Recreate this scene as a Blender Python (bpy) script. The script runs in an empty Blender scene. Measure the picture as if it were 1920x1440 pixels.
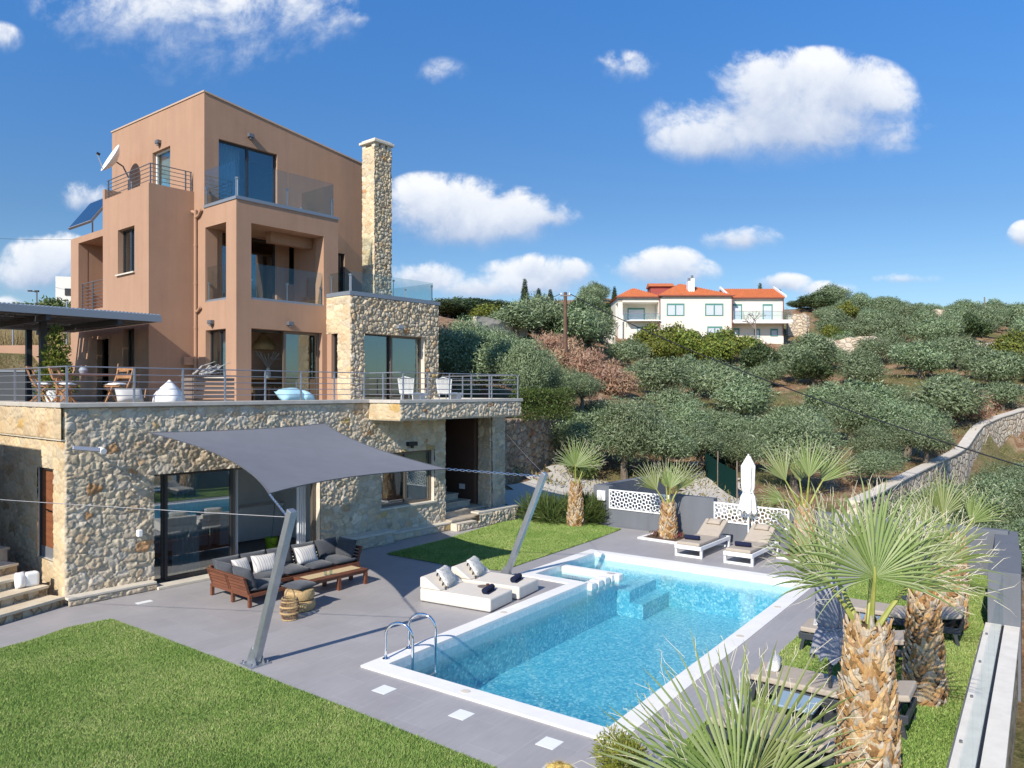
import bpy, math, random
import numpy as np
from mathutils import Vector, Matrix
R_ = math.radians
rnd = random.Random(7)
scn = bpy.context.scene
COL = scn.collection
# ---------------------------------------------------------------- camera
AZ = R_(40)
VF = Vector((math.cos(AZ), math.sin(AZ), 0)); VR = Vector((math.sin(AZ), -math.cos(AZ), 0))
cam = bpy.data.cameras.new('camera'); co = bpy.data.objects.new('camera', cam); COL.objects.link(co)
co.location = (0, 0, 4.25); co.rotation_euler = (R_(90), 0, R_(-50))
cam.sensor_width = 36; cam.lens = 1420/1920*36; cam.shift_y = 12/1920
cam.clip_start = .1; cam.clip_end = 3000
scn.camera = co
# ---------------------------------------------------------------- light
SUN = Vector((-.797, -.168, .574)).normalized()
sl = bpy.data.lights.new('sun', 'SUN'); sl.energy = 4.6; sl.angle = R_(.53); sl.color = (1, .93, .82)
so = bpy.data.objects.new('sun', sl); COL.objects.link(so); so.rotation_euler = SUN.to_track_quat('Z', 'Y').to_euler()
scn.view_settings.view_transform = 'Standard'; scn.view_settings.look = 'None'
scn.view_settings.exposure = .35; scn.view_settings.gamma = 1
world = bpy.data.worlds.new('World'); scn.world = world; world.use_nodes = True
SKY_STRENGTH = .116

class NT:
    """tiny node helper"""
    def __init__(s, tree): s.t = tree; s.n = tree.nodes; s.l = tree.links
    def add(s, typ, **kw):
        n = s.n.new(typ)
        for k, v in kw.items(): setattr(n, k, v)
        return n
    def put(s, sock, v):
        if isinstance(v, bpy.types.NodeSocket): s.l.new(v, sock)
        elif v is not None: sock.default_value = v
    def math(s, op, a, b=None, c=None, clamp=False):
        n = s.add('ShaderNodeMath', operation=op, use_clamp=clamp)
        for i, v in enumerate((a, b, c)):
            if v is not None: s.put(n.inputs[i], v)
        return n.outputs[0]
    def vmath(s, op, a, b=None):
        n = s.add('ShaderNodeVectorMath', operation=op)
        s.put(n.inputs[0], a)
        if b is not None: s.put(n.inputs[1], b)
        return n.outputs['Value'] if op in ('DOT_PRODUCT', 'LENGTH', 'DISTANCE') else n.outputs[0]
    def mix(s, f, a, b, typ='MIX'):
        n = s.add('ShaderNodeMix', data_type='RGBA', blend_type=typ)
        s.put(n.inputs[0], f); s.put(n.inputs[6], a); s.put(n.inputs[7], b)
        return n.outputs[2]
    def noise(s, vec, scale, detail=4, rough=.55, dist=0):
        n = s.add('ShaderNodeTexNoise'); s.put(n.inputs['Vector'], vec)
        n.inputs['Scale'].default_value = scale; n.inputs['Detail'].default_value = detail
        n.inputs['Roughness'].default_value = rough; n.inputs['Distortion'].default_value = dist
        return n.outputs[0]
    def ramp(s, f, stops, interp='LINEAR'):
        n = s.add('ShaderNodeValToRGB'); s.put(n.inputs[0], f); cr = n.color_ramp; cr.interpolation = interp
        while len(cr.elements) > 1: cr.elements.remove(cr.elements[0])
        cr.elements[0].position = stops[0][0]; cr.elements[0].color = c4(stops[0][1])
        for p, c in stops[1:]:
            e = cr.elements.new(p); e.color = c4(c)
        return n.outputs[0]
    def smooth(s, x, a, b):
        n = s.add('ShaderNodeMapRange', interpolation_type='SMOOTHSTEP'); s.put(n.inputs[0], x)
        n.inputs[1].default_value = a; n.inputs[2].default_value = b
        return n.outputs[0]
def c4(c):
    if isinstance(c, (int, float)): return (c, c, c, 1)
    return tuple(c) if len(c) == 4 else (*c, 1)

def make_sky():
    w = NT(world.node_tree); w.n.clear()
    out = w.add('ShaderNodeOutputWorld')
    sky = w.add('ShaderNodeTexSky', sky_type='NISHITA'); sky.sun_disc = False
    sky.sun_elevation = math.asin(SUN.z); sky.sun_rotation = math.atan2(SUN.x, SUN.y)
    sky.air_density = 1.0; sky.dust_density = .35; sky.ozone_density = 2.2; sky.altitude = 100
    hs = w.add('ShaderNodeHueSaturation'); hs.inputs['Saturation'].default_value = 1.24; w.l.new(sky.outputs[0], hs.inputs['Color'])
    bs = w.add('ShaderNodeBackground'); bs_col = hs.outputs[0]; bs.inputs[1].default_value = SKY_STRENGTH
    tc = w.add('ShaderNodeTexCoord').outputs['Generated']
    f = w.vmath('DOT_PRODUCT', tc, tuple(VF)); r = w.vmath('DOT_PRODUCT', tc, tuple(VR)); z = w.vmath('DOT_PRODUCT', tc, (0, 0, 1))
    fm = w.math('MAXIMUM', f, .05)
    u = w.math('DIVIDE', r, fm); v = w.math('DIVIDE', z, fm)
    cb = w.add('ShaderNodeCombineXYZ'); w.put(cb.inputs[0], u); w.put(cb.inputs[1], v); uv = cb.outputs[0]
    n1 = w.noise(uv, 9, 10, .62, .5); n2 = w.noise(uv, 30, 8, .65, .3)
    wob = w.math('ADD', w.math('MULTIPLY', w.math('SUBTRACT', n1, .5), 2.1), w.math('MULTIPLY', w.math('SUBTRACT', n2, .5), 1.0))
    # direction-space cumulus: centre x, centre y (hundredths of the forward tangent), half width, half height, weight
    P = [(240, 40, 150, 80, .48), (400, 70, 170, 100, .50), (560, 30, 110, 80, .46), (330, 20, 240, 55, .52), (0, 75, 40, 30, .40),
         (1480, 235, 215, 78, 1.1), (1450, 165, 105, 62, 1.1), (1590, 180, 105, 62, 1.05), (1330, 265, 95, 46, 1.05), (1650, 190, 65, 34, .9), (1540, 150, 80, 50, 1.1),
         (850, 400, 105, 58, 1.1), (950, 410, 105, 48, 1.05), (800, 385, 75, 50, 1.05), (1025, 410, 55, 24, .85), (870, 435, 130, 40, .9),
         (1170, 128, 58, 30, .42), (95, 490, 75, 45, 1.05), (70, 520, 75, 36, 1.0), (155, 375, 50, 30, .68), (0, 570, 45, 14, .8),
         (800, 525, 70, 30, .95), (1010, 525, 105, 38, 1.0), (1075, 508, 36, 24, 1.0), (1000, 500, 30, 22, .9), (900, 545, 110, 24, .8),
         (1235, 512, 95, 32, 1.0), (1255, 492, 55, 26, 1.05), (1395, 452, 68, 25, .8), (1465, 532, 50, 18, .95), (1545, 545, 55, 16, .75),
         (1922, 445, 28, 26, 1.0), (1700, 525, 60, 12, .5), (830, 140, 50, 30, .26), (670, 38, 25, 18, .36)]
    best = None; shn = None; shd = None
    for px, py, a, b, wt in P:
        cu, cv = (px-960)/1420, (732-py)/1420
        sub = w.vmath('SUBTRACT', uv, (cu, cv, 0)); sc = w.vmath('MULTIPLY', sub, (1420/a/1.4, 1420/b/1.4, 0))
        e = w.math('MULTIPLY', w.math('SUBTRACT', 1, w.vmath('LENGTH', sc), clamp=True), wt*1.5)
        best = e if best is None else w.math('MAXIMUM', best, e)
        t = w.math('MULTIPLY', e, w.vmath('DOT_PRODUCT', sc, (0, 1, 0)))
        shn = t if shn is None else w.math('ADD', shn, t); shd = e if shd is None else w.math('ADD', shd, e)
    top = w.math('DIVIDE', shn, w.math('MAXIMUM', shd, .001))
    front = w.smooth(f, .05, .3)
    body = w.math('ADD', best, w.math('MULTIPLY', wob, w.smooth(best, 0, .25)))
    body = w.math('MULTIPLY', body, w.math('ADD', 1.0, w.math('MULTIPLY', top, .85)))
    dens = w.math('MULTIPLY', w.math('MULTIPLY', w.smooth(body, .08, 1.0), front), .95)
    w.put(bs.inputs[0], w.mix(1, bs_col, w.ramp(w.math('MULTIPLY', v, 1.6, clamp=True), [(0, (.68, .71, .76)), (.4, (.70, .74, .82)), (.85, (.76, 1.0, 1.22))]), 'MULTIPLY'))
    veil = w.math('MULTIPLY', w.smooth(v, .2, -.02), .12)
    lit = w.math('ADD', w.math('MULTIPLY', top, .85), w.math('ADD', w.math('MULTIPLY', w.math('SUBTRACT', n1, .48), 1.0), w.math('MULTIPLY', w.math('SUBTRACT', n2, .5), .5)))
    colr = w.ramp(w.math('ADD', lit, .45), [(0, (.36, .43, .58)), (.35, (.50, .56, .68)), (.62, (.66, .70, .77)), (1, (.80, .81, .83))])
    bc = w.add('ShaderNodeBackground'); w.put(bc.inputs[0], colr); bc.inputs[1].default_value = 1.0
    bv = w.add('ShaderNodeBackground'); bv.inputs[0].default_value = (.40, .56, .82, 1); bv.inputs[1].default_value = 1
    m0 = w.add('ShaderNodeMixShader'); w.put(m0.inputs[0], veil); w.l.new(bs.outputs[0], m0.inputs[1]); w.l.new(bv.outputs[0], m0.inputs[2])
    m1 = w.add('ShaderNodeMixShader'); w.put(m1.inputs[0], dens); w.l.new(m0.outputs[0], m1.inputs[1]); w.l.new(bc.outputs[0], m1.inputs[2])
    w.l.new(m1.outputs[0], out.inputs[0])
make_sky()

# ---------------------------------------------------------------- object helpers
ORG = {}
def _link(o, parent):
    COL.objects.link(o)
    if parent is not None:
        o.parent = parent
        ORG[o.name] = ORG.get(parent.name, Vector((0, 0, 0)))
    else: ORG[o.name] = Vector((0, 0, 0))
    return o
def tag(o, label=None, cat=None, group=None, kind=None):
    if label: o['label'] = label
    if cat: o['category'] = cat
    if group: o['group'] = group
    if kind: o['kind'] = kind
    return o
def thing(name, label, cat, loc=(0, 0, 0), rz=0, group=None):
    o = bpy.data.objects.new(name, None); o.empty_display_size = .2; COL.objects.link(o)
    o.location = loc; o.rotation_euler = (0, 0, rz); ORG[o.name] = Vector(loc) if rz == 0 else Vector((0, 0, 0))
    return tag(o, label, cat, group)
def kids(o): return [c for c in bpy.data.objects if c.parent == o]
def copy_tree(o, parent=None, ch=None):
    c = o.copy(); COL.objects.link(c)
    if parent is not None: c.parent = parent
    for k in list(o.children): copy_tree(k, c)
    return c

class MB:
    def __init__(s): s.v = []; s.f = []; s.m = []
    def add(s, vs, fs, m=0):
        b = len(s.v); s.v += [tuple(p) for p in vs]
        for f in fs: s.f.append(tuple(b+i for i in f)); s.m.append(m)
        return s
    def box(s, a, b, m=0):
        x0, y0, z0 = a; x1, y1, z1 = b
        return s.add([(x0, y0, z0), (x1, y0, z0), (x1, y1, z0), (x0, y1, z0), (x0, y0, z1), (x1, y0, z1), (x1, y1, z1), (x0, y1, z1)],
                     [(0, 3, 2, 1), (4, 5, 6, 7), (0, 1, 5, 4), (1, 2, 6, 5), (2, 3, 7, 6), (3, 0, 4, 7)], m)
    def obox(s, c, ux, uy, uz, m=0):
        c = Vector(c); ux = Vector(ux); uy = Vector(uy); uz = Vector(uz)
        vs = [c+sx*ux+sy*uy+sz*uz for sz in (-1, 1) for sx, sy in ((-1, -1), (1, -1), (1, 1), (-1, 1))]
        return s.add(vs, [(0, 3, 2, 1), (4, 5, 6, 7), (0, 1, 5, 4), (1, 2, 6, 5), (2, 3, 7, 6), (3, 0, 4, 7)], m)
    def beam(s, p, q, w, h, m=0, up=(0, 0, 1)):
        p = Vector(p); q = Vector(q); d = q-p; L = d.length; d.normalize(); up = Vector(up)
        if abs(d.dot(up)) > .98: up = Vector((1, 0, 0))
        x = d.cross(up).normalized(); y = x.cross(d)
        return s.obox((p+q)/2, x*w/2, d*L/2, y*h/2, m)
    def tube(s, path, r, n=8, m=0, caps=True):
        path = [Vector(p) for p in path]; k = len(path); rr = r if isinstance(r, (list, tuple)) else [r]*k
        d0 = (path[1]-path[0]).normalized(); a = d0.cross(Vector((0, 0, 1)))
        if a.length < .1: a = d0.cross(Vector((1, 0, 0)))
        a.normalize(); vs = []
        for i, p in enumerate(path):
            d = (path[min(i+1, k-1)]-path[max(i-1, 0)]).normalized()
            a = (a-d*a.dot(d)).normalized(); b = d.cross(a)
            for j in range(n):
                t = 2*math.pi*j/n; vs.append(p+(a*math.cos(t)+b*math.sin(t))*rr[i])
        fs = [(i*n+j, i*n+(j+1) % n, (i+1)*n+(j+1) % n, (i+1)*n+j) for i in range(k-1) for j in range(n)]
        if caps: fs += [tuple(range(n-1, -1, -1)), tuple((k-1)*n+j for j in range(n))]
        return s.add(vs, fs, m)
    def lathe(s, prof, c=(0, 0, 0), n=20, m=0, caps=True, sx=1, sy=1, jit=None):
        vs = []; k = len(prof)
        for r, z in prof:
            for j in range(n):
                t = 2*math.pi*j/n; q = 1 if jit is None else jit(t, z)
                vs.append((c[0]+r*q*math.cos(t)*sx, c[1]+r*q*math.sin(t)*sy, c[2]+z))
        fs = [(i*n+j, i*n+(j+1) % n, (i+1)*n+(j+1) % n, (i+1)*n+j) for i in range(k-1) for j in range(n)]
        if caps: fs += [tuple(range(n-1, -1, -1)), tuple((k-1)*n+j for j in range(n))]
        return s.add(vs, fs, m)
    def prism(s, poly, z0, z1, m=0):
        n = len(poly)
        vs = [(x, y, z0) for x, y in poly]+[(x, y, z1) for x, y in poly]
        return s.add(vs, [tuple(range(n-1, -1, -1)), tuple(range(n, 2*n))]+[(i, (i+1) % n, n+(i+1) % n, n+i) for i in range(n)], m)
    def pillow(s, c, ux, uy, uz, n=9, m=0, pinch=.12, wob=.0, seed=0):
        """soft cushion: half vectors ux, uy; uz = half thickness"""
        c = Vector(c); ux = Vector(ux); uy = Vector(uy); uz = Vector(uz); rg = random.Random(seed)
        idx = {}; vs = []; fs = []
        for side in (1, -1):
            for i in range(n):
                for j in range(n):
                    u = -1+2*i/(n-1); v = -1+2*j/(n-1); edge = i in (0, n-1) or j in (0, n-1)
                    if edge and side == -1: idx[side, i, j] = idx[1, i, j]; continue
                    t = ((1-abs(u)**2.6)*(1-abs(v)**2.6))**.45
                    pu = u*(1-pinch*(1-abs(u))*0-pinch*(1-v*v)*.6*abs(u)); pv = v*(1-pinch*(1-u*u)*.6*abs(v))
                    k = t*side*(1+wob*rg.uniform(-1, 1))
                    idx[side, i, j] = len(vs); vs.append(c+ux*pu+uy*pv+uz*k)
            for i in range(n-1):
                for j in range(n-1):
                    q = (idx[side, i, j], idx[side, i+1, j], idx[side, i+1, j+1], idx[side, i, j+1])
                    fs.append(q if side == 1 else q[::-1])
        return s.add(vs, fs, m)
    def build(s, name, mats, parent=None, smooth=False, bevel=0, seg=2, angle=40, sub=0):
        me = bpy.data.meshes.new(name); off = ORG.get(parent.name, Vector((0, 0, 0))) if parent is not None else Vector((0, 0, 0))
        vs = s.v if off.length == 0 else [(x-off.x, y-off.y, z-off.z) for x, y, z in s.v]
        me.from_pydata(vs, [], s.f)
        if not isinstance(mats, (list, tuple)): mats = [mats]
        for m in mats: me.materials.append(m)
        if len(mats) > 1: me.polygons.foreach_set('material_index', s.m)
        if smooth:
            me.polygons.foreach_set('use_smooth', [True]*len(s.f)); 
            if smooth != 'all': me.set_sharp_from_angle(angle=R_(angle))
        me.update()
        o = bpy.data.objects.new(name, me); _link(o, parent)
        if sub:
            q = o.modifiers.new('s', 'SUBSURF'); q.levels = q.render_levels = sub
        if bevel:
            q = o.modifiers.new('b', 'BEVEL'); q.width = bevel; q.segments = seg; q.limit_method = 'ANGLE'; q.angle_limit = R_(35)
        return o
def fast_mesh(name, verts, nper, mat, parent=None, colors=None, smooth=False, faces=None, normals=None):
    """verts (N,3) numpy, faces of nper consecutive verts (or faces array M x nper)"""
    me = bpy.data.meshes.new(name); N = len(verts)
    off = ORG.get(parent.name, Vector((0, 0, 0))) if parent is not None else Vector((0, 0, 0))
    v = np.asarray(verts, np.float32)-np.array(off, np.float32)
    me.vertices.add(N); me.vertices.foreach_set('co', v.ravel())
    idx = np.arange(N, dtype=np.int32) if faces is None else np.asarray(faces, np.int32).ravel()
    M = len(idx)//nper
    me.loops.add(len(idx)); me.loops.foreach_set('vertex_index', idx)
    me.polygons.add(M); me.polygons.foreach_set('loop_start', np.arange(M, dtype=np.int32)*nper)
    if smooth: me.polygons.foreach_set('use_smooth', np.ones(M, bool))
    me.materials.append(mat); me.update(calc_edges=True); me.validate()
    if normals is not None:
        me.polygons.foreach_set('use_smooth', np.ones(M, bool)); me.normals_split_custom_set_from_vertices(normals.tolist())
    if colors is not None:
        at = me.color_attributes.new('Col', 'FLOAT_COLOR', 'POINT')
        at.data.foreach_set('color', np.concatenate([colors, np.ones((N, 1))], 1).astype(np.float32).ravel())
    o = bpy.data.objects.new(name, me); return _link(o, parent)

# ---------------------------------------------------------------- materials
def mat(name, col=(.5, .5, .5), rough=.6, metal=0, var=.0, vscale=3, bump=0, bscale=60, col2=None, spec=.5, detail=5, trans=0, ior=1.45, sheen=0):
    m = bpy.data.materials.new(name); m.use_nodes = True; t = NT(m.node_tree); b = t.n['Principled BSDF']
    b.inputs['Roughness'].default_value = rough; b.inputs['Metallic'].default_value = metal
    b.inputs['Specular IOR Level'].default_value = spec; b.inputs['Transmission Weight'].default_value = trans; b.inputs['IOR'].default_value = ior
    if sheen: b.inputs['Sheen Weight'].default_value = sheen
    tc = t.add('ShaderNodeTexCoord').outputs['Object']
    if var or col2 is not None:
        f = t.noise(tc, vscale, detail, .6); c2 = col2 if col2 is not None else tuple(min(1, c*(1+var)) for c in col)
        c1 = col if col2 is not None else tuple(c*(1-var) for c in col)
        t.put(b.inputs['Base Color'], t.ramp(f, [(.3, c1), (.7, c2)]))
    else: b.inputs['Base Color'].default_value = c4(col)
    if bump:
        bp = t.add('ShaderNodeBump'); bp.inputs['Strength'].default_value = bump; bp.inputs['Distance'].default_value = .01
        t.put(bp.inputs['Height'], t.noise(tc, bscale, 5, .6)); t.l.new(bp.outputs[0], b.inputs['Normal'])
    return m
def leaf_mat(name, cols, rough=.5, trans=.25, objvar=.25, spec=.3, big=0):
    """foliage: colour by leaf island and by plant"""
    m = bpy.data.materials.new(name); m.use_nodes = True; t = NT(m.node_tree); b = t.n['Principled BSDF']; out = t.n['Material Output']
    g = t.add('ShaderNodeNewGeometry'); oi = t.add('ShaderNodeObjectInfo')
    n = len(cols); c = t.ramp(g.outputs['Random Per Island'], [(i/(n-1), cols[i]) for i in range(n)])
    hv = t.add('ShaderNodeHueSaturation'); t.put(hv.inputs['Color'], c)
    t.put(hv.inputs['Value'], t.math('ADD', 1-objvar/2, t.math('MULTIPLY', oi.outputs['Random'], objvar)))
    t.put(hv.inputs['Hue'], t.math('ADD', .488, t.math('MULTIPLY', oi.outputs['Random'], .024)))
    b.inputs['Roughness'].default_value = rough; b.inputs['Specular IOR Level'].default_value = spec
    t.put(b.inputs['Base Color'], hv.outputs[0])
    tr = t.add('ShaderNodeBsdfTranslucent'); t.put(tr.inputs[0], hv.outputs[0])
    mx = t.add('ShaderNodeMixShader'); mx.inputs[0].default_value = trans
    t.l.new(b.outputs[0], mx.inputs[1]); t.l.new(tr.outputs[0], mx.inputs[2]); t.l.new(mx.outputs[0], out.inputs[0])
    return m
def glass_mat(name, tint=(.75, .85, .85), base=.06, k=1.0, rough=0.0, milk=None):
    m = bpy.data.materials.new(name); m.use_nodes = True; t = NT(m.node_tree); t.n.remove(t.n['Principled BSDF']); out = t.n['Material Output']
    tr = t.add('ShaderNodeBsdfTransparent'); tr.inputs[0].default_value = c4(tint)
    gl = t.add('ShaderNodeBsdfGlossy'); gl.inputs['Roughness'].default_value = rough
    lw = t.add('ShaderNodeLayerWeight'); lw.inputs[0].default_value = .5
    f = t.math('ADD', t.math('MULTIPLY', t.math('POWER', lw.outputs['Facing'], 4.5), k*.8), base, clamp=True)
    mx = t.add('ShaderNodeMixShader'); t.put(mx.inputs[0], f); t.l.new(tr.outputs[0], mx.inputs[1]); t.l.new(gl.outputs[0], mx.inputs[2])
    t.l.new(mx.outputs[0], out.inputs[0]); return m
def stone_mat(name, bump=.6, rough=.9):
    """colour of each stone comes from the mesh; grain and bump are procedural"""
    m = bpy.data.materials.new(name); m.use_nodes = True; t = NT(m.node_tree); b = t.n['Principled BSDF']
    tc = t.add('ShaderNodeTexCoord').outputs['Object']
    at = t.add('ShaderNodeAttribute'); at.attribute_name = 'Col'
    n = t.noise(tc, 28, 6, .7); n2 = t.noise(tc, 6, 4, .6)
    c = t.mix(.55, at.outputs['Color'], t.ramp(n, [(.25, (.62, .58, .52)), (.75, (1.2, 1.16, 1.1))]), 'MULTIPLY')
    c = t.mix(.5, c, t.ramp(n2, [(.3, (.78, .74, .68)), (.7, (1.08, 1.06, 1.04))]), 'MULTIPLY')
    t.put(b.inputs['Base Color'], c); b.inputs['Roughness'].default_value = rough; b.inputs['Specular IOR Level'].default_value = .2
    bp = t.add('ShaderNodeBump'); bp.inputs['Strength'].default_value = bump; bp.inputs['Distance'].default_value = .02
    t.put(bp.inputs['Height'], t.noise(tc, 40, 6, .7)); t.l.new(bp.outputs[0], b.inputs['Normal'])
    return m
def rubble_mat(name, scale=2.2, cols=((.36, .30, .22), (.55, .48, .38), (.45, .33, .22)), mortar=(.16, .13, .10), bump=1.0, flat=1.5):
    """far dry-stone walling, all in the shader"""
    m = bpy.data.materials.new(name); m.use_nodes = True; t = NT(m.node_tree); b = t.n['Principled BSDF']
    tc = t.add('ShaderNodeTexCoord').outputs['Object']
    v0 = t.vmath('MULTIPLY', tc, (1, 1, flat)); nz = t.add('ShaderNodeTexNoise'); t.put(nz.inputs['Vector'], v0); nz.inputs['Scale'].default_value = scale*.8
    v = t.vmath('ADD', v0, t.vmath('MULTIPLY', nz.outputs[1], (.25, .25, .25)))
    a = t.add('ShaderNodeTexVoronoi', feature='F1'); t.put(a.inputs['Vector'], v); a.inputs['Scale'].default_value = scale
    e = t.add('ShaderNodeTexVoronoi', feature='DISTANCE_TO_EDGE'); t.put(e.inputs['Vector'], v); e.inputs['Scale'].default_value = scale
    sp = t.add('ShaderNodeSeparateColor'); t.l.new(a.outputs['Color'], sp.inputs[0])
    c = t.ramp(sp.outputs[0], [(i/(len(cols)-1), cols[i]) for i in range(len(cols))])
    c = t.mix(.6, c, t.ramp(t.noise(tc, 9, 6, .7), [(.3, .6), (.7, 1.15)]), 'MULTIPLY')
    c = t.mix(t.smooth(e.outputs['Distance'], .0, .07), c4(mortar), c)
    t.put(b.inputs['Base Color'], c); b.inputs['Roughness'].default_value = .95; b.inputs['Specular IOR Level'].default_value = .1
    bp = t.add('ShaderNodeBump'); bp.inputs['Strength'].default_value = bump; bp.inputs['Distance'].default_value = .06
    h = t.math('ADD', t.smooth(e.outputs['Distance'], 0, .2), t.math('MULTIPLY', t.noise(tc, 14, 5, .7), .5))
    t.put(bp.inputs['Height'], h); t.l.new(bp.outputs[0], b.inputs['Normal']); return m
def grass_mat(name, cols, scale=.8, blade=False):
    m = bpy.data.materials.new(name); m.use_nodes = True; t = NT(m.node_tree); b = t.n['Principled BSDF']
    pos = t.add('ShaderNodeNewGeometry')
    p = pos.outputs['Position']
    f = t.math('ADD', t.math('ADD', t.math('MULTIPLY', t.noise(p, scale, 5, .65), .55), t.math('MULTIPLY', t.noise(p, scale*.35, 3, .6), .28)), t.math('MULTIPLY', t.noise(p, scale*9, 4, .6), .17))
    if blade: f = t.math('ADD', f, t.math('MULTIPLY', t.math('SUBTRACT', pos.outputs['Random Per Island'], .5), .42))
    t.put(b.inputs['Base Color'], t.ramp(f, [(.25+.5*i/(len(cols)-1), c) for i, c in enumerate(cols)]))
    b.inputs['Roughness'].default_value = .7; b.inputs['Specular IOR Level'].default_value = .2
    bp = t.add('ShaderNodeBump'); bp.inputs['Strength'].default_value = .8; bp.inputs['Distance'].default_value = .03
    t.put(bp.inputs['Height'], t.noise(p, 60, 4, .7))
    if not blade: t.l.new(bp.outputs[0], b.inputs['Normal'])
    return m
def tile_mat():
    m = bpy.data.materials.new('deck_tile'); m.use_nodes = True; t = NT(m.node_tree); b = t.n['Principled BSDF']
    p = t.add('ShaderNodeNewGeometry').outputs['Position']
    mp = t.add('ShaderNodeMapping'); t.put(mp.inputs[0], p); mp.inputs['Rotation'].default_value = (0, 0, R_(-4.3)); mp.inputs['Location'].default_value = (.11, .23, 0)
    br = t.add('ShaderNodeTexBrick'); t.put(br.inputs['Vector'], mp.outputs[0]); br.offset = .5
    br.inputs['Scale'].default_value = 1; br.inputs['Brick Width'].default_value = 1.2; br.inputs['Row Height'].default_value = .6
    br.inputs['Mortar Size'].default_value = .005; br.inputs['Mortar Smooth'].default_value = .3; br.inputs['Bias'].default_value = 0
    br.inputs['Color1'].default_value = c4((.345, .325, .322)); br.inputs['Color2'].default_value = c4((.37, .35, .345)); br.inputs['Mortar'].default_value = c4((.42, .40, .395))
    n = t.noise(p, 1.1, 8, .62); n2 = t.noise(t.vmath('MULTIPLY', mp.outputs[0], (1, 6, 1)), 3, 6, .6)
    c = t.mix(.7, br.outputs[0], t.ramp(n, [(.3, .88), (.7, 1.1)]), 'MULTIPLY'); c = t.mix(.5, c, t.ramp(n2, [(.3, .9), (.7, 1.09)]), 'MULTIPLY')
    t.put(b.inputs['Base Color'], c); t.put(b.inputs['Roughness'], t.math('ADD', .42, t.math('MULTIPLY', n, .2)))
    b.inputs['Specular IOR Level'].default_value = .35
    bp = t.add('ShaderNodeBump'); bp.inputs['Strength'].default_value = .25; bp.inputs['Distance'].default_value = .004
    t.put(bp.inputs['Height'], t.math('ADD', t.math('MULTIPLY', n2, .5), br.outputs['Fac'])); t.l.new(bp.outputs[0], b.inputs['Normal']); return m
def stucco_mat(name, col):
    m = bpy.data.materials.new(name); m.use_nodes = True; t = NT(m.node_tree); b = t.n['Principled BSDF']
    p = t.add('ShaderNodeNewGeometry').outputs['Position']
    st = t.noise(t.vmath('MULTIPLY', p, (1, 1, .07)), 4.2, 7, .68); n = t.noise(p, .9, 8, .65)
    k = t.math('ADD', t.math('MULTIPLY', st, .5), t.math('MULTIPLY', n, .5))
    c = t.mix(1, c4(col), t.ramp(k, [(.22, (.72, .70, .69)), (.42, (.93, .93, .93)), (.6, (1.03, 1.03, 1.03)), (.8, (1.13, 1.12, 1.10))]), 'MULTIPLY')
    t.put(b.inputs['Base Color'], c); b.inputs['Roughness'].default_value = .9; b.inputs['Specular IOR Level'].default_value = .15
    bp = t.add('ShaderNodeBump'); bp.inputs['Strength'].default_value = .35; bp.inputs['Distance'].default_value = .006
    t.put(bp.inputs['Height'], t.noise(p, 45, 6, .7)); t.l.new(bp.outputs[0], b.inputs['Normal']); return m
def slat_mat(name, c1, c2, axis='Z', freq=10):
    m = bpy.data.materials.new(name); m.use_nodes = True; t = NT(m.node_tree); b = t.n['Principled BSDF']
    tc = t.add('ShaderNodeTexCoord').outputs['Object']
    st = {'X': (.1, 1, 1), 'Y': (1, .1, 1), 'Z': (1, 1, .1)}[axis]
    n = t.noise(t.vmath('MULTIPLY', tc, st), freq, 6, .65)
    t.put(b.inputs['Base Color'], t.ramp(n, [(.3, c1), (.7, c2)])); b.inputs['Roughness'].default_value = .6
    bp = t.add('ShaderNodeBump'); bp.inputs['Strength'].default_value = .3; bp.inputs['Distance'].default_value = .004; t.put(bp.inputs['Height'], n); t.l.new(bp.outputs[0], b.inputs['Normal']); return m

M = {}
M['door_glass'] = glass_mat('door_glass', (.66, .80, .84), .30, 1.0)
M['stucco'] = stucco_mat('ochre_render', (.412, .252, .168))
M['stone'] = stone_mat('rubble_stone'); M['cut'] = stone_mat('dressed_stone', .4)
M['coping'] = mat('limestone_slab', (.62, .56, .46), .75, var=.10, vscale=5, bump=.3)
M['greycoping'] = mat('terrace_coping', (.50, .46, .40), .8, var=.12, vscale=4, bump=.3)
M['frame'] = mat('dark_window_frame', (.045, .043, .045), .45, metal=.3)
M['bronze'] = mat('bronze_window_frame', (.15, .125, .10), .5, metal=.3)
M['pane'] = glass_mat('window_glass', (.68, .80, .82), .16, 1.3)
M['clear'] = glass_mat('balustrade_glass', (.86, .91, .91), .035, 1.0)
M['fence_glass'] = glass_mat('fence_glass', (.96, .98, .98), .002, .10)
M['steel'] = mat('galvanised_steel', (.42, .44, .46), .42, metal=.75, var=.1, vscale=8)
M['rail'] = mat('grey_painted_steel', (.17, .175, .19), .45, metal=.4)
M['railsilver'] = mat('silver_grey_steel', (.38, .39, .42), .4, metal=.6)
M['chrome'] = mat('polished_steel', (.75, .76, .78), .08, metal=1)
M['trim'] = mat('grey_metal_trim', (.24, .27, .31), .45, metal=.3)
M['white'] = mat('white_paint', (.80, .80, .79), .5, var=.03)
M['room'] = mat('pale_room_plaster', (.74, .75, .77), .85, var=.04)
M['roomdark'] = mat('shaded_room_plaster', (.10, .095, .09), .9, var=.1)  # dimness of the rooms is put into this wall colour
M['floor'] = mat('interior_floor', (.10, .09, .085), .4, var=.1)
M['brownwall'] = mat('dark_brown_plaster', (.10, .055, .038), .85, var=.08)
M['wood'] = slat_mat('red_brown_wood', (.105, .034, .016), (.20, .072, .036), 'Y', 9)
M['teak'] = slat_mat('orange_teak', (.26, .12, .045), (.42, .21, .09), 'Z', 12)
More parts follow.
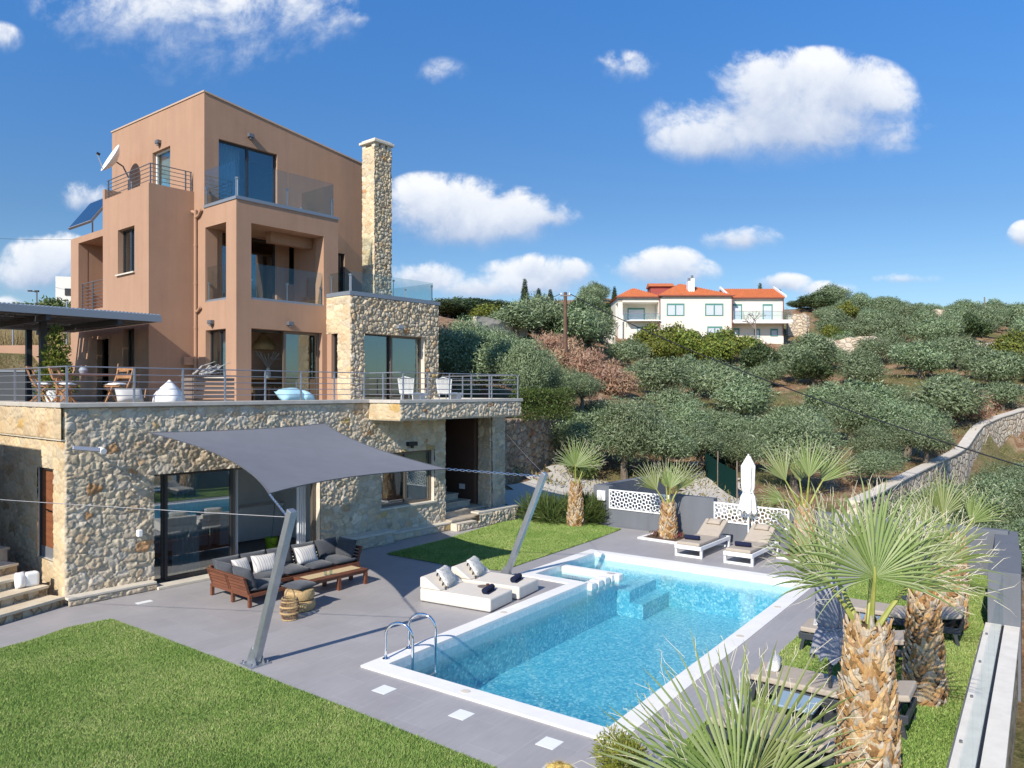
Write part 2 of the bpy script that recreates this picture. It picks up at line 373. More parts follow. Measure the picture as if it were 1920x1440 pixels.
M['greywood'] = slat_mat('greyed_wood', (.15, .11, .085), (.27, .21, .17), 'X', 9)
M['charcoal'] = mat('charcoal_fabric', (.055, .06, .072), .95, var=.10, vscale=14, bump=.4, bscale=400, sheen=.2)
M['cream'] = mat('cream_canvas', (.66, .60, .52), .95, var=.04, vscale=6, bump=.3, bscale=300)
M['beige'] = mat('taupe_fabric', (.42, .355, .285), .95, var=.05, vscale=8, bump=.3, bscale=350)
M['navy'] = mat('navy_towel', (.010, .014, .045), 1, var=.35, vscale=60, bump=1, bscale=250)
M['wtowel'] = mat('pale_towel', (.66, .65, .66), 1, var=.06, vscale=60, bump=1, bscale=250)
M['anthracite'] = mat('anthracite_frame', (.045, .05, .058), .5)
M['bluetop'] = mat('pale_blue_table_top', (.28, .38, .46), .35)
M['greyren'] = stucco_mat('grey_render', (.155, .165, .185))
M['whitestone'] = mat('white_pool_coping', (.82, .79, .74), .6, var=.04, vscale=3, bump=.25, bscale=80)
M['deck'] = tile_mat()
M['lawn'] = grass_mat('lawn_soil', [(.06, .09, .02), (.10, .14, .035), (.17, .18, .06)], .7)
M['blade'] = grass_mat('lawn_blade', [(.095, .185, .035), (.19, .315, .065), (.30, .405, .105), (.48, .48, .21)], .7, True)
M['wicker'] = mat('natural_wicker', (.50, .34, .16), .8, var=.3, vscale=40, bump=1, bscale=120)
M['black'] = mat('black_plastic', (.015, .015, .016), .5)
M['white_wicker'] = mat('white_wicker', (.70, .70, .68), .8, var=.12, vscale=50, bump=.8, bscale=140)
M['lime'] = mat('lime_plastic', (.25, .42, .02), .4)
# ---------------------------------------------------------------- numpy noise
def vnoise(x, y, seed=0):
    xi = np.floor(x).astype(np.int64); yi = np.floor(y).astype(np.int64); fx = x-xi; fy = y-yi
    def h(a, b):
        n = (a*374761393+b*668265263+seed*982451653) & 0x7fffffff
        n = ((n ^ (n >> 13))*1274126177) & 0x7fffffff
        return ((n ^ (n >> 16)) & 0xffff)/65535.
    ux = fx*fx*(3-2*fx); uy = fy*fy*(3-2*fy)
    a = h(xi, yi); b = h(xi+1, yi); c = h(xi, yi+1); d = h(xi+1, yi+1)
    return (a*(1-ux)+b*ux)*(1-uy)+(c*(1-ux)+d*ux)*uy
def fbm(x, y, seed=0, o=4):
    s = 0; a = .5; t = 0
    for i in range(o):
        s = s+a*vnoise(x*2**i, y*2**i, seed+i*17); t += a; a *= .5
    return s/t
PAL = np.array([1.10, 1.08, 1.03])*np.array([(.56, .48, .37), (.59, .52, .42), (.53, .46, .37), (.54, .50, .44), (.49, .44, .37), (.61, .54, .43), (.56, .47, .36), (.53, .41, .29), (.58, .53, .46), (.44, .27, .15), (.48, .36, .18)])
PALW = np.array([3, 3, 2.4, 2.4, 1.6, 3, 2, .9, 2.2, .22, .16])
def stone_wall(name, o, u, n, W, H, holes=(), sx=.26, sy=.18, relief=.055, seed=1, parent=None, res=.024, pal=PAL, palw=PALW, m='stone', mortar=(.56, .49, .40), flat=.45, skew=None, edge=.13, brdr=(1, 1)):
    """rubble wall as real relief: every stone a raised cell of a warped voronoi; hole = (u0, u1, v0, v1)"""
    o = Vector(o); u = Vector(u); n = Vector(n); up = Vector((0, 0, 1)); rg = np.random.default_rng(seed)
    def axis(L, cuts):
        pts = sorted(set([0, L]+[min(max(c, 0), L) for c in cuts])); out = []
        for a, b in zip(pts, pts[1:]):
            k = max(1, int(round((b-a)/res))); out += list(np.linspace(a, b, k, endpoint=False))
        return np.array(out+[L])
    U = axis(W, [c for h in holes for c in h[:2]]); V = axis(H, [c for h in holes for c in h[2:]])
    gu, gv = np.meshgrid(U, V, indexing='ij'); x = gu.ravel(); y = gv.ravel()
    X = x/sx+.20*(fbm(x*4+3, y*4, seed, 2)-.5)*2+.16*(fbm(x*15, y*15+9, seed+2, 3)-.5)*2; Y = y/sy+.20*(fbm(x*4+31, y*4+7, seed+5, 2)-.5)*2+.16*(fbm(x*15+5, y*15, seed+7, 3)-.5)*2
    nx, ny = int(W/sx)+6, int(H/sy)+6
    jx = rg.uniform(.08, .92, (nx, ny)); jy = rg.uniform(.08, .92, (nx, ny)); hr = rg.uniform(.45, 1, (nx, ny)); tx = rg.normal(0, .25, (nx, ny)); ty = rg.normal(0, .25, (nx, ny))
    wgt = rg.uniform(0, 1, (nx, ny))**2*.50; ci = rg.choice(len(pal), (nx, ny), p=palw/palw.sum()); cv = rg.normal(1, .09, (nx, ny))
    ix = np.floor(X).astype(int)+2; iy = np.floor(Y).astype(int)+2
    f1 = np.full(len(x), 9.); f2 = np.full(len(x), 9.); c1x = np.zeros(len(x), int); c1y = np.zeros(len(x), int); dx1 = np.zeros(len(x)); dy1 = np.zeros(len(x))
    for a in (-1, 0, 1):
        for b in (-1, 0, 1):
            cx = np.clip(ix+a, 0, nx-1); cy = np.clip(iy+b, 0, ny-1)
            ddx = X-(cx-2+jx[cx, cy]); ddy = Y-(cy-2+jy[cx, cy]); d = np.hypot(ddx, ddy)-wgt[cx, cy]
            new = d < f1; f2 = np.where(new, f1, np.minimum(f2, d))
            c1x = np.where(new, cx, c1x); c1y = np.where(new, cy, c1y); dx1 = np.where(new, ddx, dx1); dy1 = np.where(new, ddy, dy1); f1 = np.where(new, d, f1)
    e = np.clip((f2-f1)/edge/2, 0, 1); bump = (1-(1-e)**3)
    hgt = bump*(flat+(1-flat)*hr[c1x, c1y]*(1+tx[c1x, c1y]*dx1+ty[c1x, c1y]*dy1))
    rough = fbm(x*16, y*16, seed+9, 4)-.5; hgt = hgt*(1+1.7*rough)+.12*(fbm(x*2, y*2, seed+3, 2)-.5)
    hgt = hgt*relief
    if brdr[0]: hgt = np.where((x < 1e-6) | (x > W-1e-6), 0, hgt)
    if brdr[1]: hgt = np.where((y < 1e-6) | (y > H-1e-6), 0, hgt)
    P = np.array(o)[None]+x[:, None]*np.array(u)[None]+y[:, None]*np.array(up)[None]+hgt[:, None]*np.array(n)[None]
    col = pal[ci[c1x, c1y]]*cv[c1x, c1y][:, None]; k = np.clip(e*2.2, 0, 1)[:, None]
    col = np.clip(np.array(mortar)[None]*(1-k)+col*k, 0, 1)
    nU, nV = len(U), len(V); I, J = np.meshgrid(np.arange(nU-1), np.arange(nV-1), indexing='ij'); I = I.ravel(); J = J.ravel()
    keep = np.ones(len(I), bool); mu = (U[I]+U[I+1])/2; mv = (V[J]+V[J+1])/2
    for h in holes: keep &= ~((mu > h[0]) & (mu < h[1]) & (mv > h[2]) & (mv < h[3]))
    if skew is not None: keep &= skew(mu, mv)
    I = I[keep]; J = J[keep]; F = np.stack([I*nV+J, (I+1)*nV+J, (I+1)*nV+J+1, I*nV+J+1], 1)
    if u.cross(up).dot(n) < 0: F = F[:, ::-1]
    used = np.zeros(len(P), bool); used[F.ravel()] = True; rm = np.cumsum(used)-1
    return fast_mesh(name, P[used], 4, M[m], parent, col[used], True, rm[F])
def reveal(mb, o, u, n, holes, depth, m=0, sill=True):
    """the four inner faces of each opening"""
    o = Vector(o); u = Vector(u); n = Vector(n); z = Vector((0, 0, 1))
    for a, b, c, d in holes:
        p = [o+u*a+z*c, o+u*b+z*c, o+u*b+z*d, o+u*a+z*d]
        for i in range(4):
            A, B = p[i], p[(i+1) % 4]; mb.add([A, A-n*depth, B-n*depth, B], [(0, 1, 2, 3)], m)
def panel(mb, o, u, n, W, H, holes=(), depth=.3, m=0, rev=True):
    """flat wall face with openings and their reveals"""
    o = Vector(o); u = Vector(u); n = Vector(n); z = Vector((0, 0, 1))
    us = sorted(set([0, W]+[c for h in holes for c in h[:2]])); vs = sorted(set([0, H]+[c for h in holes for c in h[2:]]))
    for a, b in zip(us, us[1:]):
        for c, d in zip(vs, vs[1:]):
            mu, mv = (a+b)/2, (c+d)/2
            if any(h[0] < mu < h[1] and h[2] < mv < h[3] for h in holes): continue
            mb.add([o+u*a+z*c, o+u*b+z*c, o+u*b+z*d, o+u*a+z*d], [(0, 1, 2, 3)] if u.cross(z).dot(n) > 0 else [(3, 2, 1, 0)], m)
    if rev: reveal(mb, o, u, n, holes, depth, m)
def window(parent, o, u, n, a, b, c, d, leaves=1, inset=.14, fw=.06, name='window', fm='frame', pane='pane', open_leaf=None, sill=None, curtain=None):
    """frame part with one pane sub-part per leaf; o,u,n = wall frame; opening a..b x c..d"""
    o = Vector(o); u = Vector(u); n = Vector(n); z = Vector((0, 0, 1)); q = o-n*inset
    def P(s, t, e=0): return q+u*s+z*t+n*e
    mb = MB(); dpt = .07
    def bar(s0, s1, t0, t1, e=0): mb.obox(P((s0+s1)/2, (t0+t1)/2, e), u*(s1-s0)/2, z*(t1-t0)/2, n*dpt/2)
    bar(a, b, c, c+fw); bar(a, b, d-fw, d); bar(a, a+fw, c+fw, d-fw); bar(b-fw, b, c+fw, d-fw)
    xs = [a+(b-a)*i/leaves for i in range(leaves+1)]
    for i in range(1, leaves): bar(xs[i]-fw*.7, xs[i]+fw*.7, c+fw, d-fw, .004)
    fr = mb.build(name, M[fm], parent)
    for i in range(leaves):
        if open_leaf is not None and i in open_leaf: continue
        s0 = xs[i]+(fw if i == 0 else fw*.7); s1 = xs[i+1]-(fw if i == leaves-1 else fw*.7)
        MB().obox(P((s0+s1)/2, (c+d)/2), u*(s1-s0)/2, z*((d-c)/2-fw), n*.006).build('pane', M[pane], fr)
    if sill: MB().obox(o+u*(a+b)/2+z*(c-.02)+n*.02-n*inset/2, u*((b-a)/2+.05), z*.022, n*(inset/2+.05)).build('sill', M[sill], fr)
    return fr
def room(parent, x0, x1, y0, y1, z0, z1, wm, fm='floor', back=True, open_side='-Y'):
    """inside of a room, open on the window side"""
    mb = MB()
    if '-Y' not in open_side: mb.add([(x0, y0, z0), (x1, y0, z0), (x1, y0, z1), (x0, y0, z1)], [(0, 1, 2, 3)], 0)
    if '-X' not in open_side: mb.add([(x0, y0, z0), (x0, y1, z0), (x0, y1, z1), (x0, y0, z1)], [(0, 1, 2, 3)], 0)
    mb.add([(x0, y1, z0), (x1, y1, z0), (x1, y1, z1), (x0, y1, z1)], [(0, 1, 2, 3)], 0)
    mb.add([(x1, y0, z0), (x1, y1, z0), (x1, y1, z1), (x1, y0, z1)], [(0, 1, 2, 3)], 0)
    mb.add([(x0, y0, z1), (x1, y0, z1), (x1, y1, z1), (x0, y1, z1)], [(0, 1, 2, 3)], 0)
    mb.add([(x0, y0, z0), (x1, y0, z0), (x1, y1, z0), (x0, y1, z0)], [(0, 1, 2, 3)], 1)
    return mb.build('interior', [M[wm], M[fm]], parent)

# ---------------------------------------------------------------- terrain
def dep(px, d): p = VF*d+VR*((px-960)/1420*d); return p.x, p.y
def ctrl(px, py, d): x, y = dep(px, d); return (x, y, 4.25-(py-732)*d/1420)
CP = [ctrl(*t) for t in [(1160, 648, 88), (1320, 640, 90), (1480, 655, 88), (1060, 672, 60), (1240, 748, 60), (1420, 735, 60), (1560, 765, 55), (1640, 692, 75),
     (1880, 655, 80), (1560, 655, 88), (1700, 606, 120), (1900, 606, 118), (1480, 585, 125), (1560, 575, 118), (1280, 862, 40), (1500, 862, 40), (950, 725, 40), (900, 605, 64), (840, 590, 75),
     (1010, 600, 80), (1100, 705, 55), (1820, 800, 48), (1700, 885, 38), (1860, 870, 42), (1760, 985, 27), (1905, 905, 32), (1915, 1250, 13.5), (1915, 1420, 10.5),
     (50, 650, 36), (50, 605, 50), (-400, 640, 45), (-400, 700, 25), (1300, 575, 150), (900, 570, 140), (1800, 590, 160), (2100, 650, 90), (2300, 800, 50), (2400, 950, 25), (1150, 560, 130), (300, 570, 90),
     (1330, 700, 72), (1200, 690, 72), (1400, 790, 48), (1180, 800, 45), (1080, 905, 33), (1200, 935, 30), (1400, 940, 30), (1600, 850, 42), (1880, 720, 60), (1000, 665, 55)]]
CP += [(22, 17, -.05), (25, 17, 0), (28, 19, .15), (24, 15, -.05), (27, 16, .05), (23, 18.8, 0), (-40, -40, -3), (20, -40, -4), (60, -40, -4), (5, -3, -1.3), (-20, 10, 0), (20, -5, -2.5), (9, 1, -1.0), (16, 1.2, -1.0), (14, 9, -.2), (21, 12, -.2), (21, 5, -.3), (10, 16, -.1)]
CP = np.array(CP)
for ang in range(0, 360, 30):
    CP = np.vstack([CP, [(600*math.cos(R_(ang)), 600*math.sin(R_(ang)), 14 if ang in (0, 30, 60, 90) else 0)]])
def rbf_fit():
    D = np.hypot(CP[:, None, 0]-CP[None, :, 0], CP[:, None, 1]-CP[None, :, 1])
    n = len(CP); A = np.zeros((n+1, n+1)); A[:n, :n] = D+np.eye(n)*-.5; A[:n, n] = 1; A[n, :n] = 1
    return np.linalg.solve(A, np.concatenate([CP[:, 2], [0]]))
RW = rbf_fit()
CW_ = [(1990, 742, 56), (1925, 763, 53), (1870, 780, 50), (1835, 794, 47.5), (1820, 812, 45.3), (1806, 838, 43), (1775, 853, 40.5), (1735, 871, 37.5), (1690, 893, 34.5), (1640, 919, 31.5), (1600, 942, 29.5)]
def height(x, y):
    x = np.asarray(x, float); y = np.asarray(y, float)
    z = np.full(x.shape, RW[-1])
    for i in range(len(CP)): z = z+RW[i]*np.hypot(x-CP[i, 0], y-CP[i, 1])
    far = np.hypot(x, y); z = z+(fbm(x*.25, y*.25, 4, 4)-.5)*np.clip((far-24)/30, 0, 1)*1.6
    WL = [dep(a, c) for a, b, c in CW_]
    best = np.full(x.shape, 1e9); side = np.zeros(x.shape)
    for (x0, y0), (x1, y1) in zip(WL, WL[1:]):
        dx, dy = x1-x0, y1-y0; t = np.clip(((x-x0)*dx+(y-y0)*dy)/(dx*dx+dy*dy), 0, 1); q = np.hypot(x-x0-t*dx, y-y0-t*dy); s_ = (x-x0)*dy-(y-y0)*dx
        nb = q < best; best = np.where(nb, q, best); side = np.where(nb, s_, side)
    k = np.clip((14-best)/12, 0, 1)*np.clip((best+.2)/.6, 0, 1); z = z-np.where(side < 0, 1.9*k, 0)
    # raised garden on terrace level east of the house, behind its retaining wall
    gl = 19.69+(x-22.87)*.25
    garden = (y > gl+.25) & (x > 18.2) & (x < 29.5); gz = 3.05+.07*np.clip(y-20, 0, 30)
    z = np.where(garden & (z < gz), gz, z)
    z = np.where((y > 33.5) & (x < 20) & (z < 5.7), 5.7, z)
    low = (x > 1.5) & (x < 20.6) & (y > 2.3) & (y < 33) & ~garden; z = np.where(low, -2.6, z)
    z = np.where((x > 4) & (x < 21.5) & (y > .6) & (y <= 2.3), np.minimum(z, -1), z)
    return z
def hz(x, y): return float(height(np.array([x]), np.array([y]))[0])
def make_terrain():
    k = 270; t = np.linspace(-1, 1, k); s = np.sinh(t*4.2)/np.sinh(4.2)*620
    X, Y = np.meshgrid(s+18, s+16, indexing='ij'); Z = height(X.ravel(), Y.ravel())
    I, J = np.meshgrid(np.arange(k-1), np.arange(k-1), indexing='ij'); I = I.ravel(); J = J.ravel()
    F = np.stack([I*k+J, (I+1)*k+J, (I+1)*k+J+1, I*k+J+1], 1)
    m = bpy.data.materials.new('hill_soil'); m.use_nodes = True; t = NT(m.node_tree); b = t.n['Principled BSDF']
    p = t.add('ShaderNodeNewGeometry').outputs['Position']
    n1 = t.noise(p, .12, 6, .6); n2 = t.noise(p, 1.4, 8, .68); n3 = t.noise(p, 9, 6, .7)
    c = t.ramp(n2, [(.3, (.17, .095, .055)), (.48, (.29, .175, .105)), (.62, (.38, .28, .18)), (.8, (.48, .41, .32))])
    g = t.ramp(n3, [(.3, (.07, .09, .028)), (.7, (.24, .21, .10))])
    c = t.mix(t.smooth(n1, .46, .6), c, g); c = t.mix(.55, c, t.ramp(n3, [(.3, .6), (.7, 1.25)]), 'MULTIPLY')
    t.put(b.inputs['Base Color'], c); b.inputs['Roughness'].default_value = .98; b.inputs['Specular IOR Level'].default_value = .05
    bp = t.add('ShaderNodeBump'); bp.inputs['Strength'].default_value = 1; bp.inputs['Distance'].default_value = .15
    t.put(bp.inputs['Height'], t.math('ADD', n2, t.math('MULTIPLY', n3, .4))); t.l.new(bp.outputs[0], b.inputs['Normal'])
    o = fast_mesh('terrain', np.stack([X.ravel(), Y.ravel(), Z], 1), 4, m, None, None, True, F); tag(o, kind='structure')
make_terrain()

# ---------------------------------------------------------------- pool, deck, lawns  (pool frame: a along the pool, b across, towards the right)
A4 = R_(4.3); PA = Vector((math.cos(A4), math.sin(A4), 0)); PB = Vector((math.sin(A4), -math.cos(A4), 0)); PO = Vector((7.42, 9.26, 0))
def pf(a, b, z=0): return PO+PA*a+PB*b+Vector((0, 0, z))
AO1, BO1, SA0, SB0 = 9.48, 4.42, 6.1, -1.38      # outer length, width, spa start, spa outer b
CW = .30
def cells(asx, bsx, skip, z, mb, m=0):
    for a0, a1 in zip(asx, asx[1:]):
        for b0, b1 in zip(bsx, bsx[1:]):
            if skip((a0+a1)/2, (b0+b1)/2): continue
            mb.add([pf(a0, b0, z), pf(a0, b1, z), pf(a1, b1, z), pf(a1, b0, z)], [(0, 1, 2, 3)], m)
inpool = lambda a, b: (0 < a < AO1 and 0 < b < BO1) or (SA0 < a < AO1 and SB0 < b < .01)
mb = MB(); cells([-9, 0, SA0, AO1, 12.9, 19], [-9.5, -7.35, SB0, 0, BO1, 5.6], lambda a, b: inpool(a, b) or (a > 12.9 and b > -6) or (a > 12.9 and b < -7.35), 0, mb)
tag(mb.build('deck', M['deck']), kind='structure')
pool = thing('swimming_pool', 'turquoise swimming pool with white coping and small spa basin set in grey paving', 'pool')
IB = (CW, AO1-CW, CW, BO1-CW)      # inner main
IS = (SA0+CW, AO1-CW, SB0+CW, CW)  # inner spa
inner = lambda a, b: (IB[0] < a < IB[1] and IB[2] < b < IB[3]) or (IS[0] < a < IS[1] and IS[2] < b < IS[3]+.01)
mb = MB(); asx = [0, CW, SA0, SA0+CW, AO1-CW, AO1]; bsx = [SB0, SB0+CW, 0, CW, BO1-CW, BO1]
cells(asx, bsx, lambda a, b: inner(a, b) or not inpool(a, b), .03, mb)
def vwall(a0, b0, a1, b1, z0, z1, mb, m=0): mb.add([pf(a0, b0, z0), pf(a1, b1, z0), pf(a1, b1, z1), pf(a0, b0, z1)], [(0, 1, 2, 3)], m)
outl = [(0, 0), (SA0, 0), (SA0, SB0), (AO1, SB0), (AO1, BO1), (0, BO1)]
inl = [(CW, CW), (SA0+CW, CW), (SA0+CW, SB0+CW), (AO1-CW, SB0+CW), (AO1-CW, BO1-CW), (CW, BO1-CW)]
for L in (outl, inl):
    for p, q in zip(L, L[1:]+L[:1]): vwall(*p, *q, -.03 if L is outl else -.02, .03, mb)
mb.build('coping', M['whitestone'], pool)
def glint_mosaic():
    m = bpy.data.materials.new('pool_mosaic_glints'); m.use_nodes = True; t = NT(m.node_tree); b = t.n['Principled BSDF']
    p = t.add('ShaderNodeNewGeometry').outputs['Position']
    sp = t.add('ShaderNodeSeparateXYZ'); t.put(sp.inputs[0], p)
    vo = t.add('ShaderNodeTexVoronoi', feature='F1'); t.put(vo.inputs['Vector'], p); vo.inputs['Scale'].default_value = 24; vo.inputs['Randomness'].default_value = .9
    s = t.add('ShaderNodeSeparateColor'); t.l.new(vo.outputs['Color'], s.inputs[0])
    c = t.ramp(s.outputs[0], [(0, (.045, .31, .44)), (.3, (.085, .41, .53)), (.55, (.14, .49, .585)), (.8, (.24, .58, .64)), (1, (.50, .74, .76))])  # blue tile tones; the palest cells imitate caustic glints on the floor
    pale = t.ramp(s.outputs[1], [(0, (.52, .66, .68)), (1, (.72, .80, .80))])
    t.put(b.inputs['Base Color'], t.mix(t.smooth(sp.outputs[2], -.5, -.2), c, pale)); b.inputs['Roughness'].default_value = .4; return m
M['glint_mosaic'] = glint_mosaic(); DZ = -1.02; SD = -.45
mb = MB()
a0, a1, b0, b1 = IB; s0, s1, t0, t1 = IS
mb.add([pf(a0, b0, DZ), pf(a0, b1, DZ), pf(a1, b1, DZ), pf(a1, b0, DZ)], [(0, 1, 2, 3)])
mb.add([pf(s0, t0, SD), pf(s0, t1, SD), pf(s1, t1, SD), pf(s1, t0, SD)], [(0, 1, 2, 3)])
vwall(a0, b0, s0, b0, DZ, -.02, mb); vwall(s0, b0, 7.62, b0, DZ, -.06, mb); vwall(7.62, b0, a1, b0, DZ, SD, mb)
vwall(a0, b0, a0, b1, DZ, -.02, mb); vwall(a0, b1, a1, b1, DZ, -.02, mb); vwall(a1, t0, a1, b1, DZ, -.02, mb); vwall(s0, t0, s0, t1, SD-.1, -.02, mb); vwall(s0, t0, s1, t0, SD-.1, -.02, mb)
mb.build('basin', M['glint_mosaic'], pool)
def pbox(mb, a0, a1, b0, b1, z0, z1, m=0): mb.obox((pf(a0, b0, z0)+pf(a1, b1, z1))/2, PA*(a1-a0)/2, PB*(b1-b0)/2, Vector((0, 0, (z1-z0)/2)), m)
for i in range(2):      # entry steps beside the spa
    mb = MB(); pbox(mb, 7.75, 9.17, .31+.34*i, .65+.34*i, DZ+.01, -.40-.27*i); mb.build('step', M['glint_mosaic'], pool)
for k in range(4):
    mb = MB(); w0 = 6.42+.31*k
    pbox(mb, w0, w0+.24, .16, .40, -.17, .0); mb.build('spa_wall_block', M['whitestone'], pool, bevel=.02)
mb = MB(); pbox(mb, 6.41, 7.66, .2, .305, -1.0, -.19); mb.build('spa_wall', M['glint_mosaic'], pool)
mb = MB(); pbox(mb, 7.5, 7.72, -1.06, .5, -.2, -.0); mb.build('spa_bench_wall', M['whitestone'], pool, bevel=.025)
def water_mat():
    m = bpy.data.materials.new('pool_water'); m.use_nodes = True; t = NT(m.node_tree); t.n.remove(t.n['Principled BSDF']); out = t.n['Material Output']
    p = t.add('ShaderNodeNewGeometry').outputs['Position']
    h = t.math('ADD', t.noise(p, 8, 3, .5, .4), t.math('MULTIPLY', t.noise(p, 19, 2, .5, .5), .35))
    bp = t.add('ShaderNodeBump'); bp.inputs['Strength'].default_value = .55; bp.inputs['Distance'].default_value = .035; t.put(bp.inputs['Height'], h)
    bq = t.add('ShaderNodeBump'); bq.inputs['Strength'].default_value = .10; bq.inputs['Distance'].default_value = .03; t.put(bq.inputs['Height'], h)
    tr = t.add('ShaderNodeBsdfTransparent'); tr.inputs[0].default_value = c4((.80, .96, .99))
    rf = t.add('ShaderNodeBsdfRefraction'); rf.inputs['Color'].default_value = c4((.80, .96, .99)); rf.inputs['IOR'].default_value = 1.33; rf.inputs['Roughness'].default_value = 0; t.l.new(bp.outputs[0], rf.inputs['Normal'])
    m1 = t.add('ShaderNodeMixShader'); m1.inputs[0].default_value = .20; t.l.new(tr.outputs[0], m1.inputs[1]); t.l.new(rf.outputs[0], m1.inputs[2])
    gl = t.add('ShaderNodeBsdfGlossy'); gl.inputs['Roughness'].default_value = .02; t.l.new(bq.outputs[0], gl.inputs['Normal'])
    lw = t.add('ShaderNodeLayerWeight'); lw.inputs[0].default_value = .5; t.l.new(bq.outputs[0], lw.inputs['Normal'])
    fac = t.math('ADD', .025, t.math('MULTIPLY', t.math('POWER', lw.outputs['Facing'], 5.0), .85), clamp=True)
    m2 = t.add('ShaderNodeMixShader'); t.put(m2.inputs[0], fac); t.l.new(m1.outputs[0], m2.inputs[1]); t.l.new(gl.outputs[0], m2.inputs[2])
    t.l.new(m2.outputs[0], out.inputs[0]); return m
mb = MB(); WZ = -.13
mb.add([pf(x, y, WZ) for x, y in inl], [tuple(range(5, -1, -1))])
tag(mb.build('water', water_mat()), kind='structure')
# lawns
LAWN_A = [(5.99, 14.72), (6.2, 11), (6.33, 8.17), (6.4, 5.7), (6.6, 1.5), (-4, 1.5), (-4, 13.2), (4.55, 14.5), (5.25, 14.78)]
LAWN_B = [(12.94, 15.12), (15.24, 15.3), (18.72, 15.95), (19.9, 15.9), (20.1, 13.4), (19.86, 12.31), (18.07, 12.05), (14.39, 11.72), (13.5, 11.62), (13.1, 12.6)]
LAWN_C = [(19.9, 5.1), (13.59, 4.66), (12.16, 4.55), (10.48, 4.43), (9.06, 4.34), (6.5, 4.15), (6.5, 1.35), (9.5, 1.6), (12.47, 1.9), (16.03, 2.2), (20.3, 2.6)]
def inpoly(poly, x, y):
    c = np.zeros(len(x), bool); n = len(poly)
    for i in range(n):
        x0, y0 = poly[i]; x1, y1 = poly[(i+1) % n]
        if y0 == y1: continue
        c ^= ((y0 > y) != (y1 > y)) & (x < (x1-x0)*(y-y0)/(y1-y0)+x0)
    return c
def blades(poly, n, hmin, hmax, w, seed, box=None):
    rg = np.random.default_rng(seed); P = np.array(poly); lo = P.min(0); hi = P.max(0)
    if box: lo = np.maximum(lo, box[0]); hi = np.minimum(hi, box[1])
    x = rg.uniform(lo[0], hi[0], n); y = rg.uniform(lo[1], hi[1], n); k = inpoly(poly, x, y); x = x[k]; y = y[k]; n = len(x)
    d = .766*x+.643*y; r = .643*x-.766*y; k = (d > 2) & (np.abs(r/d*1420) < 1000); x = x[k]; y = y[k]; n = len(x)
    h = rg.uniform(hmin, hmax, n)*(.6+.8*fbm(x*2, y*2, seed, 3)); a = rg.uniform(0, 6.28, n); lx = rg.normal(0, .55, n)*h; ly = rg.normal(0, .55, n)*h
    z0 = .012; ca = np.cos(a)*w/2; sa = np.sin(a)*w/2
    V = np.stack([np.stack([x-ca, y-sa, np.full(n, z0)], 1), np.stack([x+ca, y+sa, np.full(n, z0)], 1), np.stack([x+lx, y+ly, z0+h], 1)], 1)
    return V.reshape(-1, 3)
mb = MB()
for i, L in enumerate((LAWN_A, LAWN_B, LAWN_C)):
    b = MB(); b.add([(x, y, .012) for x, y in L], [tuple(range(len(L)))]); tag(b.build('lawn', M['lawn']), kind='structure')
V = np.concatenate([blades(LAWN_A, 620000, .014, .034, .008, 1, ((1, 3), (7, 15))), blades(LAWN_B, 150000, .02, .045, .012, 2), blades(LAWN_C, 330000, .016, .038, .010, 3)])
tag(fast_mesh('grass', V, 3, M['blade']), 'mown green lawn grass beside the paving', 'grass', kind='stuff')
# ---------------------------------------------------------------- villa
X_, Y_, Z_ = Vector((1, 0, 0)), Vector((0, 1, 0)), Vector((0, 0, 1))
villa = thing('villa', 'tall terracotta villa with rubble stone base, stone chimney and glass balconies', 'house')
TX, TY, TXR, TYB = 11.95, 22.58, 18.9, 29.34          # tower
BY, BXR = 20.7, 15.64                                 # balcony bay
LX, LY, LYB = 10.52, 23.22, 29.25                     # lower left block
SX, SY, SXR = 15.19, 19.5, 19.13                      # stone box
GF, F1, F2 = 3.9, 7.0, 10.0                           # floor levels
def roofz(x, y): return 13.58-.136*(x-TX)+.03*(y-TY)
LOG = 1.3
# tower walls
mb = MB()
HT = roofz(TXR, TY)-GF
win_t = (12.43-TX, 14.54-TX, F2-GF+.02, 12.24-GF)
slot = (16.98-TX, 17.36-TX, F1-GF+.03, 9.26-GF); ld = (12.55-TX, 13.62-TX+.9, F1-GF+.03, 9.3-GF)
lw = (15.0-TX-.0, 15.45-TX, F1-GF+.03, 9.28-GF)
panel(mb, (TX, TY, GF), X_, -Y_, TXR-TX, HT, [win_t, slot, ld, (15.0-TX, 15.5-TX, F1-GF+.9, 9.2-GF)], .28)
def top(p, q, z0): mb.add([(*p, z0), (*q, z0), (*q, roofz(*q)), (*p, roofz(*p))], [(0, 1, 2, 3)])
zt = GF+HT
top((TX, TY), (TXR, TY), zt)
sd = (24.82-TY, 26.09-TY, 10.2-GF, 12.37-GF)
# west face, holes for roof door
panel(mb, (TX, TY, GF), Y_, -X_, TYB-TY, HT, [sd], .28); top((TX, TY), (TX, TYB), zt)
panel(mb, (TXR, TY, GF), Y_, X_, TYB-TY, HT); panel(mb, (TX, TYB, GF), X_, Y_, TXR-TX, HT); top((TX, TYB), (TXR, TYB), zt)
mb.build('tower_wall', M['stucco'], villa)
mb = MB(); rp = [(TX, TY), (TXR, TY), (TXR, TYB), (TX, TYB)]
vs = [(x, y, roofz(x, y)-.001) for x, y in rp]+[(x, y, roofz(x, y)+.05) for x, y in rp]
vs2 = [(x+(-.03 if x < 15 else .03), y+(-.03 if y < 25 else .03), z) for x, y, z in vs]
mb.add(vs2, [(3, 2, 1, 0), (4, 5, 6, 7), (0, 1, 5, 4), (1, 2, 6, 5), (2, 3, 7, 6), (3, 0, 4, 7)]); mb.build('roof', mat('roof_flashing', (.5, .36, .26), .7), villa)
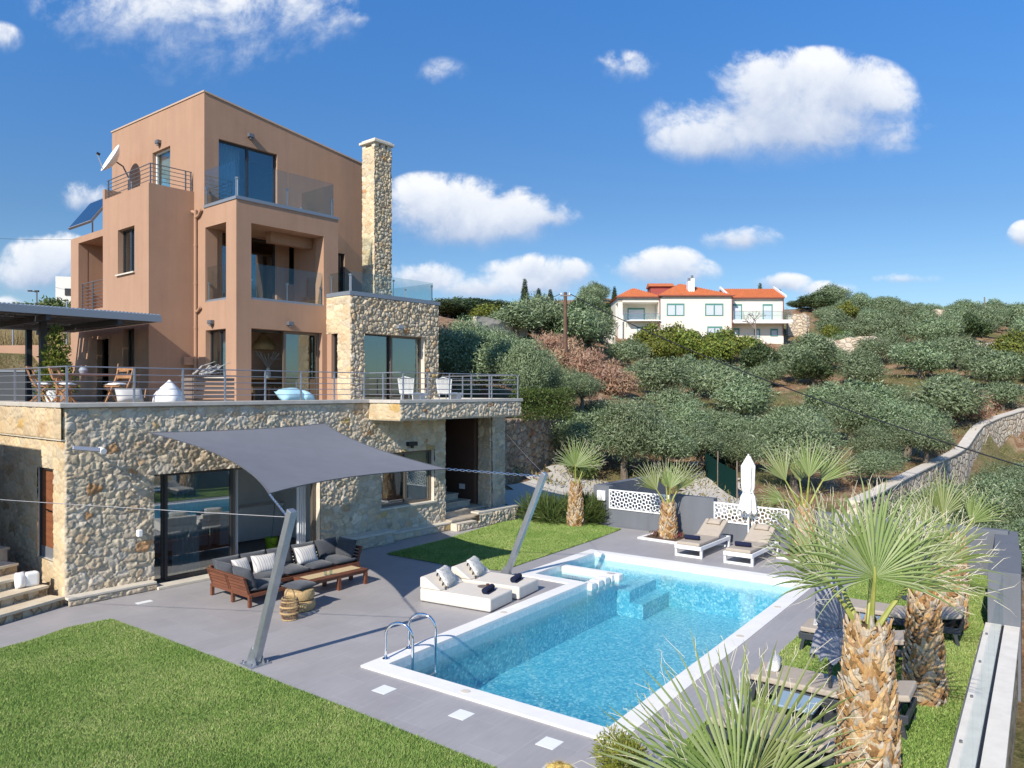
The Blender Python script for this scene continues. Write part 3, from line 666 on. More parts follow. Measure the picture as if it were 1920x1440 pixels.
# balcony bay
mb = MB()
fo = [(12.44-TX, 15.0-TX, .0, 6.13-GF), (12.44-TX, 15.06-TX, F1-GF, 9.3-GF)]
panel(mb, (TX, BY, GF), X_, -Y_, BXR-TX, F2-.06-GF, fo, .45)
so_ = [(21.3-BY, 22.5-BY, 4.65-GF, 6.12-GF), (21.28-BY, 22.52-BY, F1-GF, 9.33-GF)]
panel(mb, (TX, BY, GF), Y_, -X_, TY-BY-.002, F2-.06-GF, so_, .4)
mb.box((BXR-.45, BY+.46, F1), (BXR, TY-.002, F2-.062)); mb.box((BXR-.2, BY+.46, GF), (BXR, TY-.002, F1-.25))
mb.box((TX+.41, BY+.46, 9.34), (BXR-.452, TY-.003, F2-.07)); mb.box((TX+.41, BY+.46, F1-.3), (BXR-.453, TY-.003, F1-.004))
mb.box((13.6, BY+.8, 9.0), (BXR-.46, BY+1.05, 9.336))
mb.build('bay_wall', M['stucco'], villa)
mb = MB(); mb.box((TX-.03, BY-.03, F2-.06), (BXR+.02, TY, F2+.02)); mb.build('balcony_slab', M['trim'], villa)
mb = MB(); mb.box((12.44, BY+.01, F1-.003), (15.06, BY+.2, F1+.05)); mb.box((TX+.01, 21.29, F1-.003), (TX+.2, 22.51, F1+.05)); mb.build('balcony_sill', M['trim'], villa)
# left block
mb = MB()
H1 = 10.56-GF; lwin = (24.19-LY, 25.39-LY, 7.96-GF, 9.4-GF); log = (26.54-LY, 28.58-LY, F1-GF, 9.38-GF)
gdoor = (26.1-LY, 27.0-LY, .0, 5.95-GF); gwin = (24.2-LY, 25.0-LY, 4.8-GF, 6.2-GF)
panel(mb, (LX, LY, GF), Y_, -X_, 26.4-LY, H1, [lwin, gwin, (26.1-LY, 26.4-LY, 0, 5.95-GF)], .3)
panel(mb, (LX, 26.4, GF), Y_, -X_, LYB-26.4, 9.6-GF, [(log[0]-(26.4-LY), log[1]-(26.4-LY), log[2], log[3]), (0, 27.0-26.4, 0, 5.95-GF)], .3)
panel(mb, (LX, LY, GF), X_, -Y_, TX-LX, H1); panel(mb, (LX, LYB, GF), X_, Y_, TX-LX, 9.6-GF)
mb.box((LX, 26.4, 9.6), (TX-.002, 26.55, 10.9)); mb.box((LX+.02, LY+.2, 10.05), (TX-.002, 26.38, 10.1)); mb.box((LX+.02, 26.56, 9.5), (TX-.003, LYB-.02, 9.59))
mb.box((LX+.31, 26.2, F1-.2), (TX-.01, LYB-.05, F1)); mb.box((TX-.2, 26.5, F1), (TX-.02, 28.7, 9.45)); mb.box((LX+.3, 26.36, F1), (TX-.2, 26.53, 9.45)); mb.box((LX+.3, 28.59, F1), (TX-.2, 28.75, 9.45)); mb.box((LX+.3, 26.5, 9.385), (TX-.2, 28.6, 9.47))
mb.build('side_block_wall', M['stucco'], villa)
# stone box
bx = [(15.75-SX, 18.45-SX, 0, 6.12-GF)]
stone_wall('stone_wall', (SX, SY, GF), X_, -Y_, SXR-SX, 7.3-GF, bx, .185, .165, .055, 11, villa, pal=PAL*np.array([1.03, 1.0, .94]), mortar=(.36, .28, .19), edge=.24)
stone_wall('stone_wall', (SX, SY, GF), Y_, -X_, 20.9-SY, 7.3-GF, [(20.11-SY, 20.9-SY, 0, 6.1-GF)], .42, .22, .03, 12, villa, m='cut', pal=PAL*np.array([1.04, 1.0, .92]), mortar=(.55, .46, .34))
stone_wall('stone_wall', (SXR, SY, GF), Y_, X_, 3.2, 7.3-GF, [], .26, .24, .06, 13, villa, res=.05)
mb = MB(); reveal(mb, (SX, SY, GF), X_, -Y_, bx, .4); mb.box((SX+.02, SY+.02, 6.13), (SXR-.02, 22.5, 7.28)); mb.build('lintel', M['coping'], villa)
mb = MB(); mb.box((SX, 20.11, GF), (SX+.01, 20.13, 6.1)); mb.box((SX-.001, 20.46, GF), (SX+.3, BY-.003, 6.1)); mb.box((SX-.0, 20.12, GF), (SX+.3, 20.46, 4.63)); mb.build('pier', M['stucco'], villa)
mb = MB(); mb.box((SX-.03, SY-.05, 7.3), (SXR+.05, SY+.28, 7.42)); mb.box((SX-.03, SY+.28, 7.3), (SX+.25, BY-.003, 7.42)); mb.box((SXR-.25, SY+.28, 7.3), (SXR+.05, 22.5, 7.42)); mb.box((SX+.25, SY+.28, 7.31), (SXR-.25, 22.5, 7.35)); mb.build('parapet_cap', M['trim'], villa)
# chimney
CX0, CX1, CY0, CY1 = 17.46, 18.2, 21.0, 21.68
ch = MB(); ch.box((CX0+.01, CY0+.01, 7.3), (CX1-.01, CY1-.01, 12.93)); chim = ch.build('chimney', M['coping'], villa)
cp = PAL*np.array([1.08, 1.04, .95]); cm = (.52, .44, .32)
stone_wall('stone_face', (CX0, CY0, 7.3), X_, -Y_, CX1-CX0, 5.64, [], .145, .125, .05, 21, chim, pal=cp, mortar=(.40, .33, .23), edge=.25, brdr=(0, 0))
stone_wall('stone_face', (CX0, CY0, 7.3), Y_, -X_, CY1-CY0, 5.64, [], .26, .15, .03, 22, chim, m='cut', pal=cp, mortar=cm, brdr=(0, 0))
stone_wall('stone_face', (CX1, CY0, 7.3), Y_, X_, CY1-CY0, 5.64, [], .2, .16, .05, 23, chim, res=.04, pal=cp, mortar=cm, brdr=(0, 0))
mb = MB()
for x in (CX0+.08, CX0+.37, CX1-.08):
    for y in (CY0+.08, CY1-.08): mb.box((x-.09, y-.09, 12.93), (x+.09, y+.09, 13.06))
mb.build('vent_block', M['coping'], chim)
mb = MB(); mb.box((CX0-.1, CY0-.1, 13.06), (CX1+.1, CY1+.1, 13.16)); mb.box((CX0-.03, CY0-.03, 13.16), (CX1+.03, CY1+.03, 13.22)); mb.build('cap', M['coping'], chim, bevel=.02)
# rooms and windows
o = (TX, TY, GF)
room(villa, 12.3, 16.4, TY+.29, 27.5, F2, 12.6, 'room'); window(villa, o, X_, -Y_, *win_t, 2)
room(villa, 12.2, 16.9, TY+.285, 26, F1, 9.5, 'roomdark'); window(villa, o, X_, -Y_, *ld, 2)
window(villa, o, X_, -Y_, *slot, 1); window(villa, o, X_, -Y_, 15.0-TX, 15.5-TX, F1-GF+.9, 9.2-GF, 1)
mb = MB(); mb.box((16.7, TY+.29, F1), (17.6, 24, 9.5)); mb.build('room_shade_panel', M['roomdark'], villa)  # dark block painted in for the unlit depth behind the slot window
window(villa, (TX, TY, GF), Y_, -X_, *sd, 1, .16, .05, 'door', 'white'); mb = MB(); mb.box((TX+.3, 24.6, 10.1), (TX+.32, 26.3, 12.5)); mb.build('curtain', M['room'], villa)
def drape(name, p, q, z0, z1, amp=.03, k=9, mt='wcurt', parent=villa):
    p = Vector(p); q = Vector(q); d = q-p; n = Vector((-d.y, d.x, 0)).normalized(); N = k*8; mb = MB(); vs = []
    for i in range(N+1):
        w = p+d*(i/N)+n*amp*math.sin(i/N*k*2*math.pi+.4*math.sin(i*.7)); vs += [(w.x, w.y, z0), (w.x, w.y, z1)]
    mb.add(vs, [(2*i, 2*i+2, 2*i+3, 2*i+1) for i in range(N)]); return mb.build(name, M[mt], parent, smooth='all')
M['wcurt'] = mat('white_curtain', (.62, .64, .66), .9)
drape('curtain', (12.6, TY+.45, 0), (13.4, TY+.45, 0), F2, 12.3)
# bay ground floor: dining room behind a half open slider
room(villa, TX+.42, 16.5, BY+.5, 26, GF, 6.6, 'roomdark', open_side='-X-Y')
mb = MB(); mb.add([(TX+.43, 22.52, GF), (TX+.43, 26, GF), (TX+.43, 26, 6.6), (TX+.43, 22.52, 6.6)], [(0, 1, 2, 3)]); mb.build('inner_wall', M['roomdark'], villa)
window(villa, (TX, BY, GF), X_, -Y_, 13.66-TX, 15.0-TX, .0, 6.13-GF, 1, .2, .09, 'sliding_door', 'bronze')
mb = MB(); mb.box((12.44, BY+.3, 6.06), (13.66, BY+.38, 6.13)); mb.build('door_track', M['frame'], villa)
window(villa, (TX, BY, GF), Y_, -X_, *so_[0], 2, .2, .05, sill='coping'); drape('curtain', (TX+.5, 21.9, 0), (TX+.5, 22.5, 0), 4.5, 6.2, k=5)
window(villa, (SX, SY, GF), Y_, -X_, 20.13-SY, 20.46-SY, 4.63-GF, 6.1-GF, 1, .15, .04)
# left block windows
window(villa, (LX, LY, GF), Y_, -X_, *lwin, 2, .2, .05, sill='coping'); mb = MB(); mb.box((LX+.55, 24.0, 7.8), (LX+.57, 25.6, 9.5)); mb.build('curtain', M['room'], villa)
window(villa, (LX, LY, GF), Y_, -X_, *gwin, 2, .2, .05, sill='coping'); mb = MB(); mb.box((LX+.5, 24.0, 4.6), (LX+.52, 25.2, 6.3)); mb.build('room_shade_panel', M['roomdark'], villa)  # thin dark sheet stands in for room shade behind the window
window(villa, (LX, LY, GF), Y_, -X_, *gdoor, 1, .2, .05, 'door'); mb = MB(); mb.box((LX+.5, 26, GF), (LX+.52, 27.1, 6.1)); mb.build('room_shade_panel', M['roomdark'], villa)  # dark sheet imitates the unlit room behind the door
# stone box living room
room(villa, SX+.35, SXR-.1, SY+.42, 25, GF, 6.5, 'room'); window(villa, (SX, SY, GF), X_, -Y_, 17.05-SX, 18.45-SX, 0, 6.12-GF, 1, .22, .08, 'sliding_door', 'bronze')
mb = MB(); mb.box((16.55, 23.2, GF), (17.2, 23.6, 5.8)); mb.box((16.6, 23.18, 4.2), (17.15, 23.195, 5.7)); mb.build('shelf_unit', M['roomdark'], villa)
window(villa, (SX, SY, GF), X_, -Y_, 15.75-SX, 17.05-SX, 0, 6.12-GF, 1, .3, .05, 'sliding_door', 'frame')
# loggia and roof railings of bars
def railing(name, pts, zs, posts, mt, r=.011, pr=.02, parent=villa, z0=None, flat=True):
    mb = MB()
    for i, z in enumerate(zs):
        for p, q in zip(pts, pts[1:]): mb.tube([(*p, z), (*q, z)], r*1.5 if i == len(zs)-1 else r, 6)
    ro = mb.build(name, M[mt], parent, smooth=True)
    for p in posts:
        mb = MB(); mb.box((p[0]-pr, p[1]-pr*.6, z0 if z0 is not None else zs[0]-.1), (p[0]+pr, p[1]+pr*.6, zs[-1]-.005)); mb.build('post', M[mt], ro)
    return ro
railing('railing', [(LX+.1, 26.56), (LX+.1, 28.56)], [F1+.12*k for k in range(1, 9)], [(LX+.1, 26.62), (LX+.1, 27.6), (LX+.1, 28.5)], 'rail', z0=F1)
railing('railing', [(LX+.08, 26.4), (LX+.08, LY+.06), (TX-.05, LY+.06)], [10.68+.125*k for k in range(5)], [(LX+.08, 26.3), (LX+.08, 24.7), (LX+.08, LY+.06), (TX-.25, LY+.06), (TX-.08, LY+.06)], 'rail', z0=10.5)
# glass balustrades: each with its panes and clamps
def balustrade(pts, z0, z1, splits):
    mb = MB(); panes = []
    for (p, q, k) in [(pts[i], pts[i+1], splits[i]) for i in range(len(pts)-1)]:
        p = Vector((*p, 0)); q = Vector((*q, 0)); d = q-p; L = d.length; d.normalize(); n = Vector((-d.y, d.x, 0))
        for i in range(k):
            a = p+d*(L*i/k+.012); b = p+d*(L*(i+1)/k-.012); panes.append((a, b, n))
        mb.beam(p+Z_*(z0+.015), q+Z_*(z0+.015), .05, .03)
        for i in range(k+1):
            c = p+d*min(max(L*i/k, .03), L-.03); c = c+n*.03 if False else c; mb.tube([c+Z_*z0, c+Z_*(z0+.55)], .017, 8); mb.box((c.x-.03, c.y-.03, z0+.52), (c.x+.03, c.y+.03, z0+.58))
    bo = mb.build('glass_balustrade', M['railsilver'], villa, smooth=True)
    for a, b, n in panes:
        c = (a+b)/2+Z_*((z0+z1)/2+.015)-n*.04; MB().obox(c, (b-a)/2, n*.005, Z_*((z1-z0)/2-.015)).build('pane', M['clear'], bo)
balustrade([(TX+.03, TY-.03), (TX+.03, BY+.03), (15.44, BY+.03), (15.44, TY-.05)], F2+.02, 11.1, [1, 2, 1])
balustrade([(12.46, BY+.1), (15.04, BY+.1)], F1+.05, 8.1, [2]); balustrade([(TX+.1, 22.5), (TX+.1, 21.3)], F1+.05, 8.1, [1])
balustrade([(SX+.08, BY-.1), (SX+.08, SY+.08), (18.9, SY+.08), (18.9, 22.4)], 7.42, 8.08, [1, 2, 2])
# drain pipe
mb = MB(); py = 23.02; px = TX-.06
mb.tube([(px, py, 4.0), (px, py, 9.95)], .05, 8); mb.tube([(px, py, 9.85), (px-.01, py+.33, 9.97)], .05, 8); mb.tube([(px, py, 9.7), (px, py-.2, 9.75), (px, py-.36, 9.9)], .05, 8); mb.tube([(px, py, 6.72), (px, py-.15, 6.75), (px, py-.3, 6.85)], .045, 8)
for z in (4.8, 6.2, 7.6, 8.8): mb.tube([(px, py, z), (px, py, z+.05)], .062, 8)
mb.build('drain_pipe', M['stucco'], villa, smooth=True)
mb = MB(); mb.box((11.55, 23.05, 5.05), (11.85, 23.22, 5.3)); mb.build('wall_vent', M['stucco'], villa, bevel=.01)
# wall lamps
def wall_lamp(p, n, mt='rail', w=.2):
    p = Vector(p); n = Vector(n); s = n.cross(Z_); mb = MB()
    mb.obox(p+n*.07, s*w/2, n*.07, Z_*.06); mb.tube([p+n*.08-Z_*.06, p+n*.08-Z_*.12], .05, 10); mb.build('wall_lamp', M[mt], villa, bevel=.012)
wall_lamp((TX, 25.54, 12.62), -X_); wall_lamp((13.51, TY, 12.6), -Y_); wall_lamp((TX, 22.06, 6.35), -X_); wall_lamp((13.75, BY, 6.35), -Y_); wall_lamp((17.19, SY-.04, 6.4), -Y_, 'railsilver'); wall_lamp((14.97, 16.42, 2.7), -Y_, 'black', .34)
# ---- lower storey
W0, WY, HL = 5.8, 16.45, 3.9
gd = (7.56-W0, 11.85-W0, .02, 2.43); w2 = (13.89-W0, 15.96-W0, .93, 2.48); so2 = (16.41-W0, 18.56-W0, 0, 3.5)
stone_wall('stone_wall', (W0, WY, 0), X_, -Y_, 19.23-W0, HL, [gd, w2, so2], .23, .165, .042, 31, villa, res=.022)
mb = MB(); reveal(mb, (W0, WY, 0), X_, -Y_, [gd, w2], .35); mb.build('door_reveal', M['coping'], villa)
WP = PAL*np.array([.98, .92, .80]); WM = (.56, .48, .36)
dr = (16.98-WY, 17.87-WY, .77, 2.65)
stone_wall('stone_wall', (W0, WY, 0), Y_, -X_, 6, HL, [dr], .32, .22, .028, 32, villa, m='cut', pal=WP, mortar=WM, edge=.10)
stone_wall('stone_band', (W0-.07, WY-.02, 3.27), Y_, -X_, 6, .65, [], .42, .3, .03, 33, villa, m='cut', pal=WP, mortar=WM)
mb = MB(); reveal(mb, (W0, WY, 0), Y_, -X_, [dr], .12); mb.box((W0-.07, WY-.02, 3.25), (W0+.1, WY+6, 3.27)); mb.build('door_reveal', M['coping'], villa)
stone_wall('stone_wall', (19.23, WY, 0), Y_, X_, 3, HL, [], .36, .28, .05, 34, villa, res=.05); stone_wall('stone_wall', (18.56, WY, .3), Y_, -X_, .6, 3.2, [], .36, .28, .04, 35, villa, res=.03)
stone_wall('stone_wall', (16.41, WY, .3), Y_, X_, .4, 3.2, [], .36, .28, .04, 36, villa, res=.03)
# timber side door
mb = MB(); mb.box((W0+.06, 16.98, .78), (W0+.11, 17.87, 2.65)); dd = mb.build('wooden_door', slat_mat('door_wood', (.16, .055, .022), (.27, .10, .042), 'Y', 16), villa)
mb = MB(); mb.box((W0+.045, 16.98, .78), (W0+.06, 17.87, 1.0)); mb.build('kick_plate', M['railsilver'], dd); mb = MB(); mb.tube([(W0+.02, 17.05, 1.78), (W0+.02, 17.5, 1.78)], .018, 8); mb.build('handle', M['chrome'], dd)
mb = MB(); mb.box((W0+.02, 17.82, .77), (W0+.059, 17.87, 2.65)); mb.box((W0+.02, 16.98, 2.6), (W0+.059, 17.82, 2.65)); mb.build('door_frame', M['frame'], dd)
# projecting balcony box over the stair
PX0, PX1, PY = 13.45, 18.5, 15.16
stone_wall('balcony_face', (PX0, PY, 3.45), X_, -Y_, PX1-PX0, .46, [], .19, .14, .045, 41, villa, edge=.22)
stone_wall('balcony_face', (PX0, PY, 3.45), Y_, -X_, WY-PY, .46, [], .4, .24, .02, 42, villa, m='cut', pal=WP, mortar=WM)
stone_wall('balcony_face', (PX1, PY, 3.45), Y_, X_, WY-PY, .46, [], .3, .2, .04, 43, villa, res=.04)
mb = MB(); mb.box((PX0+.005, PY+.005, 3.44), (PX1-.005, WY-.0, 3.9)); mb.build('balcony_slab', M['coping'], villa)
# terrace floor and coping
mb = MB(); mb.box((W0+.02, WY+.02, 3.6), (TX, 33.5, 3.895)); mb.box((TX, WY+.02, 3.6), (19.2, BY+.5, 3.897)); mb.box((15.7, BY+.5, 3.6), (19.2, 26, 3.893)); mb.build('terrace_floor', mat('terrace_tile', (.40, .36, .31), .7, var=.1), villa)
mb = MB(); mb.box((W0-.12, WY-.1, 3.905), (PX0-.05, WY+.35, 4.0)); mb.box((W0-.12, WY+.35, 3.905), (W0+.3, 25, 4.0)); mb.box((PX0-.05, PY-.05, 3.905), (PX1+.06, PY+.3, 4.0)); mb.box((PX0-.05, PY+.3, 3.905), (PX0+.25, WY+.35, 4.0)); mb.box((PX1-.2, PY+.3, 3.905), (PX1+.06, 18.9, 4.0)); mb.build('terrace_coping', M['greycoping'], villa, bevel=.012)
zs = [4.14, 4.28, 4.43, 4.58, 4.73]
railing('railing', [(W0+.06, 24), (W0+.06, WY+.05), (PX0+.06, WY+.05), (PX0+.06, PY+.04), (PX1-.1, PY+.04), (PX1-.1, 18.6)], zs,
        [(W0+.06, WY+.05), (W0+.06, 18.0), (W0+.06, 19.5), (W0+.06, 21)]+[(x, WY+.05) for x in (7.17, 8.23, 9.24, 10.29, 11.31, 12.34, 13.34)]+[(x, PY+.04) for x in (13.6, 14.5, 15.35, 16.26, 17.16, 18.4)]+[(PX0+.06, 15.9), (PX1-.1, 16.4), (PX1-.1, 17.6)], 'railsilver', .010, .02, z0=4.0)
# glazed lower room
room(villa, 6.4, 12.6, WY+.4, 19.7, .03, 2.7, 'room')
window(villa, (W0, WY, 0), X_, -Y_, gd[0], 7.86-W0, .06, 2.43, 1, .2, .05, 'fixed_light', 'frame', 'door_glass'); window(villa, (W0, WY, 0), X_, -Y_, 7.86-W0, 9.5-W0, .06, 2.43, 1, .17, .07, 'sliding_door', 'frame', 'door_glass')
mb = MB(); mb.box((9.5, WY+.17, .06), (9.57, WY+.25, 2.43)); mb.box((11.74, WY+.16, .06), (11.84, WY+.26, 2.43)); mb.box((9.5, WY+.16, 2.36), (11.84, WY+.26, 2.43)); mb.build('door_frame', M['bronze'], villa)
drape('curtain', (8.2, WY+.5, 0), (8.85, WY+.5, 0), .08, 2.5, k=5); drape('curtain', (9.62, WY+.55, 0), (9.85, WY+.55, 0), .08, 2.5, k=3); drape('curtain', (11.45, WY+.45, 0), (11.72, WY+.45, 0), .08, 2.5, k=4)
mb = MB(); mb.box((10.6, 19.2, .06), (12.55, 19.68, .95)); mb.box((10.55, 19.1, .95), (12.58, 19.68, 1.0)); mb.build('kitchen_counter', M['room'], villa)
window(villa, (W0, WY, 0), X_, -Y_, *w2, 2, .16, .07, 'window', 'bronze', sill='coping'); mb = MB(); mb.box((13.7, WY+.5, .5), (16.1, WY+.53, 2.6)); mb.build('room_shade_panel', M['roomdark'], villa)  # dark sheet gives the window its painted interior shade
mb = MB(); mb.box((15.02, WY+.26, 1.0), (15.9, WY+.28, 2.42)); mb.build('roller_blind', mat('grey_blind', (.33, .33, .32), .8), villa)
# stair hall under the balcony
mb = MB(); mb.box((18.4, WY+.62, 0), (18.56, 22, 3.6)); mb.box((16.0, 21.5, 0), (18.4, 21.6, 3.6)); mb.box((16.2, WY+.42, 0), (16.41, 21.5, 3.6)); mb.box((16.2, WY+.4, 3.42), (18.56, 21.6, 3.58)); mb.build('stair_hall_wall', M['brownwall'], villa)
mb = MB(); mb.box((18.385, 17.5, .95), (18.4, 17.75, 1.12)); mb.build('switch_plate', M['white'], villa)
PSTEP = mat('limestone_step', (.44, .38, .30), .85, var=.2, vscale=6, bump=.5)
for i in range(7):
    mb = MB(); z = .3+.2*i; mb.box((16.42, WY-.25+.36*i, 0 if i == 0 else z-.2), (18.38-.18*i if i > 1 else 18.38, WY+.45+.36*i, z-.04)); mb.box((16.42, WY-.29+.36*i, z-.04), (18.38-.18*i if i > 1 else 18.38, WY+.45+.36*i, z)); mb.build('stair_step', PSTEP, villa)
# plinths, bench and low walls along the foot of the wall
stone_wall('plinth', (5.78, 16.2, 0), X_, -Y_, 1.75, .13, [], .3, .2, .04, 51, villa); mb = MB(); mb.box((5.76, 16.16, .13), (7.5, 16.44, .18)); mb.box((7.5, 16.1, .0), (12.5, 16.43, .06)); mb.build('plinth_slab', M['coping'], villa, bevel=.01)
stone_wall('bench', (12.5, 16.05, 0), X_, -Y_, 1.53, .30, [], .3, .18, .04, 52, villa); stone_wall('bench', (14.03, 16.05, 0), Y_, X_, .4, .3, [], .3, .18, .03, 53, villa); mb = MB(); mb.box((12.47, 16.0, .30), (14.06, 16.43, .37)); mb.build('bench_slab', M['coping'], villa, bevel=.01)
stone_wall('plinth', (14.06, 16.25, 0), X_, -Y_, 2.4, .2, [], .3, .2, .04, 54, villa); mb = MB(); mb.box((14.08, 16.2, .2), (16.4, 16.43, .25)); mb.build('plinth_slab', M['coping'], villa, bevel=.01)
stone_wall('low_wall', (16.42, 15.9, 0), X_, -Y_, 2.8, .42, [(0, .9, .2, .42)], .3, .22, .05, 55, villa); stone_wall('low_wall', (19.22, 15.9, 0), Y_, X_, .55, .42, [], .3, .22, .04, 56, villa)
mb = MB(); mb.box((17.3, 15.87, .42), (19.25, 16.2, .47)); mb.box((16.42, 15.95, 0), (17.3, 16.2, .21)); mb.build('low_wall_slab', M['coping'], villa)
# outside steps on the west side
RISER = rubble_mat('riser_stone', 4.5, ((.46, .36, .23), (.56, .47, .34), (.40, .29, .17)), (.22, .15, .09), .6, .55); TREAD = mat('tread_slab', (.56, .45, .31), .8, col2=(.68, .60, .46), vscale=4, bump=.4)
SU = Vector((.94, .342, 0)); SV = Vector((-.342, .94, 0)); S0 = Vector((5.74, 16.36, 0))
for i in range(4):
    z = .19*(i+1); p = S0+SV*(.42*i)+Vector((0, 0, 0)); L = 4.5
    mb = MB(); mb.obox(p-SU*L/2+SV*.6+Z_*((z-.05)/2), SU*L/2, SV*.6, Z_*((z-.05)/2)); mb.obox(p-SU*L/2+SV*.6-SV*.02+Z_*(z-.025), SU*(L/2+.0), SV*.62, Z_*.025, 1); mb.build('entry_step', [RISER, TREAD], villa)
for i in range(6):
    z = .76+.2*(i+1); p = Vector((5.3, 18.1, 0))+SV*(.36*i)-SU*.33*i*.6
    mb = MB(); mb.obox(p-SU*1.5+SV*1.2+Z_*(z/2), SU*1.5, SV*1.2, Z_*(z/2)); mb.obox(p-SU*1.5+SV*.2+Z_*(z+.02), SU*1.53, SV*.24, Z_*.022); mb.build('entry_step', PSTEP, villa)
# unseen wall further west, placed and sized to shade the side door
mb = MB(); mb.box((2.7, 17.0, 0), (2.95, 23.5, 5.05)); tag(mb.build('shading_wall', rubble_mat('shading_wall_stone', 2.5)), 'unseen rubble stone wall placed west of the side steps to cast shade', 'wall')
# pergola on the terrace
pg = thing('pergola', 'grey steel pergola with dark slatted roof beside the terracotta villa', 'pergola')
mb = MB(); mb.box((1.0, 22.0, 6.24), (10.34, 22.08, 6.42)); mb.box((10.26, 22.08, 6.25), (10.34, 28.5, 6.41)); mb.box((1.0, 28.42, 6.24), (10.26, 28.5, 6.41)); mb.build('edge_beam', M['trim'], pg)
mb = MB()
for x in (9.2, 7.4, 5.5, 3.6): mb.box((x-.05, 22.081, 6.1), (x+.05, 28.41, 6.24))
mb.build('rafter', M['anthracite'], pg)
mb = MB(); y = 22.09; rg = random.Random(4)
while y < 28.4:
    w = rg.uniform(.07, .1); x0 = 1.0
    while x0 < 10.2:
        x1 = min(x0+rg.uniform(.5, 1.6), 10.25)
        if rg.random() > .03: mb.box((x0, y, 6.245+rg.uniform(0, .012)), (x1, y+w, 6.262+rg.uniform(.012, .02)))
        x0 = x1+rg.choice((.005, .01, .03))
    y += w+rg.choice((-.004, -.003, -.002, .004, .012))
mb.build('slat_roof', mat('pergola_slat', (.11, .10, .095), .8, var=.3, vscale=10), pg)
mb = MB(); rows = 94
for i in range(rows):
    x = 1.0+i*.1; mb.tube([(x, 22.06, 6.44), (x, 22.6, 6.45)], .035, 6)
mb.build('corrugated_edge', M['steel'], pg)
for x, y in ((7.9, 24.0), (9.3, 28.3), (4.0, 22.2), (8.9, 28.3)): 
    mb = MB(); mb.box((x-.08, y-.08, GF), (x+.08, y+.08, 6.24)); mb.build('post', M['anthracite'], pg)
# solar panel and dish
sp = thing('solar_panel', 'dark blue solar panel tilted on the low roof beside the satellite dish', 'solar panel', (10.9, 27.9, 9.6))
c0, c1 = Vector((10.45, 29.25, 9.95)), Vector((10.45, 27.3, 9.95)); up = Vector((.75, 0, 1.05))
mb = MB(); n = (c1-c0).cross(up).normalized(); c = (c0+c1)/2+up/2; mb.obox(c, (c1-c0)/2, up/2, n*.04); mb.build('panel_frame', M['railsilver'], sp)
mb = MB(); mb.obox(c+(-n if n.x > 0 else n)*.042, (c1-c0)*.475, up*.46, n*.004); mb.build('collector_glass', mat('solar_glass', (.012, .03, .07), .08, spec=.8), sp)
mb = MB()
for q in (.15, .85): b_ = c0+(c1-c0)*q+up*.9; mb.beam(b_, (b_.x, b_.y, 9.6), .04, .04)
mb.build('support_leg', M['railsilver'], sp)
ds = thing('satellite_dish', 'white satellite dish on the flat roof corner of the villa', 'satellite dish', (11.25, 26.9, 10.9))
ax = Vector((-.88, .12, .46)).normalized(); s1 = ax.cross(Z_).normalized(); s2 = s1.cross(ax); dc = Vector((11.25, 27.3, 12.15)); mb = MB(); vs = []; ring = 20
for k in range(6):
    r = .52*k/5
    for j in range(ring): t = 2*math.pi*j/ring; vs.append(dc+s1*r*math.cos(t)+s2*r*1.05*math.sin(t)+ax*.22*(k/5)**2)
mb.add(vs, [(k*ring+j, k*ring+(j+1) % ring, (k+1)*ring+(j+1) % ring, (k+1)*ring+j) for k in range(5) for j in range(ring)]); d_ = mb.build('dish', M['white'], ds, smooth='all'); q = d_.modifiers.new('t', 'SOLIDIFY'); q.thickness = .015
mb = MB(); ft = dc-s2*.5+ax*.2; tip = dc+ax*.62-s2*.12; mb.tube([ft, tip], .018, 8); mb.build('feed_arm', M['railsilver'], ds); mb = MB(); mb.tube([tip, tip+Z_*.02-ax*.12], .045, 8); mb.build('receiver', M['black'], ds)
mb = MB(); mb.tube([dc-ax*.02, dc-ax*.25, (dc.x+.35, dc.y-.4, 11.4), (dc.x+.35, dc.y-.4, 10.6)], .028, 8); mb.build('mast', M['rail'], ds)
fl = thing('floodlight', 'white floodlight bracketed to the left corner of the rubble wall', 'floodlight', (6.0, 16.0, 3.1))
mb = MB(); mb.obox((6.02, 15.95, 3.1), (.22, -.08, -.03), (.05, .13, -.02), (.01, .02, .035)); mb.build('lamp_head', M['railsilver'], fl, bevel=.01); mb = MB(); mb.beam((6.1, 16.0, 3.08), (6.3, 16.45, 3.05), .04, .03); mb.tube([(6.4, 16.1, 3.02), (6.4, 16.3, 3.05)], .06, 10); mb.build('bracket', M['white'], fl)
mb = MB(); mb.box((7.17, 16.3, 1.15), (7.27, 16.42, 1.3)); tag(mb.build('wall_light', M['white'], None, bevel=.02), 'small white wall light beside the sliding door', 'light')
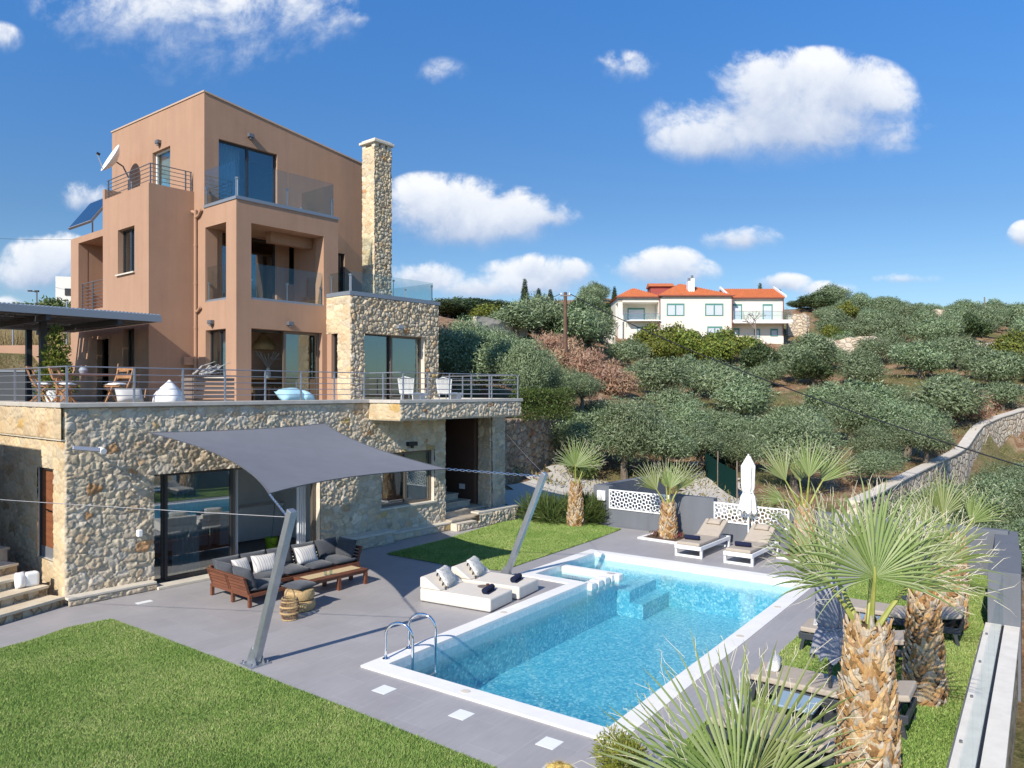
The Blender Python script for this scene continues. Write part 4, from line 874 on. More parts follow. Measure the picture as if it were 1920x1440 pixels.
# ---------------------------------------------------------------- shade sail
def pole(name, base, top, label):
    t = thing(name, label, 'pole', base, 0, 'sail poles'); b = Vector(base); p = Vector(top); d = (p-b)
    MB().beam(b+Z_*.02, p, .12, .12, up=(1, 0, 0)).build('post', M['steel'], t, bevel=.012)
    mb = MB(); mb.box((b.x-.17, b.y-.17, 0), (b.x+.17, b.y+.17, .02)); mb.build('base_plate', M['steel'], t)
    mb = MB()
    for sx in (-1, 1):
        mb.add([(b.x+sx*.065, b.y-.15, .02), (b.x+sx*.065, b.y+.15, .02), (b.x+sx*.065, b.y-.02, .3), (b.x+sx*.073, b.y-.15, .02), (b.x+sx*.073, b.y+.15, .02), (b.x+sx*.073, b.y-.02, .3)], [(0, 1, 2), (5, 4, 3), (0, 3, 4, 1), (1, 4, 5, 2), (2, 5, 3, 0)])
    mb.build('gusset', M['steel'], t)
    for sx in (-1, 1):
        for sy in (-1, 1): mb = MB(); mb.tube([(b.x+sx*.13, b.y+sy*.13, .02), (b.x+sx*.13, b.y+sy*.13, .06)], .014, 6); mb.build('bolt', M['chrome'], t)
    mb = MB(); q = b+d*.965; mb.tube([q+Y_*.06, q+Y_*.12], .016, 6); mb.build('eye_bolt', M['chrome'], t)
    return q+Y_*.12
E1 = pole('sail_pole', (6.45, 10.62, 0), (6.45, 9.63, 2.49), 'leaning galvanised sail pole at the lawn edge nearest the pool ladder')
E2 = pole('sail_pole', (13.08, 11.16, 0), (13.08, 10.04, 2.46), 'leaning galvanised sail pole standing beside the spa basin and daybeds')
sail = thing('shade_sail', 'four cornered charcoal shade sail stretched from the stone wall to two poles', 'shade sail', (9, 14, 3))
cA, cB, cC, cD = Vector((7.3, 16.15, 3.36)), Vector((11.86, 16.25, 3.4)), Vector((11.84, 11.78, 2.52)), Vector((6.9, 10.95, 2.57))
def edge(p, q, sag, t, cen):
    m = (p+q)/2; inn = (cen-m); inn.z *= .3; return p.lerp(q, t)+inn.normalized()*sag*4*t*(1-t)
cen = (cA+cB+cC+cD)/4; N = 28; mb = MB(); vs = []
for i in range(N+1):
    for j in range(N+1):
        u, v = i/N, j/N
        e0 = edge(cA, cB, .42, u, cen); e1 = edge(cD, cC, .5, u, cen); f0 = edge(cA, cD, .5, v, cen); f1 = edge(cB, cC, .45, v, cen)
        p = e0*(1-v)+e1*v+f0*(1-u)+f1*u-(cA*(1-u)*(1-v)+cB*u*(1-v)+cD*(1-u)*v+cC*u*v)
        p.z -= .16*16*u*(1-u)*v*(1-v)*.5; vs.append(p)
mb.add(vs, [(i*(N+1)+j, (i+1)*(N+1)+j, (i+1)*(N+1)+j+1, i*(N+1)+j+1) for i in range(N) for j in range(N)])
cl = mb.build('cloth', mat('sail_cloth', (.175, .18, .20), .85, var=.06, vscale=2, bump=.5, bscale=220), sail, smooth='all')
for nm, fn in (('hem', lambda t: edge(cA, cB, .42, t, cen)), ('hem', lambda t: edge(cD, cC, .5, t, cen)), ('hem', lambda t: edge(cA, cD, .5, t, cen)), ('hem', lambda t: edge(cB, cC, .45, t, cen))):
    mb = MB(); mb.tube([fn(i/16) for i in range(17)], .011, 6); mb.build(nm, M['charcoal'], sail, smooth=True)
def chain(p, q):
    mb = MB(); p = Vector(p); q = Vector(q); L = (q-p).length; k = max(3, int(L/.07)); d = (q-p)/k
    for i in range(k):
        c = p+d*(i+.5); s = d.normalized().cross(Z_).normalized() if i % 2 else d.normalized().cross(d.normalized().cross(Z_)).normalized()
        a = d*.62; pts = [c-a+s*.012, c-a*.6+s*.02, c+a*.6+s*.02, c+a+s*.012, c+a-s*.012, c+a*.6-s*.02, c-a*.6-s*.02, c-a-s*.012, c-a+s*.012]; mb.tube(pts, .006, 5, caps=False)
    mb.build('chain', M['chrome'], sail, smooth=True)
chain(cC, E2); chain(cD, E1); chain(cA, (7.0, 16.38, 3.48)); chain(cB, (12.0, 16.4, 3.46))
def cable(name, p, q, label, sag=.05, r=.008, mt='railsilver', n=14, cat='cable'):
    p = Vector(p); q = Vector(q); mb = MB(); mb.tube([p.lerp(q, i/n)-Z_*sag*4*(i/n)*(1-i/n) for i in range(n+1)], r, 6)
    return tag(mb.build(name, M[mt], None, smooth=True), label, cat)
cable('stay_cable', (6.45, 9.68, 2.38), (2.2, 15.6, 2.75), 'thin steel stay cable running from the lawn edge sail pole to the left', .02, .006, 'rail')
cable('stay_cable', (13.08, 10.05, 2.42), (18.9, 16.3, 3.0), 'thin steel stay cable from the spa side sail pole to the stone pillar', .03, .005)
# ---------------------------------------------------------------- sofa group
M['grille'] = M['wood']
sofa = thing('corner_sofa', 'slatted red brown wooden corner sofa with charcoal cushions under the shade sail', 'sofa', (8.05, 13.42, 0)); sofa.scale = (1, 1, .80)
X0, X1, Yb, Yf = 8.05, 11.2, 14.88, 14.07
mb = MB()
def rail(p, q, w=.045, h=.09): mb.beam(p, q, w, h)
rail((X0, Yf, .28), (X1, Yf, .28)); rail((X0, Yb, .28), (X1, Yb, .28)); rail((X0, 13.45, .28), (X0, Yb, .28)); rail((X0+.8, 13.45, .28), (X0+.8, Yf, .28)); rail((X0, 13.45, .28), (X0+.8, 13.45, .28)); rail((X1, Yf, .28), (X1, Yb, .28))
y = 13.5
while y < Yb: mb.box((X0+.03, y, .30), (X0+.8 if y < Yf else X1-.02, y+.055, .322)); y += .085
mb.build('seat_frame', M['wood'], sofa, bevel=.006)
def back(p, q, out, k):
    """leaning slatted back between p and q, one per module"""
    p = Vector((*p, 0)); q = Vector((*q, 0)); out = Vector((*out, 0))
    for i in range(k):
        a = p.lerp(q, i/k); b = p.lerp(q, (i+1)/k); d = (b-a).normalized(); mb = MB()
        for e in (a+d*.03, b-d*.03): mb.beam(e+Z_*.3, e+out*.11+Z_*.73, .05, .035, up=tuple(d))
        for j in range(5): z = .36+.085*j; o_ = out*.11*((z-.3)/.43); mb.beam(a+d*.03+o_+Z_*z, b-d*.03+o_+Z_*z, .02, .065)
        mb.beam(a+out*.11+Z_*.735, b+out*.11+Z_*.735, .07, .028); mb.build('slatted_back', M['wood'], sofa, bevel=.005)
back((X0, 13.45), (X0, Yb), (-1, 0), 2); back((X0, Yb), (X1, Yb), (0, 1), 5); back((X1, Yf), (X1, Yb), (1, 0), 1)
for x, y in [(X0, 13.45), (X0, 14.07), (X0, Yb), (X0+.8, 13.47), (X1, Yf), (X1, Yb), (8.9, Yf), (9.5, Yf), (10.15, Yf), (10.7, Yb)]:
    mb = MB(); mb.box((x-.03, y-.03, 0), (x+.035, y+.035, .3)); mb.build('leg', M['wood'], sofa, bevel=.005)
W = (X1-X0)/5
def cush(nm, c, ux, uy, uz, par=sofa, mt='charcoal', seed=0, pinch=.04): return MB().pillow(c, ux, uy, uz, 11, 0, pinch, .02, seed).build(nm, M[mt], par, smooth='all')
for i in range(5): cush('seat_cushion', (X0+W*(i+.5), 14.46, .405), (W/2-.005, 0, 0), (0, .4, 0), (0, 0, .085), seed=i)
cush('seat_cushion', (X0+.42, 13.76, .405), (.39, 0, 0), (0, .31, 0), (0, 0, .085), seed=9)
for i in range(5): cush('back_cushion', (X0+W*(i+.5), 14.83, .68), (W/2-.01, 0, 0), (0, .08, .25), (0, -.10, .03), seed=20+i)
for k, y in enumerate((13.77, 14.44)): cush('back_cushion', (X0+.07, y, .68), (0, .32, 0), (-.08, 0, .25), (.10, 0, .03), seed=30+k)
cush('back_cushion', (X1-.06, 14.46, .70), (0, .33, 0), (.07, 0, .25), (-.10, 0, .03), seed=33)
def stripe_mat():
    m = bpy.data.materials.new('striped_linen'); m.use_nodes = True; t = NT(m.node_tree); b = t.n['Principled BSDF']
    uv = t.add('ShaderNodeTexCoord').outputs['Object']; s = t.add('ShaderNodeSeparateXYZ'); t.put(s.inputs[0], uv)
    w = t.math('FRACT', t.math('MULTIPLY', t.math('ADD', s.outputs[0], t.math('MULTIPLY', s.outputs[1], .35)), 9))
    c = t.ramp(w, [(0, (.62, .60, .57)), (.3, (.62, .60, .57)), (.34, (.25, .22, .23)), (.42, (.45, .40, .40)), (.46, (.66, .64, .61)), (.7, (.66, .64, .61)), (.74, (.40, .37, .38)), (.82, (.36, .33, .36)), (.86, (.64, .62, .6))])
    t.put(b.inputs['Base Color'], c); b.inputs['Roughness'].default_value = .95; return m
M['stripe'] = stripe_mat()
for (x, y, z, rz, lab) in ((8.55, 14.6, .52, .15, 'white and grey striped cushion in the left corner of the sofa'), (9.05, 14.52, .535, -.1, 'wide striped cushion in the middle of the charcoal sofa'), (10.1, 14.53, .545, .05, 'wide striped cushion on the sofa near its right end')):
    w = .21 if x < 8.8 else .29
    t = thing('throw_cushion', lab, 'cushion', (x, y, z), rz, 'striped cushions on the sofa'); MB().pillow((0, 0, 0), (w, 0, 0), (0, .08, .19), (0, -.085, .03), 11, 0, .1, .03, int(x*10)).build('cover', M['stripe'], t, smooth='all')
# coffee table
ct = thing('coffee_table', 'long low red brown wooden coffee table in front of the sofa', 'table', (9.9, 13.45, 0))
tx0, tx1, ty0, ty1 = 9.22, 10.72, 13.12, 13.72; mb = MB(); y = ty0
while y < ty1-.02: mb.box((tx0, y, .31), (tx1, y+.068, .335)); y += .076
mb.build('tabletop', M['wood'], ct, bevel=.004); mb = MB(); mb.box((tx0, ty0+.02, .25), (tx1, ty0+.05, .309)); mb.box((tx0, ty1-.05, .25), (tx1, ty1-.02, .309)); mb.box((tx0, ty0+.05, .25), (tx0+.03, ty1-.05, .309)); mb.box((tx1-.03, ty0+.05, .25), (tx1, ty1-.05, .309)); mb.build('apron', M['wood'], ct)
for x in (tx0+.04, (tx0+tx1)/2, tx1-.04):
    for y in (ty0+.045, ty1-.045): mb = MB(); mb.box((x-.035, y-.035, 0), (x+.035, y+.035, .309)); mb.build('leg', M['wood'], ct)
mb = MB(); mb.box((tx0+.08, 13.28, .336), (tx1-.08, 13.6, .341)); tag(mb.build('table_runner', mat('woven_runner', (.55, .42, .24), .9, var=.15, vscale=40)), 'straw coloured woven runner on the coffee table', 'runner')
def cup(x, y, lab, h=.07):
    t = thing('tea_cup', lab, 'cup', (x, y, .342)); mb = MB(); mb.lathe([(.05, 0), (.075, .012), (.07, .012), (.02, .008)], n=16, caps=False); mb.build('saucer', M['white'], t, smooth=True)
    mb = MB(); mb.lathe([(.03, .012), (.048, .03), (.054, .012+h), (.049, .012+h), (.03, .03)], n=16); mb.build('bowl', mat('patterned_china', (.62, .63, .64), .3, var=.5, vscale=40, col2=(.12, .14, .2)), t, smooth=True)
    mb = MB(); mb.tube([(.05, 0, .03), (.08, 0, .04), (.08, 0, .06), (.05, 0, .07)], .006, 6); mb.build('handle', M['white'], t)
cup(9.62, 13.42, 'patterned tea cup on saucer at the left of the table runner'); cup(9.86, 13.5, 'taller patterned tea cup in the middle of the coffee table', .1)
for x, y, lab in ((9.72, 13.3, 'empty drinking glass beside the left tea cup'), (9.84, 13.27, 'empty drinking glass below the taller tea cup')):
    mb = MB(); mb.lathe([(.028, .345), (.035, .45), (.032, .45), (.026, .35)], (x, y, 0), 14); tag(mb.build('drinking_glass', M['clear'], None, smooth=True), lab, 'glass')
def succulent(x, y, lab, s=1):
    t = thing('potted_succulent', lab, 'plant', (x, y, .342)); mb = MB(); mb.lathe([(.042, 0), (.05, .085), (.044, .085), (.04, .07)], n=14); mb.build('pot', mat('grey_pot', (.42, .42, .42), .8), t, smooth=True)
    mb = MB(); g = random.Random(int(x*100))
    for i in range(34): a = g.uniform(0, 6.3); e = g.uniform(.3, 1.4); d = Vector((math.cos(a)*math.cos(e), math.sin(a)*math.cos(e), math.sin(e))); q = d.cross(Z_).normalized()*.012; c = Vector((0, 0, .08)); mb.add([c-q, c+q, c+d*.05+q*.9, c+d*.085, c+d*.05-q*.9], [(0, 1, 2, 3, 4)])
    mb.build('leaves', M['succ'], t)
M['succ'] = leaf_mat('succulent_leaf', [(.06, .16, .05), (.12, .26, .09)])
succulent(10.32, 13.5, 'small green succulent in grey pot, left one on the tray'); succulent(10.44, 13.42, 'small green succulent in grey pot, right one on the tray')
# poufs, lantern
for k, (z, r) in enumerate(((.13, .30), (.335, .285))):
    mb = MB(); prof = [(r*.75, -.1), (r*.93, -.085), (r, -.03), (r, .04), (r*.93, .085), (r*.75, .1)]
    mb.lathe(prof, (8.62, 12.62, z-.03 if k == 0 else z-.03), 28, jit=lambda t, zz: 1+.02*math.sin(14*t)); o_ = mb.build('wicker_pouf', M['wicker'], None, smooth=True)
    tag(o_, ['round woven straw pouf, lower one of the stack by the lantern', 'round woven straw pouf, upper one of the stack under a dark cushion'][k], 'pouf', 'stacked straw poufs')
o_ = MB().pillow((8.66, 12.66, .46), (.26, .03, 0), (-.03, .26, 0), (0, 0, .06), 11).build('seat_pad', M['charcoal'], None, smooth='all'); tag(o_, 'flat dark grey seat pad lying on top of the straw poufs', 'cushion')
ln = thing('rattan_lantern', 'brown rattan basket lantern with hoop handle in front of the poufs', 'lantern', (8.12, 12.2, 0))
mb = MB(); prof = lambda z: .115+.055*math.sin(math.pi*min(1, max(0, (z+.03)/.48)))
for i in range(34):
    a = 2*math.pi*i/34; mb.tube([(8.12+prof(z)*math.cos(a), 12.2+prof(z)*math.sin(a), z) for z in (.01, .1, .2, .3, .4)], .0065, 4)
mb.build('cane_body', mat('dark_cane', (.23, .13, .075), .7, var=.3, vscale=30), ln); mb = MB()
for z in (.015, .13, .145, .245, .26, .345, .40): mb.tube([(8.12+(prof(z)+.006)*math.cos(2*math.pi*j/24), 12.2+(prof(z)+.006)*math.sin(2*math.pi*j/24), z) for j in range(25)], .011, 5, caps=False)
mb.build('woven_band', M['wicker'], ln); mb = MB(); mb.lathe([(.09, .01), (.1, .3), (.09, .38)], (8.12, 12.2, 0), 14); mb.build('candle_glass', M['clear'], ln)
mb = MB(); mb.tube([(8.12+.1*math.cos(t), 12.2, .40+.17*math.sin(t)) for t in [math.pi*i/12 for i in range(13)]], .009, 6); mb.build('handle', M['greywood'], ln)
# ---------------------------------------------------------------- daybeds
def daybed(c, ang, L, W_, label):
    t = thing('daybed', label, 'daybed', (*c, 0), ang, 'cream daybeds at the pool edge')
    mb = MB(); mb.box((-L/2, -W_/2, .015), (L/2, W_/2, .27)); mb.build('mattress', M['cream'], t, bevel=.035, seg=3)
    mb = MB(); mb.add([(-L/2, -W_/2, .272), (-L/2+.5, -W_/2, .272), (-L/2, -W_/2, .50), (-L/2+.12, -W_/2, .50), (-L/2, W_/2, .272), (-L/2+.5, W_/2, .272), (-L/2, W_/2, .50), (-L/2+.12, W_/2, .50)],
                      [(0, 1, 3, 2), (5, 4, 6, 7), (1, 5, 7, 3), (2, 3, 7, 6), (4, 0, 2, 6), (0, 4, 5, 1)]); mb.build('backrest', M['cream'], t, bevel=.03, seg=3)
    mb = MB(); mb.box((-L/2+.03, -W_/2+.03, 0), (L/2-.03, W_/2-.03, .015)); mb.build('base', M['charcoal'], t)
    return t
dv = math.atan2(9.55-11.22, 10.79-10.48)   # long axis from backrest to foot
dirD = Vector((math.cos(dv), math.sin(dv), 0)); perD = Vector((-dirD.y, dirD.x, 0))
def at(p, f, s): q = Vector((*p, 0))+dirD*f+perD*s; return (q.x, q.y)
FL1 = Vector((10.48, 11.22, 0)); LB, WB = 1.66, .87
c1_ = FL1+dirD*LB/2+perD*WB/2; c2_ = c1_+perD*(WB+.17)+dirD*.05
daybed((c1_.x, c1_.y), dv, LB, WB, 'cream canvas daybed nearer the pool ladder'); daybed((c2_.x, c2_.y), dv, LB, WB, 'cream canvas daybed nearer the leaning pole and spa')
M['shag'] = mat('shaggy_cotton', (.70, .68, .63), 1, var=.15, vscale=30, bump=1, bscale=60)
for c, lab in ((c1_, 'shaggy white cushion with black tassels on the daybed nearer the ladder'), (c2_, 'shaggy white cushion with black tassels on the daybed nearer the spa')):
    p = c-dirD*.48+Z_*.47; t = thing('tassel_cushion', lab, 'cushion', tuple(p), dv+.25, 'shaggy cushions on the daybeds')
    MB().pillow((0, 0, 0), (.12, 0, -.17), (0, .27, 0), (.06, 0, .05), 11, 0, .1, .05, 3).build('cover', M['shag'], t, smooth='all')
    mb = MB(); g = random.Random(5)
    for i in range(420):
        u, v = g.uniform(-.95, .95), g.uniform(-.95, .95); k = ((1-abs(u)**2.6)*(1-abs(v)**2.6))**.45; q = Vector((.12*u+.06*k, .27*v, -.17*u+.05*k)); d = Vector((g.uniform(-.02, .035), g.uniform(-.025, .025), g.uniform(-.045, -.005))); s_ = Vector((0, .008, 0))
        mb.add([q-s_, q+s_, q+d+s_*.4+Vector((.012, 0, .01)), q+d-s_*.4+Vector((.012, 0, .01))], [(0, 1, 2, 3)])
    mb.build('shag_pile', M['shag'], t)
    for k in range(4):
        mb = MB(); y_ = -.27+.02*k-.02; q = Vector((.1-.06*k, -.27-.01, -.15+.09*k)); mb.tube([q, q+Vector((0, -.03, -.03)), q+Vector((0, -.04, -.06))], [.012, .02, .014], 6); mb.build('tassel', M['black'], t)
def towel(p, ang, label, mt='navy', L=.38, r=.062, grp='rolled navy towels'):
    t = thing('rolled_towel', label, 'towel', tuple(p), ang, grp); mb = MB(); sp_ = []
    mb.tube([(0, -L/2, r), (0, -L/2+.01, r), (0, L/2-.01, r), (0, L/2, r)], [r*.9, r, r, r*.9], 16); mb.build('roll', M[mt], t, smooth=True)
    mb = MB(); mb.obox((r*.9, 0, .012), (.035, 0, 0), (0, L/2-.01, 0), (0, 0, .008)); mb.build('loose_end', M[mt], t)
    for e in (-1, 1):
        mb = MB(); pts = [(r*(1-k/26)*.95*math.cos(k*.6), e*(L/2+.002), r+r*(1-k/26)*.95*math.sin(k*.6)) for k in range(24)]; mb.tube(pts, .006, 4); mb.build('spiral_end', M[mt], t)
for c, lab in ((c1_, 'rolled navy towel at the foot of the daybed nearer the ladder'), (c2_, 'rolled navy towel at the foot of the daybed nearer the spa')): towel(c+dirD*.52+Z_*.27, dv+.12, lab)
M['amber'] = mat('amber_glass', (.75, .25, .03), .1, trans=.6)
tp = c1_+dirD*.22+perD*.30+Z_*.27; mb = MB(); mb.lathe([(.11, 0), (.12, .012), (.11, .01)], tuple(tp), 18); tag(mb.build('serving_tray', M['greywood'], None, smooth=True), 'small round tray under the orange drinks on the daybed', 'tray')
for k, (dx, dy, lab) in enumerate(((-.05, .02, 'orange drink glass at the left of the daybed tray'), (.05, .03, 'orange drink glass at the right of the daybed tray'))):
    t = thing('cocktail_glass', lab, 'glass', (tp.x+dx, tp.y+dy, tp.z+.012), 0, 'orange drinks on the daybed'); mb = MB(); mb.lathe([(.03, 0), (.032, .004), (.006, .008), (.006, .05), (.04, .075), (.047, .11), (.04, .14), (.036, .14), (.03, .08)], n=14); mb.build('bowl', M['clear'], t, smooth=True); mb = MB(); mb.lathe([(.008, .06), (.036, .08), (.041, .105), (.038, .12)], n=14); mb.build('drink', M['amber'], t, smooth=True)
mb = MB(); mb.lathe([(.03, .012), (.04, .05), (.033, .05)], (tp.x+.08, tp.y-.05, tp.z), 12); tag(mb.build('snack_bowl', mat('dark_bowl', (.12, .05, .05), .4), None, smooth=True), 'small dark snack bowl on the daybed tray', 'bowl')
# ---------------------------------------------------------------- pool ladder
ld_ = thing('pool_ladder', 'polished steel pool ladder with two looped handrails at the pool corner', 'ladder', (7.9, 9.0, 0))
for bs, tp_ in (((7.84, 9.17), (8.0, 8.72)), ((8.40, 9.25), (8.56, 8.79))):
    b_ = Vector((*bs, 0)); e_ = Vector((*tp_, 0)); mb = MB(); c = (b_+e_)/2; h = (e_-b_)/2
    pts = [b_+Z_*.03]+[b_+Z_*z for z in (.2, .38)]+[c-h*math.cos(a)+Z_*(.40+.22*math.sin(a)) for a in [math.pi*i/12 for i in range(13)]]+[e_+Z_*z for z in (.2, 0, -.3, -.8, -1.1)]
    mb.tube(pts, .023, 10); mb.build('handrail', M['chrome'], ld_, smooth='all')
    mb = MB(); mb.lathe([(.055, .03), (.055, .042), (.03, .06)], tuple(b_), 14); mb.build('flange', M['chrome'], ld_, smooth=True)
for z in (-.3, -.6, -.9): mb = MB(); mb.beam((8.0, 8.72, z), (8.56, 8.79, z), .08, .03); mb.build('tread', M['railsilver'], ld_)
# deck inlay lights
for k, (a_, b_) in enumerate(((-.42, .93), (-.42, 2.35), (-.42, 3.72))):
    mb = MB(); pbox(mb, a_-.125, a_+.125, b_-.125, b_+.125, -.02, .004); tag(mb.build('deck_inlay', M['white']), ['square white paving inlay nearest the pool ladder', 'square white paving inlay, middle one along the near pool end', 'square white paving inlay closest to the foreground cactus pot'][k], 'paving inlay', 'white inlays along the pool end')
mb = MB(); mb.box((6.75, 15.35, -.02), (7.05, 15.5, .004)); tag(mb.build('deck_inlay', M['white']), 'small white paving inlay in front of the rubble wall plinth', 'paving inlay')
for k, (a_, b_) in enumerate(((3.5, .15), (4.75, BO1-.15), (0.15, 1.95), (6.9, BO1-.15))):
    mb = MB(); c = pf(a_, b_, .031); mb.lathe([(.07, 0), (.07, .004), (.05, .006)], tuple(c), 14); mb.build('skimmer_lid', M['coping'], pool)
# ---------------------------------------------------------------- loungers
def lounger(name, fm, cm, label, c, ang, grp, kind):
    """head at -x, foot at +x"""
    t = thing(name, label, 'sun lounger', (*c, 0), ang, grp); L, W_, h = 1.95, .68, .30
    mb = MB()
    for s in (-1, 1): mb.box((-L/2, s*W_/2-.02, h-.10), (L/2, s*W_/2+.02, h-.0))
    mb.box((L/2-.04, -W_/2+.021, h-.10), (L/2, W_/2-.021, h)); mb.box((-L/2, -W_/2+.021, h-.1), (-L/2+.04, W_/2-.021, h))
    for i in range(10): x = -L/2+.12+i*.19; mb.box((x, -W_/2+.022, h-.05), (x+.06, W_/2-.022, h-.03))
    mb.build('frame', M[fm], t, bevel=.006)
    for sx in (-1, 1):
        for s in (-1, 1):
            mb = MB(); x = sx*(L/2-.08)
            if kind == 'white': mb.box((x-.035, s*W_/2-.03, 0), (x+.035, s*W_/2+.025, h-.101))
            else: mb.beam((x+sx*.05, s*(W_/2), 0), (x, s*W_/2, h-.09), .05, .05)
            mb.build('leg', M[fm], t)
        if kind == 'white': mb = MB(); mb.box((sx*(L/2-.08)-.025, -W_/2+.03, .0), (sx*(L/2-.08)+.025, W_/2-.03, .05)); mb.build('foot_bar', M[fm], t)
    mb = MB(); mb.box((-.25, -W_/2+.03, h+.002), (L/2-.01, W_/2-.03, h+.085)); mb.build('seat_cushion', M[cm], t, bevel=.025, seg=3)
    e = R_(28 if kind == 'white' else 12); d = Vector((-math.cos(e), 0, math.sin(e))); nn = Vector((math.sin(e), 0, math.cos(e))); mb = MB(); LL = .74
    mb.obox(Vector((-.26, 0, h+.045))+d*LL/2, d*LL/2, Vector((0, W_/2-.03, 0)), nn*.042); mb.build('back_cushion', M[cm], t, bevel=.025, seg=3)
    mb = MB(); mb.beam(Vector((-.26, .2, h-.02)), Vector((-.26, .2, h-.02))+d*LL, .03, .02); mb.beam(Vector((-.26, -.2, h-.02)), Vector((-.26, -.2, h-.02))+d*LL, .03, .02); mb.beam((-.72, -.2, h-.03), Vector((-.26, -.2, h-.03))+d*.62, .02, .02); mb.beam((-.72, .2, h-.03), Vector((-.26, .2, h-.03))+d*.62, .02, .02); mb.build('back_support', M[fm], t)
    if kind == 'white': MB().pillow(Vector((-.26, 0, h+.045))+d*.58+nn*.075, Vector((0, .2, 0)), d*.12, nn*.05, 9).build('head_pillow', M[cm], t, smooth='all')
    return t
lounger('sun_lounger', 'white', 'beige', 'white framed lounger with taupe cushions beside the wall palm bed', (18.6, 9.0), math.pi+.04, 'white loungers at the far pool end', 'white')
lounger('sun_lounger', 'white', 'beige', 'white framed lounger with taupe cushions under the closed white umbrella, right of the side table', (18.62, 7.68), math.pi+.04, 'white loungers at the far pool end', 'white')
for p, lab in (((18.0, 9.02, .385), 'rolled navy towel on the lounger beside the palm bed'), ((18.02, 7.66, .385), 'rolled navy towel on the lounger right of the white side table')): towel(p, .15, lab)
def side_table(name, c, label, tm, lm, hgt, w, ang=0, splay=.05):
    t = thing(name, label, 'side table', (*c, 0), ang); mb = MB(); mb.box((-w/2, -w/2, hgt-.03), (w/2, w/2, hgt)); mb.build('tabletop', M[tm], t, bevel=.008)
    for sx in (-1, 1):
        for sy in (-1, 1): mb = MB(); mb.beam((sx*(w/2-.03+splay), sy*(w/2-.03), 0), (sx*(w/2-.04), sy*(w/2-.04), hgt-.03), .035, .035); mb.build('leg', M[lm], t)
side_table('side_table', (18.35, 8.33), 'white side table with splayed legs between the white loungers', 'white', 'white', .40, .42)
PAn = A4
def lc(a, b): q = pf(a, b); return (q.x, q.y)
DL = A4+math.pi/2     # foot towards the pool
g4 = 'dark framed loungers on the lawn strip'
for (a_, b_, lab, gz) in ((.85, 6.3, 'dark framed lounger lowest in the picture behind the foreground fan leaves', 0), (2.5, 6.25, 'dark framed lounger with pale rolled towel beside the umbrella pole', 1), (5.05, 6.23, 'dark framed lounger just behind the closed grey umbrella', 2), (6.75, 6.42, 'dark framed lounger farthest along the lawn strip beside the second grey umbrella', 3)):
    lounger('sun_lounger', 'anthracite', 'beige', lab, lc(a_, b_), DL, g4, 'dark')
for (a_, b_, lab) in ((2.6, 5.5, 'rolled pale towel on the lounger beside the umbrella pole'), (.95, 5.55, 'rolled pale towel on the lounger behind the foreground fan leaves'), (5.1, 5.5, 'rolled pale towel on the lounger behind the closed grey umbrella')):
    q = pf(a_, b_, .385); towel(q, A4+math.pi/2+.2, lab, 'wtowel', .34, .075, 'pale towels on the dark loungers')
side_table('low_table', lc(1.70, 6.05), 'low dark table with pale blue top between the two nearest lawn loungers', 'bluetop', 'anthracite', .36, .5, A4, .0); side_table('low_table', lc(5.95, 6.15), 'low dark table with pale blue top between the two farther lawn loungers', 'bluetop', 'anthracite', .36, .5, A4, .0)
# closed umbrellas
def umbrella(c, ztop, zbot, cm, pm, label, r=.17, seed=1, grp=None, tie=.45):
    t = thing('closed_umbrella', label, 'umbrella', (*c, 0), 0, grp); mb = MB(); mb.tube([(*c, 0), (*c, ztop+.05)], .024, 10); mb.build('pole', M[pm], t, smooth=True)
    n = 64; vs = []; H = ztop-zbot; K = 22
    for k in range(K+1):
        f = k/K; z = ztop-H*f; rr = r*(.25+.75*min(1, f/.18)) if f < .18 else r*(1-.12*math.sin((f-.18)*5)); rr *= (1-.30*math.exp(-((f-tie-.2)/.05)**2)); rr *= 1+.35*max(0, f-.75)
        for j in range(n):
            a = 2*math.pi*j/n; q = 1+.22*min(1, f*3)*math.sin(8*a+f*1.2+seed)*(.6+.4*math.sin(3*a+seed)); zz = z+(.05*math.sin(8*a+seed) if k == K else 0); vs.append((c[0]+rr*q*math.cos(a), c[1]+rr*q*math.sin(a), zz))
    mb = MB(); mb.add(vs, [(k*n+j, k*n+(j+1) % n, (k+1)*n+(j+1) % n, (k+1)*n+j) for k in range(K) for j in range(n)]+[tuple(range(n-1, -1, -1))]); mb.build('canopy', M[cm], t, smooth='all')
    mb = MB(); f = tie+.2; mb.tube([(c[0]+r*.78*math.cos(2*math.pi*j/20), c[1]+r*.78*math.sin(2*math.pi*j/20), ztop-H*f) for j in range(21)], .014, 6, caps=False); mb.build('tie_band', M[cm], t)
    mb = MB(); mb.lathe([(.26, 0), (.26, .035), (.05, .06), (.035, .3), (.026, .3)], (*c, 0), 20); mb.build('base', M[pm], t, smooth=True)
M['umbgrey'] = mat('grey_canvas', (.29, .29, .34), .95, var=.05, bump=.3, bscale=200); M['umbwhite'] = mat('white_canvas', (.78, .77, .74), .95, var=.03, bump=.3, bscale=200)
umbrella((20.0, 8.35), 2.46, .95, 'umbwhite', 'white', 'closed white umbrella in front of the fretwork wall panels', .19, 2)
q = lc(2.68, 6.35); umbrella((10.2, 3.16), 1.88, .80, 'umbgrey', 'anthracite', 'closed grey umbrella on a dark pole on the lawn left of the thick palm', .185, 1, 'grey umbrellas on the lawn strip')
umbrella((17.0, 3.6), 1.95, .75, 'umbgrey', 'anthracite', 'closed grey umbrella farther back between the palm trunks', .17, 4, 'grey umbrellas on the lawn strip')
